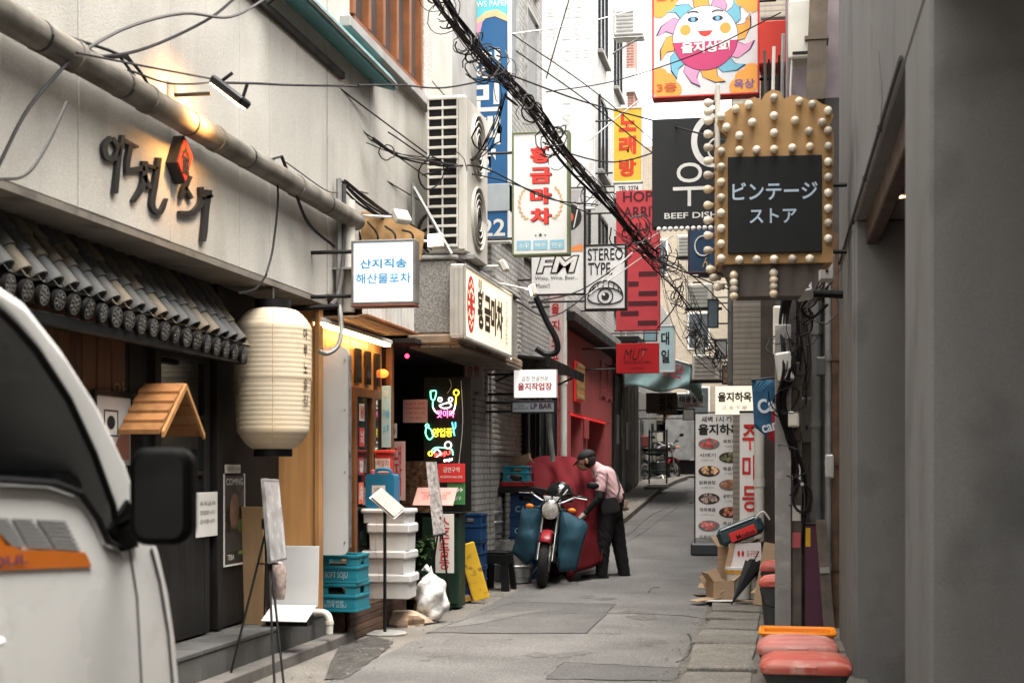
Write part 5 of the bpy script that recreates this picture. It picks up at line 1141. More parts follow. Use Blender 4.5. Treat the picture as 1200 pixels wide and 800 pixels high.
for sx, sz, tx in ((-1, -1, '3층'), (1, -1, '옥상'), (-1, 1, '소주'), (1, 1, '맥주')):
    for ox, oz, r in ((.40, .40, .10), (.30, .43, .08), (.43, .30, .08), (.36, .36, .09)): pr2([(max(-w_/2+.022, min(w_/2-.022, x)), max(.022, min(h_-.022, z))) for x, z in circ(sx*w_*ox, h_*.5+sz*h_*oz, w_*r, 18)], orange, .0006+.0003*RD.random(), 'cloud')
    disp(T, tx, sx*w_*.36, h_*.5+sz*h_*.405, w_*.19, h_*.085, M('cloud_red' if sx < 0 else 'cloud_violet', (.42, .08, .03) if sx < 0 else (.16, .10, .26), .6), .02, y=-.010)
T = thing('red_sign_box', 'plain red metal box end beside the big sun sign', 'sign', px(908, 73, 14.9)); MB().box(-.16, .15, 0, .5, 0, .44, .01).build('box', M('signal_red', (.48, .035, .02), .45, var=.06), T); MB().box(-.165, .155, -.006, .0, -.01, .02, .003).build('edge', M('sun_red_frame', 0), T)
MB().tube([(-.1, .25, -.01), (-.1, .25, -.25)], .02, 6).build('bracket', blackm, T)
# ================================================================ marquee sign with bulbs
mx0, mx1, md = 839, 977, 9.9
T, w_, h_ = sign('marquee_sign', 'gold scalloped marquee sign edged with round bulbs and a black Japanese panel', mx0, 196, mx1, 309, md, M('marquee_gold', (.36, .215, .09), .5, var=.14, scale=3, spots=.15, spot_col=(.2, .11, .05)), .34, None, side=M('marquee_gold', 0), arm=XJ, rz=rad(4))
goldm = MATS['marquee_gold']; z1 = (309-128)*md/F
crown = [(-w_/2, h_), (-w_/2, h_+.22), (-w_/2+.02, h_+.30), (-w_*.41, h_+.335), (-w_*.33, h_+.335)]
def mxz(x, y): return ((x-(mx0+mx1)/2)*md/F, (309-y)*md/F)
outl_ = [(839, 196), (839, 172), (851, 166), (853, 158), (845, 152), (841, 143), (842, 135), (850, 130), (856, 126), (862, 121), (870, 121), (874, 117), (885, 113), (893, 117), (897, 110), (905, 105), (914, 107), (919, 116), (928, 112), (940, 114), (946, 118), (956, 118), (964, 124), (972, 126), (976, 138), (972, 148), (976, 158), (976, 196)]
MB().prism([mxz(*p) for p in outl_], .0, .10).build('crown', goldm, T)
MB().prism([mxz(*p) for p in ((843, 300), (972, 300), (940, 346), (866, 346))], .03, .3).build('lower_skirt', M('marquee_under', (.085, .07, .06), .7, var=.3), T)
pa, pb_ = mxz(854, 297), mxz(962, 184); MB().box(pa[0], pb_[0], -.04, -.004, pa[1], pb_[1], .004).build('black_panel', M('panel_black', (.006, .0065, .0065), .6, var=.1), T)
jpm = M('lettering_pale_blue', (.36, .44, .52), .5, var=.05)
cx_, cz_ = mxz(908, 225); disp(T, 'ビンテージ', cx_, cz_, 98*md/F, 21*md/F, jpm, .015, y=-.043); cx_, cz_ = mxz(906, 254); disp(T, 'ストア', cx_, cz_, 54*md/F, 17*md/F, jpm, .015, y=-.043)
bulb_m = M('bulb_opal', (.66, .58, .46), .25, var=.05, spec=.6)
bulb = MB(); bulb.lathe([(.013, .0), (.013, -.014), (.018, -.02), (.027, -.034), (.030, -.05), (.027, -.066), (.017, -.077), (.001, -.081)], 14, axis='y'); bm_var = [bulb.mesh('bulb', m_, 50) for m_ in (bulb_m, M('bulb_warm', (.60, .49, .34), .2, var=.08, spec=.6), M('bulb_dusty', (.44, .38, .30), .4, var=.25, scale=30, spec=.5))]
sock = MB(); sock.lathe([(.019, .0), (.019, -.010), (.015, -.013)], 12, axis='y'); smesh_ = sock.mesh('socket', M('socket_brown', (.16, .10, .05), .6), 30)
def put_bulb(x, z, y=-.002, rot=(0, 0, 0)):
    o = bpy.data.objects.new('bulb', RD.choice((bm_var[0], bm_var[0], bm_var[1], bm_var[2]))); COL.objects.link(o); o.parent = T; o.location = (x, y, z); o.rotation_euler = rot
    q = bpy.data.objects.new('socket', smesh_); COL.objects.link(q); q.parent = o
for bx, by in [(846, y) for y in (137, 178, 196, 214, 232, 250, 268, 286, 303)] + [(969, y) for y in (134, 157, 175, 193, 211, 229, 247, 264, 282)] + [(x, 305) for x in (867, 887, 907, 928, 948)] + \
              [(852, 150), (863, 129), (878, 124), (907, 117), (936, 122), (951, 126), (882, 145), (907, 138), (931, 144), (962, 147), (867, 160), (907, 158), (947, 157), (867, 177), (887, 177), (907, 177), (928, 176), (948, 175)]:
    put_bulb(*mxz(bx, by))
for y in (112, 122, 133, 149, 165, 181, 198, 215, 234, 252, 270, 288): put_bulb(-w_/2-.003, mxz(0, y)[1], .16, (0, 0, rad(-90)))
for y in (312, 322, 333): put_bulb(-w_/2+.01+.05*(y-312)/21, mxz(0, y)[1], .12, (0, 0, rad(-70)))
for x, yl_ in ((861, (318, 326, 334, 342)), (907, (316, 324, 332, 340))):
    for y in yl_: put_bulb(mxz(x, 0)[0], mxz(0, y)[1], .028, (rad(30), 0, 0))
MB().box(-w_/2-.002, -w_/2+.03, .004, .33, h_, h_+.6, .01).build('side_fin', cream, T)

# ================================================================ small signs lower down
T, w_, h_ = sign('workshop_sign', 'small rounded white glowing sign with red and grey words', 602, 433, 652, 466, 16.4, M('lit_neutral', (.8, .8, .78), .4, var=0, emis=(1, .97, .93), estr=.26), .1, None, side=white, arm=XG)
disp(T, '곱창 전골전문', 0, h_*.68, w_*.62, h_*.17, brownink, 0); disp(T, '을지작업장', 0, h_*.40, w_*.8, h_*.27, M('glow_red_ink', (.45, .02, .02), .5), .03)
T, w_, h_ = sign('lp_bar_sign', 'small grey box sign with black words below the white glowing one', 599, 469, 651, 484, 16.3, M('lp_grey', (.22, .24, .26), .4, var=.1), .1, blackm, .018, arm=XG)
disp(T, 'LP BAR', w_*.18, h_*.55, w_*.48, h_*.42, M('lp_ink', (.035, .01, .03), .6), .03); disp(T, 'The Slow\nSince 2016 OLD POP', -w_*.28, h_*.5, w_*.32, h_*.42, ink, 0)
T, w_, h_ = sign('ribbed_notice_sign', 'grey panel with red vertical words hung under the concrete ledge', 528, 414, 566, 466, 15.9, M('grey_panel', (.34, .34, .33), .6, var=.12), .03, None)
for i, c_ in enumerate(('을지', '로작', '업장', '곱창')): disp(T, '\n'.join(c_), (-.32+.21*i)*w_, h_*.68, w_*.17, h_*.4, M('dull_red_ink', (.30, .06, .06), .6), .02)
disp(T, '3F', w_*.3, h_*.1, w_*.15, h_*.07, ink)
T, w_, h_ = sign('pink_strip_sign', 'narrow pink and white strip sign hanging before the grey tiles', 644, 345, 658, 437, 19.4, M('pink_white_panel', (.62, .45, .43), .5, var=.1), .08, None, arm=XG)
for i, ch in enumerate('을지노포'): disp(T, ch, 0, h_*(.82-.21*i), w_*.65, h_*.13, redink, .02)
# giant banner, its overexposed glare painted in: letters nearly as pale as the ground
T, w_, h_ = sign('glare_banner', 'huge glare-white banner with columns of letters paled to near nothing', 634, -60, 697, 246, 20.3, M('banner_glare_white', (.62, .61, .59), .7, var=.08, streak=.3, streak_col=(.36, .34, .31)), .06, M('alu_white', 0), .02, arm=-3.4)
fl = M('glare_pale_letter', (.56, .55, .54), .7)
for x_, col in ((-.30, '서울의뮤직'), (-.02, 'MAGIC/ISM'), (.20, '오리5갈라'), (.38, '문밥시한라')):
    for i, ch in enumerate(col): disp(T, ch, x_*w_, h_*(.92-.082*i), w_*.15, h_*.045, fl, .01)
disp(T, '2268\n8892', .30*w_, h_*.14, w_*.3, h_*.08, fl, 0)
# far signs and awning
T, w_, h_ = sign('daily_sign', 'pale cyan vertical sign with black characters behind the red signs', 772, 381, 791, 436, 27.5, M('pale_cyan', (.42, .58, .60), .5, var=.06), .1, white, .025, arm=-3.4)
for i, ch in enumerate('대일'): disp(T, ch, -w_*.1, h_*(.72-.38*i), w_*.5, h_*.28, ink, .03)
T, w_, h_ = sign('silbi_sign', 'grey shop sign with dark words under the teal awning', 794, 461, 826, 477, 33.0, M('sign_dim', (.34, .33, .31), .6, var=.12), .1, None); disp(T, '태광실비', 0, h_*.6, w_*.85, h_*.5, ink, .03); disp(T, '02-2266-8857', 0, h_*.2, w_*.6, h_*.15, redink)
T, w_, h_ = sign('metal_shop_sign', 'brownish shop sign with faded dark words beyond the dark shop', 757, 460, 793, 484, 31.5, M('sign_brown_dim', (.22, .18, .15), .6, var=.2), .1, None); disp(T, '공진\n금속', w_*.15, h_*.5, w_*.45, h_*.75, ink, .02)
aw = thing('teal_awning', 'faded teal fabric awning with red words sagging over the far shops', 'awning', px(780, 460, 30)); tm = M('awning_teal', (.27, .41, .41), .8, var=.2, scale=3, streak=.35)

def aw_pt(u, v):      # end curtain of the awning: u across, v down
    x = -3.05+1.32*u; zt_ = 3.86-.40*u; zb_ = 3.02-.10*u+.05*math.sin(u*9); z = zt_+(zb_-zt_)*v
    return Vector((x, 28.6+.05*math.sin(u*14+v*6)*v+.04*math.sin((u*1.5+v)*8)*v, z))
b = MB(); NU, NV = 28, 12
for j in range(NV+1):
    for i in range(NU+1): b.v.append(tuple(aw_pt(i/NU, j/NV)))
for j in range(NV):
    for i in range(NU): q = j*(NU+1)+i; b.f.append((q, q+1, q+NU+2, q+NU+1)); b.mi.append(0)
o = b.build('end_curtain', tm, aw, True, abs_=True); o.modifiers.new('thick', 'SOLIDIFY').thickness = .012
b = MB()
for j in range(9):
    for i in range(9): u = i/8; b.v.append((-3.05+1.32*u, 28.6+.55*j, 3.87-.40*u-.05*math.sin(math.pi*u)*abs(math.sin(j*math.pi/2))))
for j in range(8):
    for i in range(8): q = j*9+i; b.f.append((q, q+1, q+10, q+9)); b.mi.append(0)
o = b.build('roof_sheet', tm, aw, True, abs_=True); o.modifiers.new('thick', 'SOLIDIFY').thickness = .012
b = MB()
for j in range(25):
    y = 28.6+4.4*j/24; b.v += [(-1.73, y, 3.46), (-1.72, y, 2.95+.05*math.sin(j*1.3))]
for j in range(24): b.f.append((2*j, 2*j+1, 2*j+3, 2*j+2)); b.mi.append(0)
o = b.build('valance', tm, aw, True, abs_=True); o.modifiers.new('thick', 'SOLIDIFY').thickness = .012
MB().tube([Vector((-1.73, 28.6, 3.47))-aw.location, Vector((-1.73, 33, 3.47))-aw.location], .025, 6).build('front_rail', galv, aw); MB().tube([Vector((-3.05, 28.6, 3.87))-aw.location, Vector((-1.73, 28.6, 3.47))-aw.location], .025, 6).build('end_rail', galv, aw)
text(aw, '원재단', -2.25-aw.location.x, 3.40-aw.location.z, .82, .28, M('awning_red', (.38, .06, .07), .7), y=28.5-aw.location.y, bold=.03, tilt=rad(-14))
# red shop's round emblem
em = thing('lattice_emblem', 'red-lit square fretwork emblem on the red shop wall', 'emblem', (XR+.02, onx(XR, 676, 450).y, 2.52)); b = MB()
for i in range(4): b.box(.03, .06, -.42, .42, .02+i*.17, .07+i*.17, .006); 
for i in range(5): b.box(.031, .059, -.42+i*.195, -.36+i*.195, .0, .6, .006)
b.build('fretwork', M('fret_gold', (.5, .34, .14), .5, metal=.3), em); MB().box(.0, .02, -.45, .45, -.03, .63).build('glow_panel', M('emblem_glow', (.8, .05, .04), .5, var=0, emis=(1, .04, .03), estr=.06), em)
# flood lamps over the box signs
def flood(p, lab, aim=(0, 1, -.6), lit=True, L_=.35, wall=None, warm=True):
    T = thing('flood_lamp', lab, 'lamp', p, 0, 'small flood lamps over the box signs'); rot = Vector(aim).to_track_quat('Z', 'Y').to_matrix().to_4x4()
    MB().box(-.07, .07, -.06, .06, -.04, .02, .01, rot).build('head', cream, T); MB().box(-.058, .058, -.048, .048, .021, .026, 0, rot).build('lens', M('lamp_face', (1, .95, .85), .4, var=0, emis=(1, .85, .62), estr=9) if lit else glassy, T)
    if wall: MB().tube([(0, 0, 0), Vector(wall)-Vector(p)], .012, 6).build('arm', white, T)
p = px(510, 282, 12.2); flood(p, 'small lit flood lamp shining at the square seafood sign', (-.25, -1, .05), True, wall=(XA, p.y, p.z))
p = px(470, 255, 11.6); flood(p, 'white unlit flood lamp on a straight arm above the seafood sign', (-.6, .5, -.6), False, wall=onx(XA, 412, 252))
p = px(590, 312, 14.8); flood(p, 'unlit flood lamp reaching out over the long ledge sign', (-1, 0, -.5), False, wall=(-3.32, p.y, p.z+.02))
p = px(624, 340, 15.6); flood(p, 'lit flood lamp hanging off the end of the ledge sign', (-1, -.2, -.3), True, wall=(-3.32, p.y-.6, p.z+.1))
gl = thing('globe_lamp', 'round white globe lamp under the end of the ledge sign', 'lamp', px(593, 426, 15.9)); MB().ball((0, 0, .07), .065, 18, 12).build('globe', M('globe_opal', (.9, .9, .88), .4, var=0, emis=(1, .97, .93), estr=1.6), gl, True); MB().tube([(0, 0, .13), (0, 0, .3), (-.35, 0, .3)], .01, 6).build('stem', black, gl)
ol = thing('orange_lamp', 'small orange glass lamp inside the bar doorway', 'lamp', px(449, 440, 13.1)); MB().ball((0, 0, .02), .05, 16, 10, (1, 1, .8)).build('shade', M('orange_glass', (.8, .2, .04), .4, var=0, emis=(1, .16, .02), estr=1.5), ol, True); MB().tube([(0, 0, .06), (0, 0, .9)], .004, 5).build('cord', black, ol)
for i, (x, y) in enumerate(((477, 417), (438, 418))):
    rl = thing('red_lamp', ('tiny red pilot lamp deep in the dark bar front', 'tiny red pilot lamp by the bar door post')[i], 'lamp', px(x, y, 13.6)); MB().ball((0, 0, 0), .022, 10, 6).build('bulb', M('pilot_red', (.9, .02, .03), .4, var=0, emis=(1, .02, .05), estr=5), rl, True); MB().tube([(0, 0, .02), (0, .05, .3)], .004, 4).build('cord', black, rl)
# ================================================================ air conditioner outdoor unit on brackets
acm = M('ac_cream', (.53, .50, .44), .5, var=.1, scale=3, streak=.35, streak_col=(.22, .19, .14))
ac0, ac1 = px(500, 305, 13.4), px(548, 305, 13.4)
AC = thing('aircon_unit', 'tall cream double-fan air conditioner on steel brackets above the ledge', 'air conditioner', ((ac0.x+ac1.x)/2, ac0.y, 3.42)); aw_ = (ac1.x-ac0.x); ah = px(500, 112, 13.4).z-3.42; al = 1.02
MB().box(-aw_/2, aw_/2, .02, al, .0, ah, .02).build('cabinet', acm, AC)
gx0, gx1 = -aw_/2+.02, aw_/2*.52
MB().box(gx0, gx1, .004, .018, .06, ah-.04).build('grille_back', black, AC)
nr = 15; gh = (ah-.10)/nr
for i in range(nr+1): MB().box(gx0-.012, gx1+.012, -.012, .003, .052+i*gh, .052+i*gh+.026, .003).build('grille_bar', acm, AC)
for x in (gx0-.012, (gx0+gx1)/2-.008, gx1): MB().box(x, x+.016, -.010, .0028, .05, ah-.03, .003).build('grille_post', acm, AC)
MB().box(aw_/2*.62, aw_/2-.01, -.003, .019, .03, ah-.03, .004).build('corner_panel', acm, AC)
for z in (ah*.27, ah*.74):
    for r in (.30, .24, .18, .12): MB().tube([(aw_/2+.02, al*.52+r*math.cos(a*math.pi/10), z+r*math.sin(a*math.pi/10)) for a in range(21)], .007, 5).build('fan_guard', acm, AC, True)
    MB().lathe([(.31, 0), (.31, .02), (.29, .02), (.29, 0)], 24, (aw_/2, al*.52, z), 'x').build('fan_ring', acm, AC, smooth=30); MB().lathe([(.29, .003), (.001, .003)], 24, (aw_/2, al*.52, z), 'x', cap=False).build('fan_opening', black, AC)
    for k in range(3): mt = Matrix.Translation((aw_/2+.008, al*.52, z)) @ Matrix.Rotation(k*2.094, 4, 'X'); MB().box(-.001, .004, -.05, .05, .05, .27, 0, mt).build('fan_blade', M('fan_grey', (.08, .08, .08), .5), AC)
for y in (.1, al-.1): MB().box(-aw_/2-.1, aw_/2+.06, y-.02, y+.02, -.05, -.002, .004).build('bracket', galv, AC)
MB().tube([(-aw_/2-.12, -.02, .62), (aw_/2*.3, -.03, -.02)], .018, 4).build('brace', galv, AC)
MB().tube([(-aw_/2-.13, -.02, .0), (-aw_/2-.13, -.02, .66)], .02, 4).build('upright', galv, AC)
for x in (.15, .1): MB().tube(bez([(-aw_/2, .3, x*3), (-aw_/2-.12, .2, x*2), (-aw_/2-.2, .0, .0-x*2)], 6), .018, 6).build('refrigerant_pipe', cable_m, AC)
# second floor small aircon far, on the white brick
p = px(736, 44, 27); T = thing('far_aircon_unit', 'small white air conditioner on a bracket high on the white brick wall', 'air conditioner', p); MB().box(-.28, .28, 0, .5, .05, .6, .02).build('cabinet', white, T)
for i in range(6): MB().box(-.22, .1, -.012, -.001, .12+i*.07, .15+i*.07).build('grille_bar', galv, T)
MB().tube([(-.28, 0, 0), (.28, 0, 0)], .02, 4).build('bracket', galv, T); MB().tube([(-.3, 0, -.3), (.25, 0, .0)], .02, 4).build('brace', galv, T)
# cream box high on the right and the brown duct
p = px(940, 68, 12.05); T = thing('cream_cabinet', 'cream metal cabinet high on the service building', 'cabinet', p); MB().box(-.115, .115, 0, .25, 0, .5, .015).build('cabinet', cream, T); MB().box(-.08, .08, -.006, -.001, .03, .055).build('vent', black, T)
p = px(957, 116, 12.0); T = thing('sheet_duct', 'brownish bent sheet metal duct above the marquee sign', 'duct', p); MB().add([(-.09, 0, 0), (.07, 0, 0), (.10, 0, 1.05), (-.05, 0, 1.05), (-.09, .18, 0), (.07, .18, 0), (.10, .18, 1.05), (-.05, .18, 1.05)], [(0, 1, 2, 3), (4, 5, 6, 7), (0, 1, 5, 4), (1, 2, 6, 5), (2, 3, 7, 6), (3, 0, 4, 7)]).build('duct', M('duct_brown', (.14, .11, .085), .45, metal=.6, var=.4, scale=5), T); MB().box(-.1, .1, -.02, .2, .5, .53).build('seam', M('duct_brown', 0), T)
# teal folded awning under the brown window
t0, t1 = onx(-3.3, 330, 400).y, onx(-3.3, 456, 400).y
T = thing('folded_awning', 'rolled teal awning in a black frame below the brown window', 'awning', (-3.35, (t0+t1)/2, 4.7)); hl = (t1-t0)/2
MB().prism([(-.08, 0), (.10, -.05), (.12, 0.02), (.06, .09), (-.08, .12)], -hl, hl).build('fabric', M('awning_fresh_teal', (.10, .24, .25), .8, var=.15, streak=.2), T)
MB().box(-.09, -.05, -hl-.8, hl*.3, -.2, -.14, .006).build('frame', blackm, T); MB().tube([(-.06, -hl, -.17), (.1, -hl, -.05)], .012, 6).build('brace', blackm, T); MB().tube([(.12, -hl, -.01), (.12, hl, -.01)], .016, 6).build('front_rail', steel, T)
# ================================================================ clutter of the far end: signs, units, ducts and panels on both sides
def far_sign(x0, y0, x1, y1, d, col, txt, tcol, lab, arm):
    T, w_, h_ = sign('far_shop_sign', lab, x0, y0, x1, y1, d, M('far_%d_%d' % (x0, y0), col, .55, var=.15, streak=.3), .1, blackm, .02, arm=arm)
for a in ((815, 392, 826, 430, 30, (.42, .40, .36), '금속', ink, 'pale vertical sign hanging beyond the cable snarl', -.75), (829, 350, 842, 384, 27, (.16, .22, .26), '전기', white, 'slate blue vertical sign on the brown brick building', -.6), (838, 398, 852, 420, 25, (.34, .36, .33), '공구', ink, 'small grey sign projecting from the brown brick corner', -.6),
          (800, 437, 815, 447, 33, (.45, .44, .42), '조명', redink, 'little white sign behind the end of the teal awning', -3.4), (754, 384, 770, 400, 29, (.20, .30, .33), '기계', white, 'dull teal sign just above the awning roof', -3.3), (812, 330, 822, 352, 32, (.40, .20, .08), '볼트', white, 'rusty orange sign far up the brick wall', -.75),
          (846, 428, 858, 450, 22, (.42, .30, .22), '포차', redink, 'peach lantern-like sign left of the warm tavern sign', -.6), (800, 478, 814, 492, 34, (.30, .28, .25), '실비', ink, 'brownish board low under the grey shop sign', -3.4)): far_sign(*a)
for i, (x, y, d) in enumerate(((806, 300, 33), (818, 360, 30), (836, 320, 26), (826, 445, 28))):
    p = px(x, y, d); T = thing('wall_aircon', ('air conditioner high on the far brick wall', 'air conditioner midway up the far brick wall', 'air conditioner nearest the navy sign', 'air conditioner low beyond the cable snarl')[i], 'air conditioner', p, 0, 'air conditioners on the far walls')
    MB().box(-.25, .3, 0, .7, 0, .5, .02).build('cabinet', cream, T)
    for k in range(5): MB().box(-.2, .2, -.014, -.001, .08+k*.08, .11+k*.08).build('grille_bar', galv, T)
    MB().box(-.28, .5, .05, .1, -.06, -.002).build('bracket', blackm, T)
for i, (x, t0_, r, m_, lab) in enumerate(((-.82, 26, .05, galv, 'grey downpipe on the far right wall'), (-.68, 21, .045, M('pipe_dark_grey', (.14, .14, .135), .6, var=.2, streak=.3), 'dark downpipe at the brown brick corner'), (-.85, 31, .06, cream, 'cream flue on the far right wall'), (-3.25, 30.2, .05, galv, 'grey downpipe between the red and dark shops'), (-3.2, 21.4, .05, M('pvc_white', (.50, .48, .44), .5, var=.15, streak=.3), 'white downpipe at the red shop corner'))):
    T = thing('downpipe', lab, 'pipe', (x, t0_, gz(t0_)), 0); MB().tube([(0, 0, 0), (0, 0, 4.6)], r, 10).build('pipe', m_, T, True)
    for z in (1.0, 2.4, 3.8): MB().tube([(0, 0, z), (0, 0, z+.07)], r+.01, 10).build('collar', m_, T, True)
    MB().tube(bez([(0, 0, 4.6), (0, .05, 4.75), (.25 if x > -2 else -.2, .1, 4.8)], 5), r, 8).build('bend', m_, T, True)
# dark shop openings and goods low at the end of the street
T = thing('far_stall', 'dim open stall with shelves under the grey shop sign', 'stall', (-3.0, 40, gz(40)))
MB().box(-.5, .5, 0, 1.2, 2.2, 2.3, .02).build('roof', galv, T); MB().box(-.5, .5, 1.15, 1.2, 0, 2.2).build('back', blackp, T)
for z in (.4, .9, 1.5): MB().box(-.48, .48, .2, 1.1, z, z+.04).build('shelf', woodd, T)
for k in range(9): MB().box(-.42+.3*(k % 3), -.2+.3*(k % 3), .3, .7, .44+.5*(k//3), .7+.5*(k//3), .01).build('goods', (cream, woodo, steel)[k % 3], T)
T = thing('parked_cart', 'small dark hand cart by the far kerb', 'cart', (-.95, 33, gz(33))); MB().box(-.3, .3, 0, .9, .35, .6, .02).build('tray', woodd, T)
for y in (.2, .7): MB().lathe([(.2, -.03), (.2, .03)], 16, (-.32, y, .2), 'x').build('wheel', black, T)
MB().tube([(-.25, 0, .6), (-.25, -.3, 1.0), (.25, -.3, 1.0), (.25, 0, .6)], .018, 6).build('handle', steel, T)
# potted shrubs at the foot of the far right wall
for i, (x, s_) in enumerate(((-.9, 22.5), (-1.0, 26.0))):
    T = thing('street_shrub', ('small leafy shrub in a pot behind the menu banner', 'small leafy shrub in a pot farther up the wall')[i], 'plant', (x, s_, gz(s_))); MB().lathe([(.14, 0), (.19, .3), (.16, .3)], 14).build('pot', M('clay_pot', (.25, .11, .06), .8), T, smooth=30); b = MB()
    for k in range(160): p = Vector((RD.gauss(0, .16), RD.gauss(0, .16), .35+abs(RD.gauss(.25, .2)))); leaf(b, p, Vector((RD.uniform(-1, 1), RD.uniform(-1, 1), RD.uniform(-.2, .8))), RD.uniform(.06, .1), .02)
    b.build('leaf_cluster', leafm, T); MB().tube([(0, 0, .28), (.02, 0, .6)], .01, 5).build('stem', woodd, T)
# ================================================================ overhead cables
def wire(pts, r, mat, label, group=None, n=7, name='overhead_wire', cat='wire'):
    P = bez([px(*p) if not isinstance(p, Vector) else p for p in pts], n) if len(pts) > 2 else [px(*p) for p in pts]
    c = P[0].copy(); o = MB().tube([p-c for p in P], r, 5).build(name, mat, smooth=True); o.location = c; tag(o, label, cat, group); return o
def bundle(name, label, spine, n, spread, rr, loops=0, seed=1):
    r = random.Random(seed); S = [px(*p) for p in spine]; base = thing(name, label, 'cable bundle', S[0])
    for i in range(n):
        ph = r.uniform(0, 6.28); f = r.uniform(.5, 1.4); rad_ = spread*math.sqrt(r.random()); pts = []
        for k, p in enumerate(S):
            a = ph+f*k; pts.append(p+Vector((rad_*math.cos(a), rad_*.5*math.sin(a*1.3), rad_*math.sin(a)))-base.location)
        MB().tube(bez(pts, 6), r.choice(rr), 5).build('cable', r.choice((cable_m, cable_m, cable_m, cable_m, cable_g, M('cable_plum', (.03, .012, .018), .5))), base, True)
    for i in range(loops):
        k = r.uniform(.5, len(S)-1.6); j = int(k); c = S[j].lerp(S[j+1], k-j)-base.location; R_ = r.uniform(.05, .16); ax = Vector((r.uniform(-.5, .5), r.uniform(-1, 1), r.uniform(-.5, .5))).normalized(); u = ax.orthogonal().normalized(); v_ = ax.cross(u)
        c += Vector((r.uniform(-.1, .1), r.uniform(-.05, .05), r.uniform(-.12, .06))); sp = r.uniform(250, 420)
        MB().tube([c+(u*math.cos(rad(q))+v_*math.sin(rad(q))*r.uniform(.8, 1.1))*R_ for q in range(0, int(sp), 24)], r.choice((.004, .006, .008)), 4).build('coil', r.choice((cable_m, cable_g, cable_m, cable_m)), base, True)
    return base
bundle('cable_bundle', 'thick tangled bundle of black cables slanting down across the alley', [(500, -30, 12.2), (518, 2, 12.4), (542, 38, 12.8), (572, 74, 13.1), (602, 103, 13.4), (632, 138, 13.9), (662, 182, 14.4), (704, 228, 15), (742, 272, 16.4), (766, 300, 17.5)], 19, .075, (.004, .005, .006, .008), 55, 3)
bundle('cable_tangle', 'loose snarl of grey and black cables in mid air beyond the red sign', [(735, 262, 16.6), (765, 292, 17.6), (785, 312, 18.5), (797, 350, 19.5), (812, 388, 20.5), (838, 418, 21.5), (870, 438, 22.5)], 13, .22, (.003, .004, .006), 55, 8)
bundle('cable_strand', 'slim bunch of black cables dropping past the blue sign to the ledge', [(592, 112, 13.4), (580, 150, 13.5), (560, 182, 13.6), (530, 192, 13.3), (470, 185, 12.4), (435, 165, 11.9)], 5, .05, (.005, .007), 4, 5)
G1 = 'single wires strung over the alley'
W_ = [([(420, 100, 10.2), (470, 100, 11.5), (520, 103, 13), (580, 92, 13.6)], .008, cable_m), ([(148, -2, 8.0), (240, 66, 9.1), (360, 155, 10.9), (500, 240, 13.9)], .006, cable_m),
      ([(200, -2, 8.6), (300, 60, 9.9), (420, 150, 11.9), (520, 222, 14)], .006, cable_m), ([(290, 15, 9.6), (400, 105, 11.4), (500, 180, 13.3)], .007, cable_m),
      ([(590, 85, 13.5), (680, 118, 15), (760, 140, 15), (860, 168, 13)], .009, cable_m), ([(605, 60, 13.5), (690, 120, 15), (780, 190, 15), (860, 230, 14)], .007, cable_m),
      ([(600, 40, 13.4), (700, 110, 15.5), (800, 195, 17)], .006, cable_m), ([(640, 172, 14.2), (720, 190, 15), (800, 165, 15), (860, 130, 13)], .008, cable_m),
      ([(668, -4, 13), (655, 40, 13.4), (640, 92, 13.9)], .006, M('cable_plum', (.03, .012, .018), .5)), ([(640, 108, 14), (720, 95, 15), (820, 62, 14.5), (915, 15, 13)], .006, cable_m),
      ([(600, 40, 13.5), (680, 28, 15), (770, 4, 16), (800, -8, 16)], .007, cable_w), ([(690, 165, 16), (760, 110, 16), (840, 62, 15.8), (880, 15, 15)], .008, cable_w),
      ([(495, 205, 13), (560, 195, 13.5), (640, 232, 14.5), (700, 240, 16)], .008, cable_m), ([(455, 155, 12.3), (520, 195, 13.2), (600, 215, 14.2), (690, 250, 15.8)], .007, cable_m),
      ([(620, 355, 17), (680, 340, 18), (740, 300, 19)], .009, cable_m), ([(600, 350, 16.5), (650, 370, 18), (720, 318, 19.5)], .008, cable_m), ([(705, 330, 18.5), (760, 280, 18.5), (800, 262, 18)], .007, cable_w),
      ([(690, 345, 18.5), (740, 310, 18.5), (790, 275, 18)], .007, cable_w), ([(770, 385, 21), (790, 360, 20), (800, 330, 19.5)], .01, cable_m), ([(745, 292, 17), (800, 318, 18), (870, 345, 20)], .009, cable_m), ([(752, 300, 17), (810, 360, 20), (850, 420, 24)], .009, cable_m), ([(775, 300, 19), (820, 330, 20), (868, 380, 21)], .008, cable_m)]
W_L = ('black wire crossing level from the plaster wall to the big cable bundle', 'thin wire slanting down the plaster wall past the floodlight', 'thin wire slanting to the foot of the air conditioner', 'thin wire slanting down below the teal awning', 'black wire from the big bundle to the top of the marquee',
 'wire falling steeply across the black sign towards the marquee', 'thin wire from the big bundle over the yellow karaoke sign', 'black wire dipping from the bundle then rising to the marquee top', 'plum coloured wire hanging steeply before the huge glare-white banner', 'thin black wire rising across the face of the sun sign',
 'white wire passing over the huge glare-white banner', 'white wire rising across the corner of the sun sign', 'black wire passing just above the seafood sign lamp', 'black wire crossing before the air conditioner grille', 'black wire rising past the drawn eye sign', 'black wire drooping under the record player sign',
 'upper white wire before the red vertical sign', 'lower white wire before the red vertical sign', 'short black wire dropping behind the red bars sign', 'black wire leaving the snarl towards the navy sign', 'black wire dropping from the snarl to the far end', 'black wire from the snarl to the brown brick corner')
for i, (p, r, m_) in enumerate(W_): wire(p, r, m_, W_L[i], G1)
def onwall(pts, t): return [onx(t, *p) for p in pts]
G2 = 'wires clipped along the plaster wall'
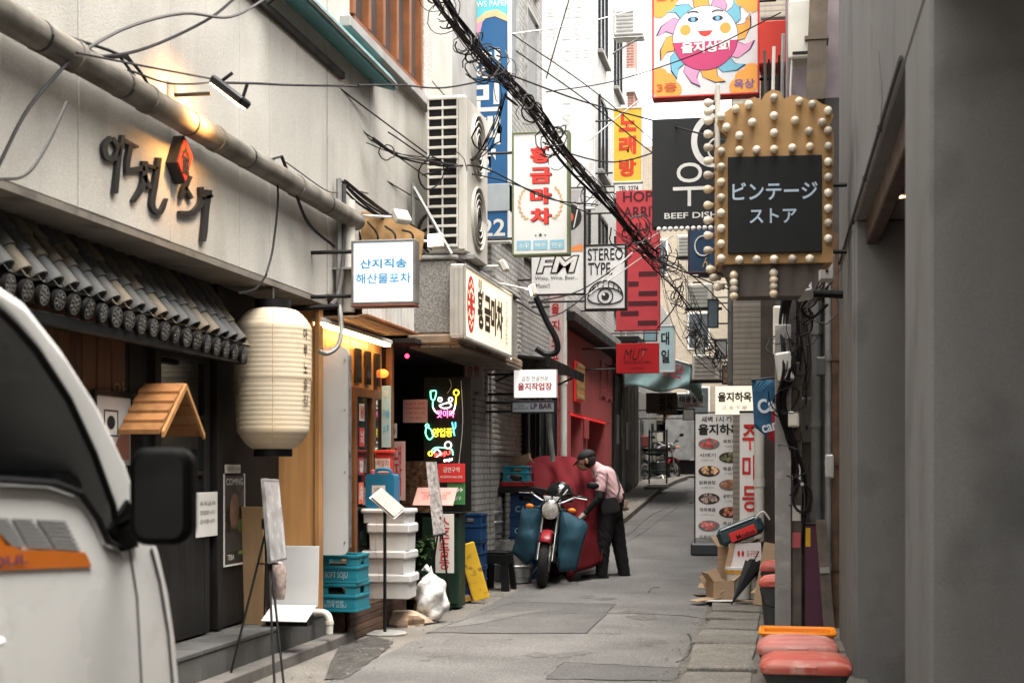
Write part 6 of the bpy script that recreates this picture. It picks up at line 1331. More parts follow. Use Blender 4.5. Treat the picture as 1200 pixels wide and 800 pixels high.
V_L = ('black wire looping from the pipe end up towards the teal awning', 'grey wire arching from the pipe to the teal awning', 'black wire hanging in a bow from the pipe beside the old frame', 'grey wire curling below the pipe near the van roof', 'black wire lying along the top of the drain pipe',
 'black wire following the drain pipe to the red diamond', 'black wire dropping beside the floodlight plate to the pipe', 'thin black wire twisted round the drain pipe', 'thin wire running out to the floodlight head', 'second thin wire running to the floodlight head', 'black wire from the floodlight to the awning corner',
 'thick black wire hanging from the pipe to the corner conduit', 'thin wire dropping straight past the lettering to the lantern', 'grey wire joining the pipe to the corner conduit', 'short black wire end under the soffit by the lantern')
VI = iter(V_L)
for p, t, r, m_ in ([[(2, 4), (50, 35), (90, 64), (160, 60), (240, 25), (278, -4)], -3.30, .009, cable_m], [[(86, 66), (150, 32), (215, 16), (270, 20), (316, -4)], -3.28, .009, cable_g], [[(-2, 195), (35, 125), (88, 64)], -3.3, .009, cable_m],
                    [[(78, 120), (55, 170), (30, 205), (-2, 210)], -3.3, .008, cable_g], [[(0, 14), (60, 44), (120, 66), (150, 66)], -3.32, .008, cable_m], [[(0, 6), (70, 40), (150, 70), (185, 115), (225, 155)], -3.33, .009, cable_m],
                    [[(140, 66), (175, 110), (205, 135), (250, 168), (300, 188), (328, 184)], -3.32, .008, cable_m], [[(150, 66), (190, 118), (240, 160), (300, 190), (330, 183)], -3.33, .006, cable_m], [[(90, 62), (170, 78), (255, 94)], -3.2, .006, cable_m], [[(150, 82), (200, 98), (255, 97)], -3.2, .006, cable_m],
                    [[(250, 97), (300, 98), (345, 100), (420, 101)], -3.2, .008, cable_m], [[(330, 183), (345, 222), (362, 262), (392, 289)], -3.33, .012, cable_m], [[(321, 188), (326, 230), (320, 290), (312, 322)], -3.33, .008, cable_m], [[(335, 190), (380, 222), (396, 226)], -3.38, .005, cable_g], [[(312, 322), (300, 338), (280, 344)], -3.4, .008, cable_m]):
    P = bez(onwall(p, t), 6); c = P[0].copy(); o = MB().tube([q-c for q in P], r, 5).build('wall_wire', m_, smooth=True); o.location = c; tag(o, next(VI), 'wire', G2)
T = thing('conduit_riser', 'upright grey conduit with a hooked foot at the plaster wall corner', 'conduit', onx(-3.39, 396, 400))
MB().tube([q-T.location for q in onwall([(397, 210), (397, 300), (397, 358)], -3.39)], .024, 8).build('pipe', galv, T, True)
MB().tube([q-T.location for q in bez(onwall([(403, 216), (402, 300), (396, 345), (388, 358)], -3.36), 6)], .02, 8).build('pipe', cable_g, T, True)
MB().tube([q-T.location for q in bez([px(398, 358, 10.9), px(400, 385, 10.85), px(396, 405, 10.8), px(384, 414, 10.75), px(374, 412, 10.7)], 6)], .018, 8).build('hook', galv, T, True)
MB().tube([px(335, 362, 10.6)-T.location, px(397, 359, 10.9)-T.location], .02, 8).build('cross_pipe', cable_m, T, True)
MB().tube([q-T.location for q in onwall([(408, 235), (408, 366)], -3.36)], .055, 10).build('downpipe', cream, T, True)
bundle('hanging_cables', 'sagging black cables stapled over the torn ledge beside the seafood sign', [(400, 212, 11.3), (425, 235, 11.6), (455, 255, 12.0), (480, 268, 12.4), (503, 290, 12.8)], 7, .05, (.009, .013), 3, 12)
T = thing('torn_panel', 'torn orange-brown fascia panel showing behind the seafood sign', 'panel', px(445, 285, 11.9)); MB().prism([(-.3, -.15), (.35, -.15), (.38, .08), (.2, .18), (-.05, .26), (-.28, .28)], 0, .03).build('sheet', M('torn_orange', (.42, .25, .11), .8, var=.5, scale=7), T)
for i in range(4): MB().tube(bez([(-.25+.15*i, -.02, .22-.04*i), (-.15+.15*i, -.06, .05), (-.2+.16*i, -.03, -.12)], 5), .009, 5).build('loose_wire', cable_m, T)
T = thing('looped_hose', 'fat black hose looping down beside the white workshop sign', 'hose', px(630, 360, 16.2)); MB().tube([q-T.location for q in bez([px(628, 348, 16.2), px(640, 375, 16.2), px(652, 398, 16.2), (px(652, 412, 16.2)), px(640, 415, 16.2), px(628, 408, 16.2)], 6)], .035, 8).build('hose', black, T, True)
MB().tube([q-T.location for q in [px(640, 465, 16.5), px(648, 540, 16.7)]], .03, 8).build('drop_pipe', galv, T, True)

# ================================================================ right side: service clutter
T = thing('weathered_post', 'weathered grey timber post plastered with old tape', 'post', px(920, 740, 12.15)); T.location.z = 0
MB().box(-.085, .05, -.05, .05, .0, 2.62, .006).build('post', M('weathered_grey', (.22, .21, .20), .85, var=.25, scale=4, streak=.45, spots=.5, spot_col=(.42, .40, .37), spot_scale=6), T)
MB().box(.055, .14, .0, .06, .0, 2.3, .006).build('plank', M('weathered_brown', (.10, .082, .068), .85, var=.4, scale=6, streak=.4), T)
for z, m_ in ((.72, redp), (.95, cream), (1.3, cream)): MB().box(.06, .13, -.006, -.001, z, z+.13).build('sticker', m_, T)
T = thing('purple_board', 'tall dark purple board standing beside the service pipes', 'board', px(954, 741, 12.1)); T.location.z = 0.03
MB().box(-.075, .075, 0, .03, 0, .88, .004).build('sheet', M('plum_board', (.075, .025, .045), .6, var=.15, streak=.2), T); MB().box(-.07, -.03, -.004, -.001, .70, .86).build('sticker', M('sticker_yellow', (.55, .33, .02), .6), T); MB().box(-.076, .076, -.006, .036, .88, .9, .003).build('cap', black, T)
T = thing('service_pipe', 'upright grey service pipe rising past the purple board', 'pipe', px(957, 620, 12.2)); T.location.z = .05
MB().tube([(0, .1, 0), (0, .1, 2.7)], .045, 12).build('pipe', M('pipe_dark_grey', (.14, .14, .135), .6, var=.2, streak=.3), T, True)
for z in (.9, 1.7, 2.5): MB().tube([(0, .1, z), (0, .1, z+.06)], .054, 12).build('collar', M('pipe_dark_grey', 0), T, True)
MB().tube(bez([(0, .1, 2.7), (.02, .1, 2.85), (.1, .1, 2.95), (.25, .1, 2.95)], 5), .045, 10).build('elbow', M('pipe_dark_grey', 0), T, True)
T = thing('white_downpipe', 'white plastic downpipe behind the blue pennant', 'pipe', px(890, 640, 15.2)); T.location.z = .0
MB().tube([(0, 0, 0), (0, 0, 2.3)], .055, 12).build('pipe', M('pvc_white', (.50, .48, .44), .5, var=.15, streak=.3), T, True); MB().tube([(0, 0, 1.2), (0, 0, 1.28)], .064, 12).build('collar', M('pvc_white', 0), T, True)
for i, (x0, y0, x1, y1, d, m_, lab, rz) in enumerate(((906, 358, 921, 415, 12.3, cream, 'slim cream meter cabinet among the black cables', 0), (912, 412, 931, 446, 12.0, M('meter_white', (.45, .44, .41), .5, var=.1, streak=.3), 'tilted off-white meter box under the slim cabinet', 8), (935, 465, 956, 520, 12.35, M('meter_dark', (.10, .10, .10), .6, var=.2), 'dark grey switch box beside the service pipe', 0), (960, 297, 978, 329, 11.2, M('meter_grey', (.42, .41, .39), .5, var=.1), 'small grey junction box under the marquee sign', 0))):
    T = thing('meter_box', lab, 'meter box', px((x0+x1)/2, y1, d), group='meter boxes on the service building'); w_, h_ = (x1-x0)*d/F, (y1-y0)*d/F
    MB().box(-w_/2, w_/2, 0, .14, 0, h_, .012, Matrix.Rotation(rad(-rz), 4, 'Y')).build('box', m_, T); MB().box(-w_/2+.012, w_/2-.012, -.008, -.001, .015, h_-.015, .004, Matrix.Rotation(rad(-rz), 4, 'Y')).build('lid', m_, T); MB().box(-.01, .01, -.014, -.009, h_*.3, h_*.4, 0).build('latch', blackm, T)
bundle('service_cables', 'dense black cables running down the service building between the boxes', [(925, 335, 12.1), (918, 380, 12.15), (926, 430, 12.0), (915, 470, 12.05), (928, 520, 12.1), (938, 580, 12.15), (934, 650, 12.2)], 14, .06, (.007, .010, .014), 14, 31)
bundle('service_cables', 'looser cables looping under the junction box by the marquee', [(968, 330, 11.3), (955, 350, 11.6), (940, 365, 11.9), (945, 420, 12.1), (938, 470, 12.2)], 7, .05, (.006, .009), 8, 37)
T = thing('cable_coil', 'coil of black cable hung on the weathered post', 'cable coil', px(940, 600, 12.0))
for i in range(6): MB().tube([(.075*math.cos(rad(q))+RD.uniform(-.006, .006), -.02*i/6, .12+.12*math.sin(rad(q))+RD.uniform(-.006, .006)) for q in range(0, 361, 20)], .009, 5).build('turn', cable_m, T, True)
MB().box(-.012, .012, -.03, .05, .225, .25).build('hook', steel, T)
cc_ = px(952, 352, 10.9)
T = thing('security_camera', 'white bullet security camera on a wall arm below the marquee', 'camera', cc_)
mt = Matrix.Rotation(rad(20), 4, 'X') @ Matrix.Rotation(rad(-12), 4, 'Y')
MB().box(-.06, .06, -.14, .12, .0, .09, .012, Matrix.Translation((-.05, 0, .03)) @ mt).build('housing', M('cctv_grey', (.40, .39, .37), .5, var=.1), T); MB().lathe([(.03, -.15), (.03, -.142)], 14, (-.05, 0, .07), 'y').build('lens', darkglass, T)
MB().tube(bez([(-.03, .05, .05), (.06, .08, .06), (XJ-cc_.x+.02, .1, .05)], 5), .03, 8).build('arm', black, T, True); MB().tube(bez([(-.03, .1, .03), (-.08, .1, -.06), (0, .1, -.12), (.12, .1, -.02)], 6), .012, 6).build('cable', cable_m, T, True)
for i, (x, y0, y1, r, m_, d_, lab) in enumerate(((896, 60, 200, .014, cable_g, 12.2, 'grey conduit dropping behind the red sign box'), (901, 70, 200, .011, cable_m, 12.2, 'black cable dropping beside the grey conduit'), (907, 55, 200, .016, M('pvc_white', (.50, .48, .44), .5, var=.15, streak=.3), 12.15, 'white conduit dropping above the marquee crown'), (913, 65, 200, .011, cable_m, 12.2, 'black cable next to the white conduit'), (918, 40, 200, .018, galv, 12.2, 'steel conduit left of the cream cabinet'), (928, 66, 200, .009, cream, 12.1, 'cream lead hanging from the cream cabinet'))):
    a = px(x, y0, d_); c = px(x+RD.uniform(-2, 2), y1, d_); m0 = a.lerp(c, .5)+Vector((RD.uniform(-.02, .02), 0, 0)); o = MB().tube([q-c for q in bez([a, m0, c], 5)], r, 6).build('wall_conduit', m_, smooth=True); o.location = c; tag(o, lab, 'conduit', 'conduits high on the service building')
for i, (x, y1_, r, m_, lab) in enumerate(((971, 741, .03, galv, 'slim steel pipe in the corner by the grey building'), (936, 742, .022, cable_m, 'black pipe between the weathered post and the purple board'), (979, 741, .038, M('pipe_rust', (.12, .07, .045), .8, var=.4, scale=8), 'rusty pipe tight against the grey building'))):
    p = px(x, y1_, 12.15); T = thing('corner_pipe', lab, 'pipe', (p.x, p.y+.08, .02), 0, 'pipes in the service corner'); MB().tube([(0, 0, 0), (0, 0, 3.4)], r, 10).build('pipe', m_, T, True)
    for z in (.5, 1.4, 2.3): MB().tube([(0, 0, z), (0, 0, z+.05)], r+.008, 10).build('collar', m_, T, True)
for i, (x, y, w_, h_, m_, lab) in enumerate(((972, 560, .07, .2, M('meter_grey', 0), 'small grey switch box on the steel corner pipe'), (930, 500, .09, .13, cream, 'little cream junction box on the weathered post'), (962, 440, .08, .16, M('meter_dark', 0), 'black breaker box high in the service corner'))):
    T = thing('switch_box', lab, 'switch box', px(x, y, 12.0)); MB().box(-w_/2, w_/2, 0, .08, 0, h_, .01).build('box', m_, T); MB().box(-w_/2+.012, w_/2-.012, -.006, -.001, .012, h_-.012, .003).build('lid', m_, T)
T = thing('leaning_plank', 'splintered grey plank leaning in the service corner', 'plank', (px(972, 741, 11.9).x, px(972, 741, 11.9).y, .02)); MB().box(-.045, .045, 0, .02, 0, .95, .003, Matrix.Rotation(rad(-4), 4, 'Y') @ Matrix.Rotation(rad(-7), 4, 'X')).build('board', M('weathered_brown', 0), T); MB().box(-.04, .04, -.012, 0, .5, .55, 0, Matrix.Rotation(rad(-4), 4, 'Y') @ Matrix.Rotation(rad(-7), 4, 'X')).build('cleat', M('weathered_grey', 0), T)
# blue pennant
T = thing('blue_pennant', 'blue and red drinks pennant hanging from the service building', 'flag', px(898, 525, 12.4)); d = 12.4/F
fb = MB(); npx = [(-17, 80), (17, 80), (17, 0), (-4, 12), (-14, 25)]
rows_ = 8; cols = 6
for j in range(rows_+1):
    for i in range(cols+1):
        u = i/cols; v_ = j/rows_; xl, xr = -17+3*v_, 17; bot = 25-25*u if u < 1 else 0; z = 80+(bot-80)*v_; x = xl+(xr-xl)*u; fb.v.append((x*d, .02*math.sin(u*7+v_*2), z*d))
for j in range(rows_):
    for i in range(cols): fb.f.append((j*(cols+1)+i, j*(cols+1)+i+1, (j+1)*(cols+1)+i+1, (j+1)*(cols+1)+i)); fb.mi.append(1 if (i >= 4 and j >= 3) or j >= 7 and i > 2 else 0)
fo = fb.build('cloth', [M('pennant_blue', (.02, .075, .15), .7, var=.2), M('pennant_red', (.42, .03, .04), .7, var=.1)], T, True); so = fo.modifiers.new('t', 'SOLIDIFY'); so.thickness = .004
text(T, 'Ca', .0, 50*d, 20*d, 17*d, M('pennant_white', (.5, .55, .6), .7), y=-.028, bold=.03, tilt=rad(15)); text(T, 'can', .03, 24*d, 18*d, 9*d, M('pennant_white', 0), y=-.028, bold=.02, tilt=rad(15))
MB().tube([(-.13, .0, 80*d), (.14, 0, 80*d+.03)], .01, 6).build('rod', blackm, T)
for k in range(4): MB().prism([(-.12+.02*k, 66*d), (-.115+.02*k, 66*d), (-.06+.04*k, 79*d), (-.075+.04*k, 79*d)], -.026, -.0245).build('ray', M('pennant_ray', (.05, .18, .28), .7), T)
# lit sign, menu banner, tall banner
T, w_, h_ = sign('tavern_sign', 'small warm-lit cream box sign with black brush words above the menu banner', 838, 452, 884, 486, 16.2, M('lit_cream', (.8, .75, .65), .4, var=0, emis=(1, .86, .66), estr=.26), .14, None, side=cream, arm=-.02)
disp(T, '을지하옥', 0, h_*.62, w_*.86, h_*.34, ink, .035); disp(T, '乙 支 下 屋', 0, h_*.25, w_*.62, h_*.12, M('grey_ink', (.25, .22, .19), .6), 0)
banner = M('banner_vinyl', (.70, .68, .65), .45, var=.06, scale=3)
bp = ong(843, 650); T = thing('menu_banner', 'tall standing menu banner with eight plates of food on a black foot', 'banner', bp, rad(2)); d = (bp.x*-S0+bp.y*C0)/F; W2 = 28*d; HB = 166*d
MB().box(-W2-.06, W2+.05, -.16, .16, 0, 14*d, .02).build('foot', M('banner_foot', (.04, .042, .045), .4, var=.1), T)
for x in (-W2-.015, W2): MB().box(x, x+.018, -.01, .012, 14*d, HB, .003).build('upright', blackm, T)
MB().box(-W2-.015, W2+.018, -.01, .012, HB, HB+.02, .003).build('top_bar', blackm, T); MB().box(-W2+.004, W2-.002, -.004, .004, 20*d, HB-.01).build('sheet', banner, T)
text(T, '새벽 1시 까지', 0, HB-7*d, W2*1.5, 7*d, ink, y=-.008, bold=.02); text(T, '을지하옥', 0, HB-19*d, W2*1.75, 13*d, ink, y=-.008, bold=.035)
plate_c = ((.35, .06, .05), (.12, .13, .05), (.5, .28, .14), (.3, .13, .07), (.28, .2, .17), (.38, .12, .06), (.5, .13, .12), (.14, .09, .05))
for i, c_ in enumerate(plate_c):
    z = HB-(36+i*16)*d; sx = -1 if i % 2 == 0 else 1; cx = sx*12*d
    MB().lathe([(12.5*d, 0), (12.5*d, -.002), (10*d, -.003)], 22, (0, 0, 0), 'y').xf(Matrix.Translation((cx, -.005, z)) @ Matrix.Diagonal((1, 1, .52, 1))).build('plate_print', M('plate_dark' if i % 3 else 'plate_grey', (.05, .035, .03) if i % 3 else (.2, .18, .17), .5), T)
    b = MB(); rr_ = random.Random(i)
    for k in range(26):
        a, r_ = rr_.uniform(0, 6.28), 9.5*d*math.sqrt(rr_.random()); b.cm = k % 2; b.prism(circ(cx+r_*math.cos(a), z+r_*.48*math.sin(a)+.6*d, rr_.uniform(1.2, 2.4)*d, 6), -.0095-.00002*k, -.0088)
    b.build('food_print', [M('food_a%d' % i, c_, .5, var=.3), M('food_b%d' % i, tuple(min(1, v*1.7+.03) for v in c_), .5, var=.3)], T)
    text(T, ('육회비빔', '시래기', '해물파전', '닭볶음탕', '골뱅이무침', '제육볶음', '목살구이', '도토리묵')[i], -cx*1.15, z+3*d, 19*d, 4.5*d, ink, y=-.008, bold=.01); text(T, '12,000 won', -cx*1.15, z-3*d, 15*d, 2.2*d, M('grey_ink', 0), y=-.008)
bp2 = px(879, 644, 15.55); d2 = 15.55/F; T = thing('tall_red_banner', 'white banner with huge red characters half hidden by the white downpipe', 'banner', bp2)
MB().box(-12*d2, 14*d2, 0, .01, 32*d2, 160*d2).build('sheet', banner, T)
for i, ch in enumerate('주마등'): text(T, ch, 0, (132-36*i)*d2, 18*d2, 30*d2, M('banner_red', (.48, .03, .03), .6), y=-.006, bold=.02)
MB().box(-12.5*d2, 14.5*d2, -.006, .016, 160*d2+.002, 163*d2, .003).build('top_rail', black, T)
# ================================================================ rubbish pile on the slabs
def rp(x, y, d): return px(x, y, d)
brown = M('cardboard', (.36, .25, .16), .85, var=.15, scale=5, grain=((3, 3, 40), (.27, .18, .11), .4))
g0 = ong(858, 706)
def carton(name, label, p, w_, dd, h_, m_, rz=0, flaps=True, tilt=0):
    T = thing(name, label, 'carton', p, rz); R_ = Matrix.Rotation(tilt, 4, 'Y'); t = .006; b = MB()
    b.box(-w_/2, w_/2, -dd/2, dd/2, 0, t, 0, R_); b.box(-w_/2, w_/2, -dd/2, -dd/2+t, t, h_, 0, R_); b.box(-w_/2, w_/2, dd/2-t, dd/2, t, h_, 0, R_); b.box(-w_/2, -w_/2+t, -dd/2+t, dd/2-t, t, h_, 0, R_); b.box(w_/2-t, w_/2, -dd/2+t, dd/2-t, t, h_, 0, R_); b.build('body', m_, T)
    if flaps:
        for x, a in ((-w_/2, 125), (w_/2, 40)): MB().box(0, w_*.45, -dd/2, dd/2, -.003, .003, 0, R_ @ Matrix.Translation((x, 0, h_)) @ Matrix.Rotation(rad(-a), 4, 'Y')).build('flap', m_, T)
        MB().box(-w_/2, w_/2, 0, dd*.4, -.003, .003, 0, R_ @ Matrix.Translation((0, -dd/2, h_)) @ Matrix.Rotation(rad(-70), 4, 'X')).build('flap', m_, T)
    return T
z0 = gz(g0.y)+.045
carton('brown_carton', 'torn brown carton with open flaps at the foot of the rubbish pile', (g0.x-.12, g0.y-.12, z0), .22, .26, .2, brown, rad(20))
T = thing('paint_pail', 'white plastic pail with an orange band in the rubbish pile', 'pail', (g0.x+.07, g0.y+.0, z0)); MB().lathe([(.11, 0), (.135, .30), (.145, .30), (.145, .33), (.13, .33)], 20).build('body', white, T, smooth=30); MB().lathe([(.137, .27), (.142, .27), (.142, .295), (.137, .295)], 20).build('band', M('pail_orange', (.6, .28, .02), .5), T)
T = carton('white_carton', 'white printed carton resting on the white pail', (g0.x+.16, g0.y+.12, z0+.335), .33, .3, .24, M('printed_white_card', (.60, .56, .55), .7, var=.08), rad(-6), False, rad(-4)); text(T, '● ●  요구르트', .02, .13, .22, .07, redink, y=-.155); MB().prism([(-.165, .24), (-.11, .24), (-.16, .0), (-.23, -.05)], -.16, -.14).build('flap', brown, T)
MB().prism(circ(.06, .06, .04, 10, .02), -.157, -.152).build('hand_hole', black, T)
T = thing('insulated_bag', 'red, teal and white insulated bag lying on top of the rubbish pile', 'bag', (g0.x+.12, g0.y+.1, z0+.60), rad(-4)); R_ = Matrix.Rotation(rad(-22), 4, 'Y')
MB().box(-.24, .24, -.14, .14, .0, .2, .05, R_).build('body', M('bag_teal', (.03, .055, .065), .5, var=.3), T); MB().box(-.11, .17, -.152, -.141, .02, .12, .004, R_).build('red_pocket', M('bag_red', (.55, .03, .03), .5, var=.1), T); MB().box(-.18, .2, -.143, .10, .172, .19, .008, R_).build('pale_flap', M('bag_pale', (.45, .5, .52), .5, var=.2), T)
text(T, 'Modoo', .03, .07, .2, .05, black, y=-.156, bold=.02, tilt=rad(22)); MB().tube(bez([(.1, -.1, .2), (.2, -.12, .3), (.27, -.1, .22)], 5), .012, 6).build('strap', white, T)
T = thing('folded_umbrella', 'black folded umbrella propped against the rubbish pile', 'umbrella', px(857, 708, 14.0), 0); ub = px(884, 656, 14.15)-T.location
for k in range(7): a = 2*math.pi*k/7; MB().add([(0, 0, 0), (ub.x+.10*math.cos(a), ub.y+.08*math.sin(a), ub.z), (ub.x+.10*math.cos(a+.9), ub.y+.08*math.sin(a+.9), ub.z-.05), (ub.x+.03*math.cos(a+.45), ub.y+.03*math.sin(a+.45), ub.z-.02)], [(0, 1, 3), (0, 3, 2), (0, 1, 2), (1, 2, 3)]).build('panel', M('umbrella_black', (.012, .012, .013), .6), T)
MB().tube([(0, 0, 0), ub*1.2], .006, 6).build('shaft', blackm, T)
for i, (x, y0, d_, w_, h_, m_, ti, lab) in enumerate(((892, 690, 14.0, .16, .62, brown, 10, 'brown cardboard sheet leaning against the white downpipe'), (900, 690, 13.6, .10, .5, woodo, 14, 'orange-brown board leaning beside the cardboard sheet'), (845, 705, 14.7, .2, .3, brown, -28, 'bent brown cardboard flap sprawling at the edge of the rubbish'))):
    p = rp(x, y0, d_); T = thing('waste_sheet', lab, 'cardboard', (p.x, p.y, gz(p.y)+.05)); MB().box(-w_/2, w_/2, -.005, .005, 0, h_, 0, Matrix.Rotation(rad(ti), 4, 'Y') @ Matrix.Rotation(rad(-8), 4, 'X')).build('sheet', m_, T); MB().box(-w_/2, w_/2, 0, .1, h_*.99, h_*.99+.006, 0, Matrix.Rotation(rad(ti), 4, 'Y') @ Matrix.Rotation(rad(-8), 4, 'X')).build('fold', m_, T)
carton('brown_carton', 'tall brown carton standing open behind the white pail', (g0.x+.02, g0.y+.34, z0), .3, .3, .52, brown, rad(-12))
carton('brown_carton', 'crushed brown carton under the insulated bag', (g0.x+.33, g0.y+.28, z0), .28, .3, .34, M('cardboard_dark', (.27, .185, .115), .85, var=.2), rad(9), True, rad(5))
carton('white_carton', 'small soiled white carton low beside the folded umbrella', (g0.x+.30, g0.y-.02, z0), .2, .2, .2, M('soiled_card', (.42, .40, .37), .8, var=.25), rad(25))
for i, (dx, dy, rz_, m_) in enumerate(((-.26, -.25, 30, brown), (-.1, -.42, -12, M('soiled_card', 0)), (.18, -.40, 50, brown), (-.3, .1, 80, M('cardboard_dark', 0)))):
    T = thing('flat_cardboard', ('flattened brown card lying at the road side of the rubbish', 'soiled white card lying before the rubbish', 'scrap of brown card by the umbrella tip', 'dark flattened card tucked behind the open carton')[i], 'cardboard', (g0.x+dx, g0.y+dy, z0+.012), rad(rz_)); MB().box(-.14, .14, -.09, .09, 0, .006, 0, Matrix.Rotation(rad(6*i-8), 4, 'Y')).build('sheet', m_, T); MB().box(.14, .24, -.09, .09, 0, .006, 0, Matrix.Rotation(rad(-28), 4, 'Y')).build('flap', m_, T)
T = thing('black_bin_bag', 'knotted black bin bag slumped behind the cartons', 'bag', (g0.x+.42, g0.y+.05, z0)); lumpy(MB(), (0, 0, .17), .16, .15, .18, 44, .35, 24, 14, True).build('bag', M('bin_bag_black', (.01, .01, .011), .3, spec=.4, bump=.6, bscale=26), T, smooth=True); MB().tube([(0, 0, .37), (.03, 0, .43)], [.015, .03], 6).build('knot', M('bin_bag_black', 0), T)
# ================================================================ food waste bins
bin_body = M('bin_dark_grey', (.045, .046, .046), .5, var=.15, spots=.3, spot_col=(.12, .11, .1)); lid_red = M('bin_lid_red', (.36, .065, .045), .5, var=.2, spots=.6, spot_col=(.46, .30, .25), spot_scale=7, grain=((2, 30, 30), (.45, .24, .19), .5))
def waste_bin(p, w_, h_, lab, lidm=lid_red, rz=0):
    T = thing('waste_bin', lab, 'bin', p, rz, 'food waste bins'); a = w_/2; b = MB(); bt_ = a*.78
    for (hx, z) in ((bt_, 0), (a, h_)):
        for x, y in rrect(-hx, hx, -hx*.8, hx*.8, .04, 3): b.v.append((x, y, z))
    n = len(b.v)//2; b.f = [(i, (i+1) % n, n+(i+1) % n, n+i) for i in range(n)]+[tuple(range(n))[::-1], tuple(range(n, 2*n))]; b.mi = [0]*len(b.f); b.build('body', bin_body, T, smooth=30)
    l = MB(); R_ = [(1.10, 0), (1.12, .03), (1.06, .055), (.8, .085), (.3, .10)]
    for s_, z in R_:
        for x, y in rrect(-a*s_, a*s_, -a*.8*s_, a*.8*s_, .05*s_, 4): l.v.append((x, y, h_+.002+z))
    n = len(l.v)//len(R_); l.f = [(k*n+i, k*n+(i+1) % n, (k+1)*n+(i+1) % n, (k+1)*n+i) for k in range(len(R_)-1) for i in range(n)]+[tuple(range(n))[::-1], tuple(range((len(R_)-1)*n, len(R_)*n))]; l.mi = [0]*len(l.f); l.build('lid', lidm, T, smooth=40)
    MB().box(-.06, .06, -a*.8*1.14, -a*.8*1.06, h_+.0, h_+.05, .008).build('lid_tab', lidm, T)
    MB().tube(bez([(-a*1.02, -a*.3, h_*.95), (-a*.6, -a*1.1, h_*.55), (a*.6, -a*1.1, h_*.55), (a*1.02, -a*.3, h_*.95)], 5), .008, 6).build('handle', black, T, True); return T
p1 = px(944, 850, 7.75); waste_bin((p1.x, p1.y, .04), .44, px(944, 785, 7.75).z-.04, 'grey food waste bin with a scuffed red lid, foremost of the near pair')
p2 = px(935, 840, 8.2); waste_bin((p2.x, p2.y+.15, .04), .42, px(935, 765, 8.3).z-.04, 'grey food waste bin with a faded red lid just behind the foremost one', M('bin_lid_pale', (.38, .11, .09), .5, var=.25, spots=.65, spot_col=(.5, .40, .35), spot_scale=7, grain=((2, 30, 30), (.5, .34, .29), .5)))
p3 = px(935, 800, 9.0); T = thing('orange_tub', 'bright orange open plastic tub behind the near food waste bins', 'tub', (p3.x, p3.y+.25, .04)); hz = px(935, 740, 9.2).z-.04; om = M('tub_orange', (.72, .22, .01), .4, var=.1); b = MB()
for z, s_ in ((0, .80), (hz, 1.0), (hz, .93), (.03, .74)):
    for x, y in rrect(-.23*s_, .23*s_, -.17*s_, .17*s_, .04, 3): b.v.append((x, y, z))
n = len(b.v)//4; b.f = [(k*n+i, k*n+(i+1) % n, (k+1)*n+(i+1) % n, (k+1)*n+i) for k in range(3) for i in range(n)]+[tuple(range(n))[::-1], tuple(range(3*n, 4*n))]; b.mi = [0]*len(b.f); b.build('tub', om, T, smooth=30); MB().tube([(x, y, hz) for x, y in rrect(-.235, .235, -.175, .175, .04, 3)+[(.235, .135)]], .014, 6).build('rim', om, T, True)
p4 = px(905, 737, 12.3); waste_bin((p4.x+.03, p4.y, .05), .26, .33, 'small grey bin with a red lid beside the weathered post, nearer of two'); p5 = px(905, 705, 13.6); waste_bin((p5.x+.02, p5.y+.1, .05), .25, .36, 'small grey bin with a red lid behind its twin at the weathered post')
# small planter of bricks on the footway, gas bottle
T = thing('brick_heap', 'low heap of old bricks on the kerb beyond the man', 'bricks', ong(739, 604)); T.location.z += .10; T.location.x -= .25
for i in range(14): MB().box(-.1, .1, -.05, .05, 0, .06, .006).build('brick', M('old_brick', (.30, .22, .16), .9, var=.4), T).matrix_local = Matrix.Translation((RD.uniform(-.25, .2), RD.uniform(-.2, .2), .065*(i//5))) @ Matrix.Rotation(RD.uniform(-.5, .5), 4, 'Z')
# ================================================================ motorcycle
chrome = M('chrome', (.62, .61, .6), .15, metal=1, var=.05); tyre_m = M('tyre_rubber', (.016, .015, .015), .75, var=.2, bump=.3, bscale=80); amber = M('amber_lens', (.75, .20, .02), .3, var=.05)
shield_m = M('shield_blue', (.028, .08, .115), .55, var=.25, scale=4, spots=.5, spot_col=(.07, .085, .085), spot_scale=6, streak=.3, streak_col=(.03, .04, .045)); eng = M('engine_grey', (.08, .08, .08), .45, metal=.7, var=.3)
def wheel(T, y, z, R_, tw, name='wheel'):
    w = thing(name, None, None, (0, y, z)); w.parent = T; del_ = [k for k in w.keys()]; 
    prof = [(R_-tw*.9, -tw*.42), (R_-tw*.5, -tw*.5), (R_-tw*.15, -tw*.42), (R_, -tw*.12), (R_, tw*.12), (R_-tw*.15, tw*.42), (R_-tw*.5, tw*.5), (R_-tw*.9, tw*.42)]
    MB().lathe(prof+[prof[0]], 36, axis='x', cap=False).build('tyre', tyre_m, w, smooth=40)
    MB().lathe([(R_-tw*.95, -tw*.34), (R_-tw*.9, -tw*.40), (R_-tw*1.15, -tw*.2), (R_-tw*1.15, tw*.2), (R_-tw*.9, tw*.40), (R_-tw*.95, tw*.34)], 30, axis='x', cap=False).build('rim', chrome, w, smooth=40)
    MB().lathe([(.045, -.05), (.045, .05)], 16, axis='x').build('hub', eng, w, smooth=30)
    b = MB()
    for k in range(18): a = 2*math.pi*k/18; b.tube([((-.04, .04)[k % 2], .04*math.cos(a), .04*math.sin(a)), (0, (R_-tw*1.1)*math.cos(a+.2), (R_-tw*1.1)*math.sin(a+.2))], .0022, 4)
    b.build('spokes', steel, w)
    MB().lathe([(.13, .058), (.13, .062), (.06, .062), (.06, .058)], 24, axis='x').build('brake_disc', steel, w, smooth=30); return w
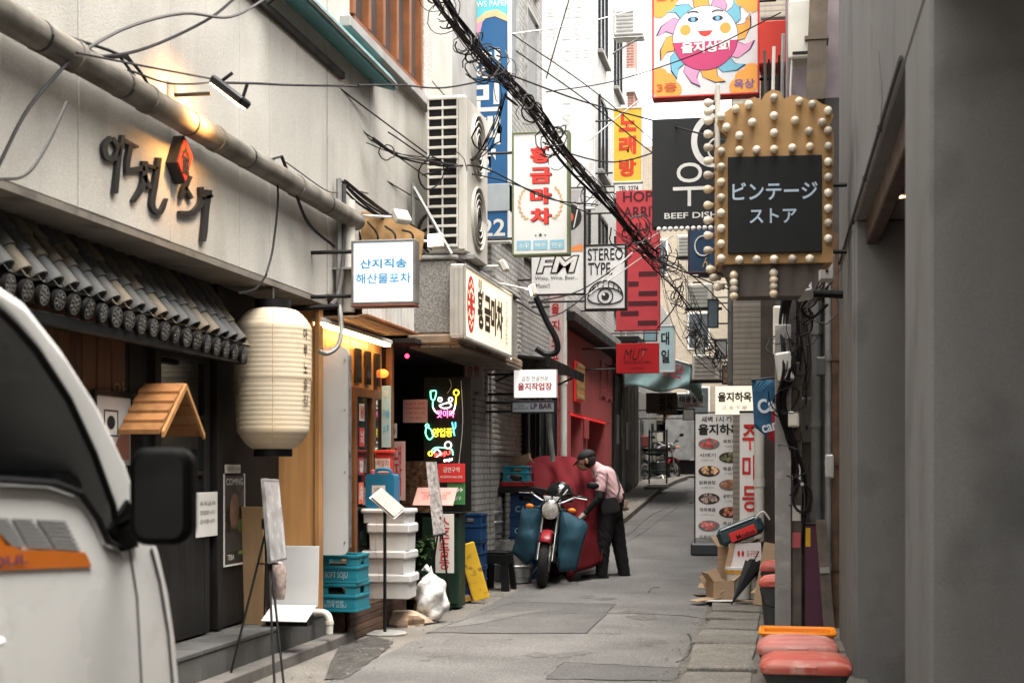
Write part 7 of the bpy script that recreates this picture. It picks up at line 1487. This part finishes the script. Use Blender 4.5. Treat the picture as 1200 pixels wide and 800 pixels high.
def make_bike(label, loc, rz, lean, front=True, tank_m=None):
    T = thing('motorcycle', label, 'motorcycle', loc, 0); T.rotation_euler = (0, lean, rz); tank_m = tank_m or M('tank_black', (.02, .015, .016), .3, var=.1)
    wheel(T, 0, .31, .31, .11, 'front_wheel'); wheel(T, 1.32, .31, .31, .13, 'rear_wheel')
    for x in (-.085, .085):
        MB().tube([(x, -.005, .31), (x, .09, .62)], .026, 10).build('fork_leg', chrome, T, True); MB().tube([(x, .09, .62), (x, .19, .97)], .019, 10).build('fork_tube', steel, T, True)
    fm = MB(); 
    for i in range(9):
        a = rad(40+i*14); 
        for x, dr in ((-.075, -.02), (-.05, .012), (0, .02), (.05, .012), (.075, -.02)): fm.v.append((x, -(.345+dr)*math.cos(a)*-1*-1, .31+(.345+dr)*math.sin(a)))
    for i in range(8):
        for k in range(4): fm.f.append((i*5+k, i*5+k+1, (i+1)*5+k+1, (i+1)*5+k)); fm.mi.append(0)
    o = fm.build('front_mudguard', M('mudguard_red', (.22, .015, .02), .25, var=.1), T, True); s_ = o.modifiers.new('t', 'SOLIDIFY'); s_.thickness = .005
    MB().box(-.11, .11, .10, .16, .64, .68, .01).build('triple_clamp', black, T); MB().box(-.10, .10, .15, .2, .86, .89, .01).build('triple_clamp', black, T)
    hl_ = MB(); hl_.lathe([(.06, .16), (.10, .08), (.112, .0), (.112, -.02), (.10, -.025)], 24, (0, .02, .90), 'y'); hl_o = hl_.build('headlight', chrome, T, smooth=35)
    MB().lathe([(.101, -.022), (.06, -.036), (.001, -.042)], 24, (0, .02, .90), 'y', cap=False).build('lens', M('headlight_lens', (.40, .38, .34), .12, var=.4, scale=30, spec=.7), hl_o, smooth=True)
    for x in (-1, 1):
        io = MB().tube([(x*.10, .10, .90), (x*.20, .09, .91)], .012, 8).build('indicator', black, T, True); MB().ball((x*.245, .085, .912), .036, 12, 8, (1.35, .9, .8)).build('lens', amber, io, True)
    for x in (-.055, .055): MB().lathe([(.046, .0), (.05, .03), (.046, .05)], 18, (x, .10, 1.0)).xf(Matrix.Identity(4)).build('gauge', M('gauge_white', (.6, .58, .55), .4, var=.5, scale=60), T, smooth=30)
    MB().tube(bez([(-.40, .30, 1.06), (-.28, .22, 1.07), (-.12, .2, .99), (0, .19, .97), (.12, .2, .99), (.28, .22, 1.07), (.40, .30, 1.06)], 5), .012, 8).build('handlebar', chrome, T, True)
    for x in (-1, 1):
        MB().tube([(x*.29, .225, 1.068), (x*.41, .305, 1.06)], .019, 10).build('grip', black, T, True); MB().tube([(x*.26, .18, 1.06), (x*.4, .2, 1.05)], .007, 6).build('lever', steel, T, True)
        mo = MB().tube(bez([(x*.26, .21, 1.07), (x*.33, .2, 1.15), (x*.40, .2, 1.20)], 4), .006, 6).build('mirror', black, T, True); MB().ball((x*.45, .19, 1.22), .075, 14, 8, (1, .25, .55)).build('mirror_head', black, mo, True)
    tk = MB(); tk.ball((0, .48, .86), .2, 20, 12, (.75, 1.35, .62)); tk.build('fuel_tank', tank_m, T, True)
    MB().prism(rrect(.62, 1.35, .80, .88, .035), -.13, .13, 'yz').build('seat', black, T, smooth=30)
    MB().tube(bez([(0, .2, .9), (0, .5, .74), (0, 1.0, .74), (0, 1.4, .8)], 5), .025, 8).build('frame', black, T, True); MB().tube(bez([(0, .2, .85), (0, .3, .45), (0, .6, .22), (0, 1.0, .28), (0, 1.32, .31)], 5), .022, 8).build('frame', black, T, True)
    for x, y1_, z1_ in ((-.3, .24, 1.07), (.3, .24, 1.07), (.33, .26, 1.06)): MB().tube(bez([(x, y1_, z1_), (x*.6, .02, 1.10), (x*.25, .0, 1.0), (x*.2, .12, .8), (x*.28, .02, .45)], 6), .006, 5).build('control_cable', black, T, True)
    MB().box(-.14, .14, .42, .85, .24, .56, .03).build('engine', eng, T)
    for i in range(6): MB().box(-.12, .12, .38, .6, .54+i*.03, .555+i*.03, .003).build('cooling_fin', eng, T)
    MB().tube(bez([(.1, .4, .5), (.13, .33, .3), (.15, .6, .2), (.17, 1.2, .26), (.17, 1.6, .3)], 5), .035, 10).build('exhaust', chrome, T, True)
    MB().prism([(1.32, .55), (1.7, .66), (1.68, .70), (1.3, .62)], -.07, .07, 'yz').build('rear_mudguard', tank_m, T); MB().box(-.06, .06, 1.62, 1.68, .72, .79, .012).build('tail_light', M('tail_red', (.4, .02, .02), .3), T)
    MB().tube([(-.08, .65, .26), (-.24, .72, .005)], .012, 8).build('side_stand', steel, T)
    for x in (-.1, .1): MB().tube([(x, 1.32, .31), (x, 1.15, .74)], .02, 8).build('shock', chrome, T, True)
    return T
wp = ong(635, 688)
bike = make_bike('black motorcycle with blue leg shields and round headlight facing down the alley', (wp.x, wp.y, wp.z), rad(4), rad(6))
d98 = 16.4/F
for pts, lab in (([(-.36, .85), (-.14, .93), (-.10, 1.0), (-.10, .62), (-.13, .30), (-.22, .22), (-.42, .34), (-.37, .6)], None), ([(.10, .98), (.13, .90), (.40, .80), (.44, .74), (.36, .22), (.16, .18), (.11, .45)], None)):
    b = MB(); cx = sum(p[0] for p in pts)/len(pts); n = len(pts)
    ring_ = []
    for i in range(n):
        p_, q_ = Vector((*pts[i], 0)), Vector((*pts[(i+1) % n], 0)); ring_ += [p_.lerp(q_, k/5) for k in range(5)]
    m_ = len(ring_); cz_ = sum(p[1] for p in pts)/n
    for k in range(7):
        f_ = 1-k/6*.97
        for p_ in ring_:
            x, z = cx+(p_.x-cx)*f_, cz_+(p_.y-cz_)*f_; b.v.append((x, .17+.165*abs(x)-.075*(1-f_**2.2)+.014*math.sin(z*13+x*9)+.008*math.sin(z*31), z))
    b.f = [(k*m_+i, k*m_+(i+1) % m_, (k+1)*m_+(i+1) % m_, (k+1)*m_+i) for k in range(6) for i in range(m_)]+[tuple(6*m_+i for i in range(m_))]; b.mi = [0]*len(b.f)
    o = b.build('leg_shield', shield_m, bike, True); t_ = o.modifiers.new('t', 'SOLIDIFY'); t_.thickness = .012
hp = px(656, 583, 16.75)
T = thing('helmet', 'glossy black helmet resting on the motorcycle handlebars', 'helmet', hp, rad(15)); hb_ = MB(); hb_.ball((0, 0, .05), .155, 24, 14, (1.02, 1.1, .92)); hm = M('helmet_black', (.012, .012, .013), .14, var=.05, spec=.6, coat=.6)
hb_.v = [(x, y, max(z, -.05)) for x, y, z in hb_.v]; hb_.build('shell', hm, T, True); MB().lathe([(.15, -.052), (.158, -.045), (.158, -.03), (.15, -.025)], 24).build('rim', black, T, smooth=30)
MB().tube([(.02, -.17, .03), (.075, -.16, .10)], .008, 5).build('vent_trim', white, T)
# red cover being drawn over the machine
red_cloth = M('cover_red', (.105, .010, .013), .85, var=.15, scale=3, bump=.1, bscale=14, spec=.1)
cvp = ong(668, 678); T = thing('motorcycle_cover', 'dark red fabric cover half pulled over the motorcycle', 'cover', cvp)
top_ = [(614, 546, 17.9), (630, 535, 18.1), (652, 534, 18.1), (674, 536, 17.9), (690, 548, 17.6), (700, 572, 17.45), (707, 600, 17.4)]
mid_ = [(622, 590, 17.7), (634, 585, 17.7), (650, 590, 17.5), (664, 600, 17.3), (680, 606, 17.15), (695, 612, 17.2), (706, 620, 17.3)]
bot_ = [(628, 650, 17.6), (640, 655, 17.5), (652, 668, 17.2), (663, 682, 16.95), (678, 672, 16.95), (696, 662, 17.05), (709, 656, 17.2)]
TT, MM, BB = (bez([px(*p) for p in q], 7) for q in (top_, mid_, bot_)); b = MB(); nn = len(TT); RW = 26
for j in range(RW+1):
    v_ = j/RW
    for i in range(nn):
        a, m_, c_ = TT[i], MM[i], BB[i]; p = a*(1-v_)**2*(1) + (m_*2-(a+c_)*.5)*2*v_*(1-v_) + c_*v_*v_; u = i/(nn-1)
        fold = .13*math.sin(u*21+v_*3.5+1.6*math.sin(u*5))*v_**.7+.035*math.sin(u*47+1.5*v_)*v_ + .05*math.sin((u*2.2-v_*1.6)*9)*(1-v_)*v_*2 + .02*math.sin((u+v_)*31)*v_*(1-v_)*2; H_ = px(689, 600, 17.2); dx_, dz_ = p.x-H_.x, p.z-H_.z; rr_ = math.hypot(dx_, dz_); fold -= .034*abs(math.sin(math.atan2(dz_, dx_)*13))*min(1, rr_/.35)*(1-.5*v_); b.v.append((p.x+.3*fold*v_, p.y+fold, p.z+.012*math.sin(u*30)*v_))
for j in range(RW):
    for i in range(nn-1): b.f.append((j*nn+i, j*nn+i+1, (j+1)*nn+i+1, (j+1)*nn+i)); b.mi.append(0)
# back flap over the top
k0 = len(b.v)
for j in range(1, 7):
    for i in range(nn): p = TT[i]; b.v.append((p.x, p.y+.12*j, p.z+.03*math.sin(j*.6)-.03*j))
for j in range(6):
    for i in range(nn-1):
        r0 = i if j == 0 else k0+(j-1)*nn+i; r1 = k0+j*nn+i; b.f.append((r0, r0+1, r1+1, r1)); b.mi.append(0)
o = b.build('fabric', red_cloth, T, True, abs_=True); s_ = o.modifiers.new('t', 'SOLIDIFY'); s_.thickness = .006
T = thing('rolled_cardboard', 'rolled brown cardboard standing behind the red cover', 'cardboard', px(616, 660, 18.0)); T.location.z = gz(T.location.y)
MB().prism([(-.12, 0), (.1, 0), (.12, 1.38), (.02, 1.46), (-.16, 1.38)], 0, .12).build('roll', brown, T); MB().prism([(-.2, 1.32), (.05, 1.4), (.04, 1.5), (-.22, 1.42)], -.01, .13).build('flap', brown, T)
fm_ = copy_tree(bike)
for c in list(fm_.children):
    if c.name.startswith(('leg_shield',)): bpy.data.objects.remove(c)
fp = ong(790, 566); fm_.location = fp; fm_.rotation_euler = (0, rad(3), rad(150)); fm_['label'] = 'black delivery motorcycle parked far up the alley with its tail showing'; fm_.location = (fp.x-.1, fp.y+1.1, fp.z)
b = MB(); b.box(-.2, .2, 1.25, 1.62, .90, 1.2, .03); b.build('carrier_box', M('far_box_red', (.12, .03, .03), .5), fm_)
T = thing('sack_barrow', 'pale blue hand barrow leaning by the far motorcycle', 'barrow', ong(771, 577)); T.location.z += .1
for x in (-.2, .2): MB().tube([(x, 0, .1), (x, .05, 1.35)], .02, 8).build('rail', M('barrow_blue', (.10, .17, .18), .5), T, True)
for z in (.4, .8, 1.3): MB().tube([(-.2, .03, z), (.2, .03, z)], .016, 8).build('rung', M('barrow_blue', 0), T, True)
MB().box(-.22, .22, -.3, 0, .06, .08).build('toe_plate', M('barrow_blue', 0), T); MB().box(-.3, .25, -.35, .1, .0, .05, .01).build('base_block', galv, T)
T = thing('grey_bin_far', 'pale sheeted load parked behind the far motorcycle', 'load', ong(806, 560)); MB().prism(rrect(-.6, .6, .5, 1.7, .2), 0, .8).build('sheeted_load', M('sheet_grey', (.34, .34, .33), .7, var=.3, bump=.4, bscale=8), T); MB().box(-.6, .6, .1, .7, .1, .48).build('frame', blackm, T)

# ================================================================ the man
mp = ong(712, 680)
man = thing('person', 'person in pink shirt and black cap bending to tuck the red cover', 'person', mp)
D = 17.35
def J(x, y, dd=0): return px(x, y, D+dd)-man.location
segs = []      # (a, b, ra, rb, region, flattening)
def seg(a, b_, ra, rb, reg): segs.append((a, b_, ra, rb, reg))
hipN, hipF = J(713, 600, -.09), J(719, 600, .09); kneeN, kneeF = J(707, 637, -.10), J(725, 634, .12); ankN, ankF = J(705, 669, -.09), J(731, 668, .13)
for h, k, a in ((hipN, kneeN, ankN), (hipF, kneeF, ankF)):
    seg(h, k, .115, .092, 'trouser'); seg(k, a, .090, .076, 'trouser'); seg(a, a+Vector((0, 0, -.035)), .076, .076, 'trouser')
    seg(a+Vector((.04, 0, -.075)), a+Vector((-.21, -.03, -.083)), .052, .045, 'shoe'); seg(a, a+Vector((.0, 0, -.06)), .05, .05, 'shoe')
pel, wai, che, nek = J(717, 594), J(720, 582), J(709, 559), J(698, 547)
seg(pel+Vector((0, -.06, 0)), pel+Vector((0, .06, 0)), .125, .125, 'trouser'); seg(pel, wai, .14, .13, 'trouser')
seg(wai+Vector((0, -.05, 0)), che+Vector((0, -.06, 0)), .115, .125, 'shirt'); seg(wai+Vector((0, .05, 0)), che+Vector((0, .06, 0)), .115, .125, 'shirt'); seg(wai, che, .13, .14, 'shirt')
shN, shF = J(706, 555, -.20), J(704, 554, .20)
seg(shN, shF, .075, .075, 'shirt'); seg(che, nek, .125, .07, 'shirt')
head = J(686, 540, -.03); seg(nek+Vector((-.01, 0, -.0)), head+Vector((.04, 0, -.03)), .055, .052, 'skin')
seg(head+Vector((.02, 0, .015)), head+Vector((-.015, 0, .01)), .098, .09, 'skin'); seg(head+Vector((-.05, -.005, -.055)), head+Vector((-.02, 0, -.06)), .05, .062, 'skin')
seg(head+Vector((-.10, -.015, -.035)), head+Vector((-.085, -.01, -.01)), .018, .011, 'skin')                         # nose
seg(head+Vector((-.085, -.008, -.075)), head+Vector((-.07, .03, -.08)), .012, .012, 'skin')                          # mouth
for s_ in (-1, 1): seg(head+Vector((.03, s_*.098, -.02)), head+Vector((.025, s_*.10, .015)), .018, .02, 'skin')       # ears
elN, wrN = J(702, 583, -.28), J(686, 601, -.25); elF, wrF = J(692, 580, .16), J(684, 600, -.02)
for s1, e1, w1 in ((shN, elN, wrN), (shF, elF, wrF)):
    mid = s1.lerp(e1, .62); seg(s1, mid, .072, .066, 'shirt'); seg(mid, e1, .056, .05, 'sleeve'); seg(e1, w1, .048, .034, 'sleeve')
    dv = (w1-e1).normalized(); pal = w1+dv*.085; seg(w1, pal, .032, .036, 'glove')
    sd = dv.cross(Vector((0, 1, 0))).normalized(); bk = Vector((0, 1, 0))
    for k, L_ in enumerate((.062, .072, .068, .052)):
        b0 = pal+bk*(-.03+.02*k)+sd*.0; f1 = b0+dv*L_*.6+sd*.012; f2 = f1+dv*L_*.35-sd*.03; seg(b0, f1, .0115, .0105, 'glove'); seg(f1, f2, .0105, .009, 'glove')
    t0_ = w1+dv*.04-bk*.03; seg(t0_, t0_-bk*.025+dv*.03, .013, .012, 'glove'); seg(t0_-bk*.025+dv*.03, t0_-bk*.03+dv*.065, .012, .01, 'glove')
body = MB()
for a, c_, ra, rb, reg in segs:
    a, c_ = Vector(a), Vector(c_); ax = (c_-a); L_ = ax.length; ax = ax.normalized() if L_ > 1e-6 else Vector((0, 0, 1)); n_ = 6; pts = []; rs = []
    for i in range(n_): q = math.pi/2*(1-i/n_); pts.append(a-ax*ra*math.sin(q)); rs.append(max(.0015, ra*math.cos(q)))
    pts.append(a); rs.append(ra); pts.append(c_); rs.append(rb)
    for i in range(1, n_+1): q = math.pi/2*i/n_; pts.append(c_+ax*rb*math.sin(q)); rs.append(max(.0015, rb*math.cos(q)))
    body.tube(pts, rs, 14)
skin_m = M('skin_tan', (.36, .19, .125), .55, var=.12, scale=14); shirt_m = M('shirt_pink', (.52, .33, .33), .8, var=.10, scale=8, grain=((4, 4, 60), (.42, .25, .255), .5)); tr_m = M('trousers_black', (.009, .0085, .009), .8, var=.25, scale=9); sl_m = M('arm_cover_black', (.009, .0085, .009), .7, var=.15); shoe_m = M('shoe_black', (.012, .012, .012), .5, var=.1); glove_m = M('work_glove', (.30, .255, .22), .8, var=.25, scale=30)
REG = ['skin', 'shirt', 'trouser', 'sleeve', 'shoe', 'glove']
bo = body.build('body', [skin_m, shirt_m, tr_m, sl_m, shoe_m, glove_m], man)
rm = bo.modifiers.new('r', 'REMESH'); rm.mode = 'VOXEL'; rm.voxel_size = .0075; sm2 = bo.modifiers.new('s', 'SMOOTH'); sm2.factor = .5; sm2.iterations = 7
def finish_body():
    dg = bpy.context.evaluated_depsgraph_get(); me = bpy.data.meshes.new_from_object(bo.evaluated_get(dg)); bo.modifiers.clear(); me.materials.clear()
    for m_ in (skin_m, shirt_m, tr_m, sl_m, shoe_m, glove_m): me.materials.append(m_)
    S_ = [(a, c_-a, (c_-a).length_squared or 1e-9, ra, rb, REG.index(reg)) for a, c_, ra, rb, reg in segs]
    import numpy as np
    A = np.array([s[0][:] for s in S_]); V = np.array([s[1][:] for s in S_]); LQ = np.array([s[2] for s in S_]); RA = np.array([s[3] for s in S_]); RB = np.array([s[4] for s in S_]); RI = np.array([s[5] for s in S_])
    n = len(me.polygons); C = np.empty(n*3); me.polygons.foreach_get('center', C); C = C.reshape(-1, 3)
    best = np.full(n, 1e9); idx = np.zeros(n, int)
    for i in range(len(S_)):
        t = np.clip(((C-A[i]) @ V[i])/LQ[i], 0, 1); dd = np.linalg.norm(C-(A[i]+t[:, None]*V[i]), axis=1)-(RA[i]+(RB[i]-RA[i])*t)
        m_ = dd < best; best[m_] = dd[m_]; idx[m_] = RI[i]
    # cloth folds: fine wrinkles in shirt and trousers
    nv = len(me.vertices); P = np.empty(nv*3); me.vertices.foreach_get('co', P); P = P.reshape(-1, 3); N_ = np.empty(nv*3); me.vertices.foreach_get('normal', N_); N_ = N_.reshape(-1, 3)
    hgt = P[:, 2]; am = np.where((hgt > .12) & (hgt < .88), .0035, np.where((hgt >= .88) & (hgt < 1.32) & (P[:, 0] > -.15), .0045, 0)); wv = np.sin(P[:, 2]*52+P[:, 0]*47+4*np.sin(P[:, 1]*19+P[:, 2]*9))*np.sin(P[:, 0]*31+P[:, 2]*17+1.3)
    P = P+N_*(am*wv)[:, None]; me.vertices.foreach_set('co', P.ravel())
    me.polygons.foreach_set('material_index', idx.astype(np.int32)); me.polygons.foreach_set('use_smooth', [True]*n); me.update(); bo.data = me
for a_ in (ankN, ankF):
    b = MB(); b.prism([(x, y) for x, y in rrect(-.265, .095, -.055, .05, .045, 4)], 0, .022, 'xy'); o = b.build('shoe_sole', M('sole_grey', (.07, .068, .065), .7), man, smooth=30); o.location = (a_.x, a_.y-.01, a_.z-.137)
cp = MB(); cp.ball((0, 0, 0), .112, 20, 10, (1.05, 1.0, .8)); cp.v = [(x, y, max(z, -.012)) for x, y, z in cp.v]
cp.add([(-.09, -.08, -.005), (-.09, .08, -.005), (-.185, .055, -.035), (-.185, -.055, -.035), (-.09, -.08, .008), (-.09, .08, .008), (-.185, .055, -.027), (-.185, -.055, -.027)], [(0, 1, 2, 3), (4, 5, 6, 7), (0, 1, 5, 4), (1, 2, 6, 5), (2, 3, 7, 6), (3, 0, 4, 7)])
cp.xf(Matrix.Translation(head+Vector((.012, 0, .05))) @ Matrix.Rotation(rad(-24), 4, 'Y')); cp.build('cap', M('cap_black', (.018, .017, .018), .8, var=.15), man, smooth=40)
hr = MB(); hr.ball((0, 0, 0), .103, 18, 10, (1, 1, .95)); hr.v = [(max(x, -.03), y, min(z, .06)) for x, y, z in hr.v]; hr.xf(Matrix.Translation(head+Vector((.028, 0, .012)))); hr.build('hair', M('hair_dark', (.018, .016, .015), .8, var=.4, scale=60, bump=.5, bscale=120), man, True)
for s_ in (-1, 1): MB().ball(head+Vector((-.088, s_*.035-.008, .0)), .010, 8, 6).build('eye', M('eye_dark', (.02, .015, .012), .3), man, True)
bgp = J(715, 590, -.17); b = MB(); b.prism(rrect(-.11, .10, -.115, .07, .04), -.045, .045); b.xf(Matrix.Translation(bgp) @ Matrix.Rotation(rad(-12), 4, 'Y')); bag_ = b.build('shoulder_bag', M('bag_black', (.014, .013, .013), .5, var=.15), man, smooth=30)
b = MB(); b.prism(rrect(-.085, .075, -.10, -.0, .03), -.056, -.046); b.lathe([(.016, -.062), (.016, -.057)], 12, (-.005, 0, -.05), 'y'); b.xf(Matrix.Translation(bgp) @ Matrix.Rotation(rad(-12), 4, 'Y')); b.build('pocket', M('bag_black', 0), bag_, smooth=30)
MB().tube(bez([bgp+Vector((.08, -.02, .05)), J(726, 570, -.12), J(719, 552, .0), J(709, 545, .12), J(700, 556, .16)], 6), .013, 5, flat=.4).build('strap', M('bag_black', 0), man, True)

# ================================================================ the white van close by
vw = M('van_white', (.78, .765, .73), .25, var=.05, scale=2, spec=.5, coat=.3, spots=.12, spot_col=(.35, .33, .3)); XV = -1.70
van = thing('white_van', 'white delivery van with an orange stripe and black door mirror', 'van', (XV-.8, 1.6, 0))
def vp(x, y): p = onx(XV, x, y); return (p.y, p.z)
arc = [vp(0, 330), vp(32, 352), vp(76, 408), vp(118, 474), vp(150, 540), vp(172, 610), vp(188, 640), vp(200, 690), vp(208, 745), vp(213, 800)]
yf, zf = arc[-1]
prof = [(-.7, .35), (-.75, 1.0), (-.7, 1.75), (-.6, 1.93), (1.4, 1.965), (arc[0][0]-.42, 1.955), (arc[0][0]-.18, 1.89)] + arc + [(yf+.01, .45), (yf-.03, .28)] 
prof = [p for p in prof]
def arch(cy): return [(cy+.36*math.cos(rad(a)), .30+.36*math.sin(rad(a))) for a in range(0, 181, 20)]
low = [(yf-.05, .26)] + arch(yf-.80) + [(1.2, .26)] + arch(.15) + [(-.65, .28)]
b = MB(); b.prism(prof+low, XV-1.58, XV, 'yz'); shell = b.build('body', vw, van, smooth=25, abs_=True); bv = shell.modifiers.new('b', 'BEVEL'); bv.width = .03; bv.segments = 4; bv.limit_method = 'ANGLE'; bv.angle_limit = rad(50)
gl_ = M('van_glass', (.008, .009, .010), .04, var=0, spec=.5, alpha=.42)
wpts = [vp(0, 562), vp(60, 566), vp(92, 578), vp(112, 606), vp(124, 634), vp(138, 640), vp(130, 592), vp(108, 532), vp(78, 468), vp(40, 410), vp(14, 380), vp(0, 366)]; wb = vp(0, 562)[1]
wpts = [(.9, wb), ] + wpts + [(arc[0][0]-.3, 1.84), (.9, 1.86)]
b = MB(); b.prism(wpts, XV+.001, XV+.006, 'yz'); b.build('door_window', gl_, van, abs_=True)
rim = [Vector((XV+.006, y, z)) for y, z in wpts]; MB().tube(rim+rim[:1], .010, 6).build('window_seal', black, van, True, abs_=True)
b = MB(); b.prism([(-.5, wb+.02), (.78, wb+.02), (.78, 1.86), (-.5, 1.84)], XV+.001, XV+.005, 'yz'); b.build('side_window', gl_, van, abs_=True)
f0, f1 = arc[1], arc[4]; b = MB(); dy, dz = .012, .012
b.add([(XV-.12, f0[0]+dy, f0[1]+dz), (XV-1.46, f0[0]+dy, f0[1]+dz), (XV-1.46, f1[0]+dy+.02, f1[1]+dz), (XV-.12, f1[0]+dy+.02, f1[1]+dz)], [(0, 1, 2, 3)]); b.build('windscreen', gl_, van, abs_=True)
orng = M('stripe_orange', (.62, .16, .02), .4, var=.04); b = MB(); b.prism([vp(-40, 596), vp(0, 626), vp(10, 637), vp(21, 644), vp(60, 645), vp(98, 647), vp(102, 654), vp(106, 664), vp(40, 666), vp(0, 668), vp(-60, 670), vp(-60, 596)], XV+.001, XV+.004, 'yz'); b.build('stripe', orng, van, abs_=True)
gv = M('vent_grey', (.30, .30, .295), .5, var=.05)
for q in (((-15, 606), (8, 607), (28, 641), (5, 640)), ((13, 607), (36, 608), (62, 644), (33, 642)), ((42, 608), (75, 610), (94, 646), (65, 644))):
    for i in range(7):
        lp_ = lambda a, c, t: vp(a[0]+(c[0]-a[0])*t, a[1]+(c[1]-a[1])*t)
        b = MB(); b.prism([lp_(q[0], q[3], i/7), lp_(q[1], q[2], i/7), lp_(q[1], q[2], (i+.7)/7), lp_(q[0], q[3], (i+.7)/7)], XV+.001, XV+.004, 'yz'); b.build('decal_bar', gv, van, abs_=True)
text(van, 'OUL', XV+.007-van.location.x, vp(15, 656)[1]-van.location.z, .16, .022, M('stripe_ink', (.12, .05, .12), .5), y=vp(8, 656)[0]-van.location.y, bold=.02, rot=RYZ)
MB().tube([Vector((XV+.002, *vp(176, 642))), Vector((XV+.002, *vp(186, 680))), Vector((XV+.002, *vp(196, 740))), Vector((XV+.002, *vp(201, 800)))], .005, 4).build('panel_gap', M('seam_shadow', (.10, .10, .095), .7), van, abs_=True)
MB().tube([Vector((XV+.001, *vp(148, 625))), Vector((XV+.001, *vp(160, 700))), Vector((XV+.001, *vp(165, 800)))], .004, 4).build('door_seam', M('seam_shadow', (.10, .10, .095), .7), van, abs_=True)
mc = px(192, 581, 3.53); wm, hm_ = 72*3.53/F, 114*3.53/F; b = MB(); b.prism(rrect(-wm/2, wm/2, -hm_/2, hm_/2, .045, 6), -.05, .05); mo = b.build('door_mirror', M('mirror_black', (.002, .002, .002), .55, spec=.06), van, smooth=35); mo.location = mc-van.location; mo.rotation_euler = (0, 0, rad(12)); bv = mo.modifiers.new('b', 'BEVEL'); bv.width = .02; bv.segments = 3; bv.limit_method = 'ANGLE'
b = MB(); b.prism(rrect(-wm/2+.018, wm/2-.018, -hm_/2+.018, hm_/2-.018, .03, 5), -.056, -.0505); g_ = b.build('mirror_glass', M('mirror_face', (.02, .02, .02), .12, metal=.9), mo)
MB().tube([Vector((XV-.01, vp(140, 620)[0], 1.24)), mc+Vector((-.02, .03, -.02))], .018, 8, flat=.8).build('mirror_arm', M('mirror_black', 0), van, True, abs_=True)
MB().prism([vp(124, 620), vp(146, 585), vp(158, 640), vp(140, 646)], XV+.001, XV+.012, 'yz').build('corner_trim', M('mirror_black', 0), van, abs_=True)
for y, in ((yf-.80,), (.15,)):
    for x in (XV-.10, XV-1.48):
        wv_ = bpy.data.objects.new('wheel', None); COL.objects.link(wv_); wv_.parent = van; wv_.location = Vector((x, y, .31))-van.location
        MB().lathe([(.2, -.09), (.29, -.095), (.31, -.06), (.31, .06), (.29, .095), (.2, .09)], 30, axis='x').build('tyre', tyre_m, wv_, smooth=40); MB().lathe([(.2, .092), (.17, .07), (.06, .06), (.05, .085), (.001, .09)], 24, axis='x', cap=False).build('rim', steel, wv_, smooth=30)
MB().box(XV-1.5, XV-.08, -.5, yf-.2, .26, .34).build('chassis', black, van, abs_=True)
for x in (XV-.14, XV-1.44): MB().lathe([(.09, 0), (.08, .03), (.001, .035)], 20, (x, yf-.012, .72), 'y', cap=False).build('headlight', M('van_lamp', (.6, .6, .58), .15, spec=.7), van, smooth=30, abs_=True)
MB().box(XV-1.5, XV-.08, yf-.02, yf+.06, .34, .52, .03).build('bumper', M('bumper_grey', (.08, .08, .08), .6), van, abs_=True)

# hollow cab: cut the door window out of the shell, then fit wheel, dash and seats inside
cut = MB(); cut.prism([(y, z) for y, z in wpts], XV-1.7, XV+.05, 'yz'); cut_o = cut.build('cutter', black, van, abs_=True); bo_ = shell.modifiers.new('cut', 'BOOLEAN'); bo_.operation = 'DIFFERENCE'; bo_.object = cut_o; bo_.solver = 'EXACT'
shell.modifiers.move(len(shell.modifiers)-1, 0)
trim = M('cab_trim', (.035, .034, .033), .8, var=.2)
wy, wz = vp(95, 575); 
MB().tube([(XV-.45+.19*math.cos(rad(a)), wy+.08*math.sin(rad(a)), wz+.03+.17*math.sin(rad(a))) for a in range(0, 361, 20)], .014, 8).build('steering_wheel', black, van, True, abs_=True)
for x in (XV-.45, XV-1.15): MB().prism(rrect(wy-.75, wy-.55, wb-.02, wb+.34, .06), x-.22, x+.22, 'yz').build('seat_back', trim, van, smooth=30, abs_=True); MB().prism(rrect(wy-.74, wy-.62, wb+.36, wb+.54, .04), x-.12, x+.12, 'yz').build('headrest', trim, van, smooth=30, abs_=True)
MB().box(XV-1.48, XV-.06, wy+.02, wy+.2, wb-.04, wb+.02, .02).build('dashboard', trim, van, abs_=True)
MB().box(XV-1.575, XV-1.565, .9, wy, wb, 1.86).build('far_window', gl_, van, abs_=True)
MB().tube([Vector((XV+.02, vp(30, 700)[0]-.35, 1.02)), Vector((XV+.035, vp(30, 700)[0]-.3, 1.02)), Vector((XV+.035, vp(30, 700)[0]-.18, 1.02)), Vector((XV+.02, vp(30, 700)[0]-.14, 1.02))], .011, 6).build('door_handle', vw, van, True, abs_=True)
def finish_van():
    dg = bpy.context.evaluated_depsgraph_get(); me = bpy.data.meshes.new_from_object(shell.evaluated_get(dg)); shell.modifiers.clear(); shell.data = me; bpy.data.objects.remove(cut_o)
finish_text(); finish_body(); finish_van()
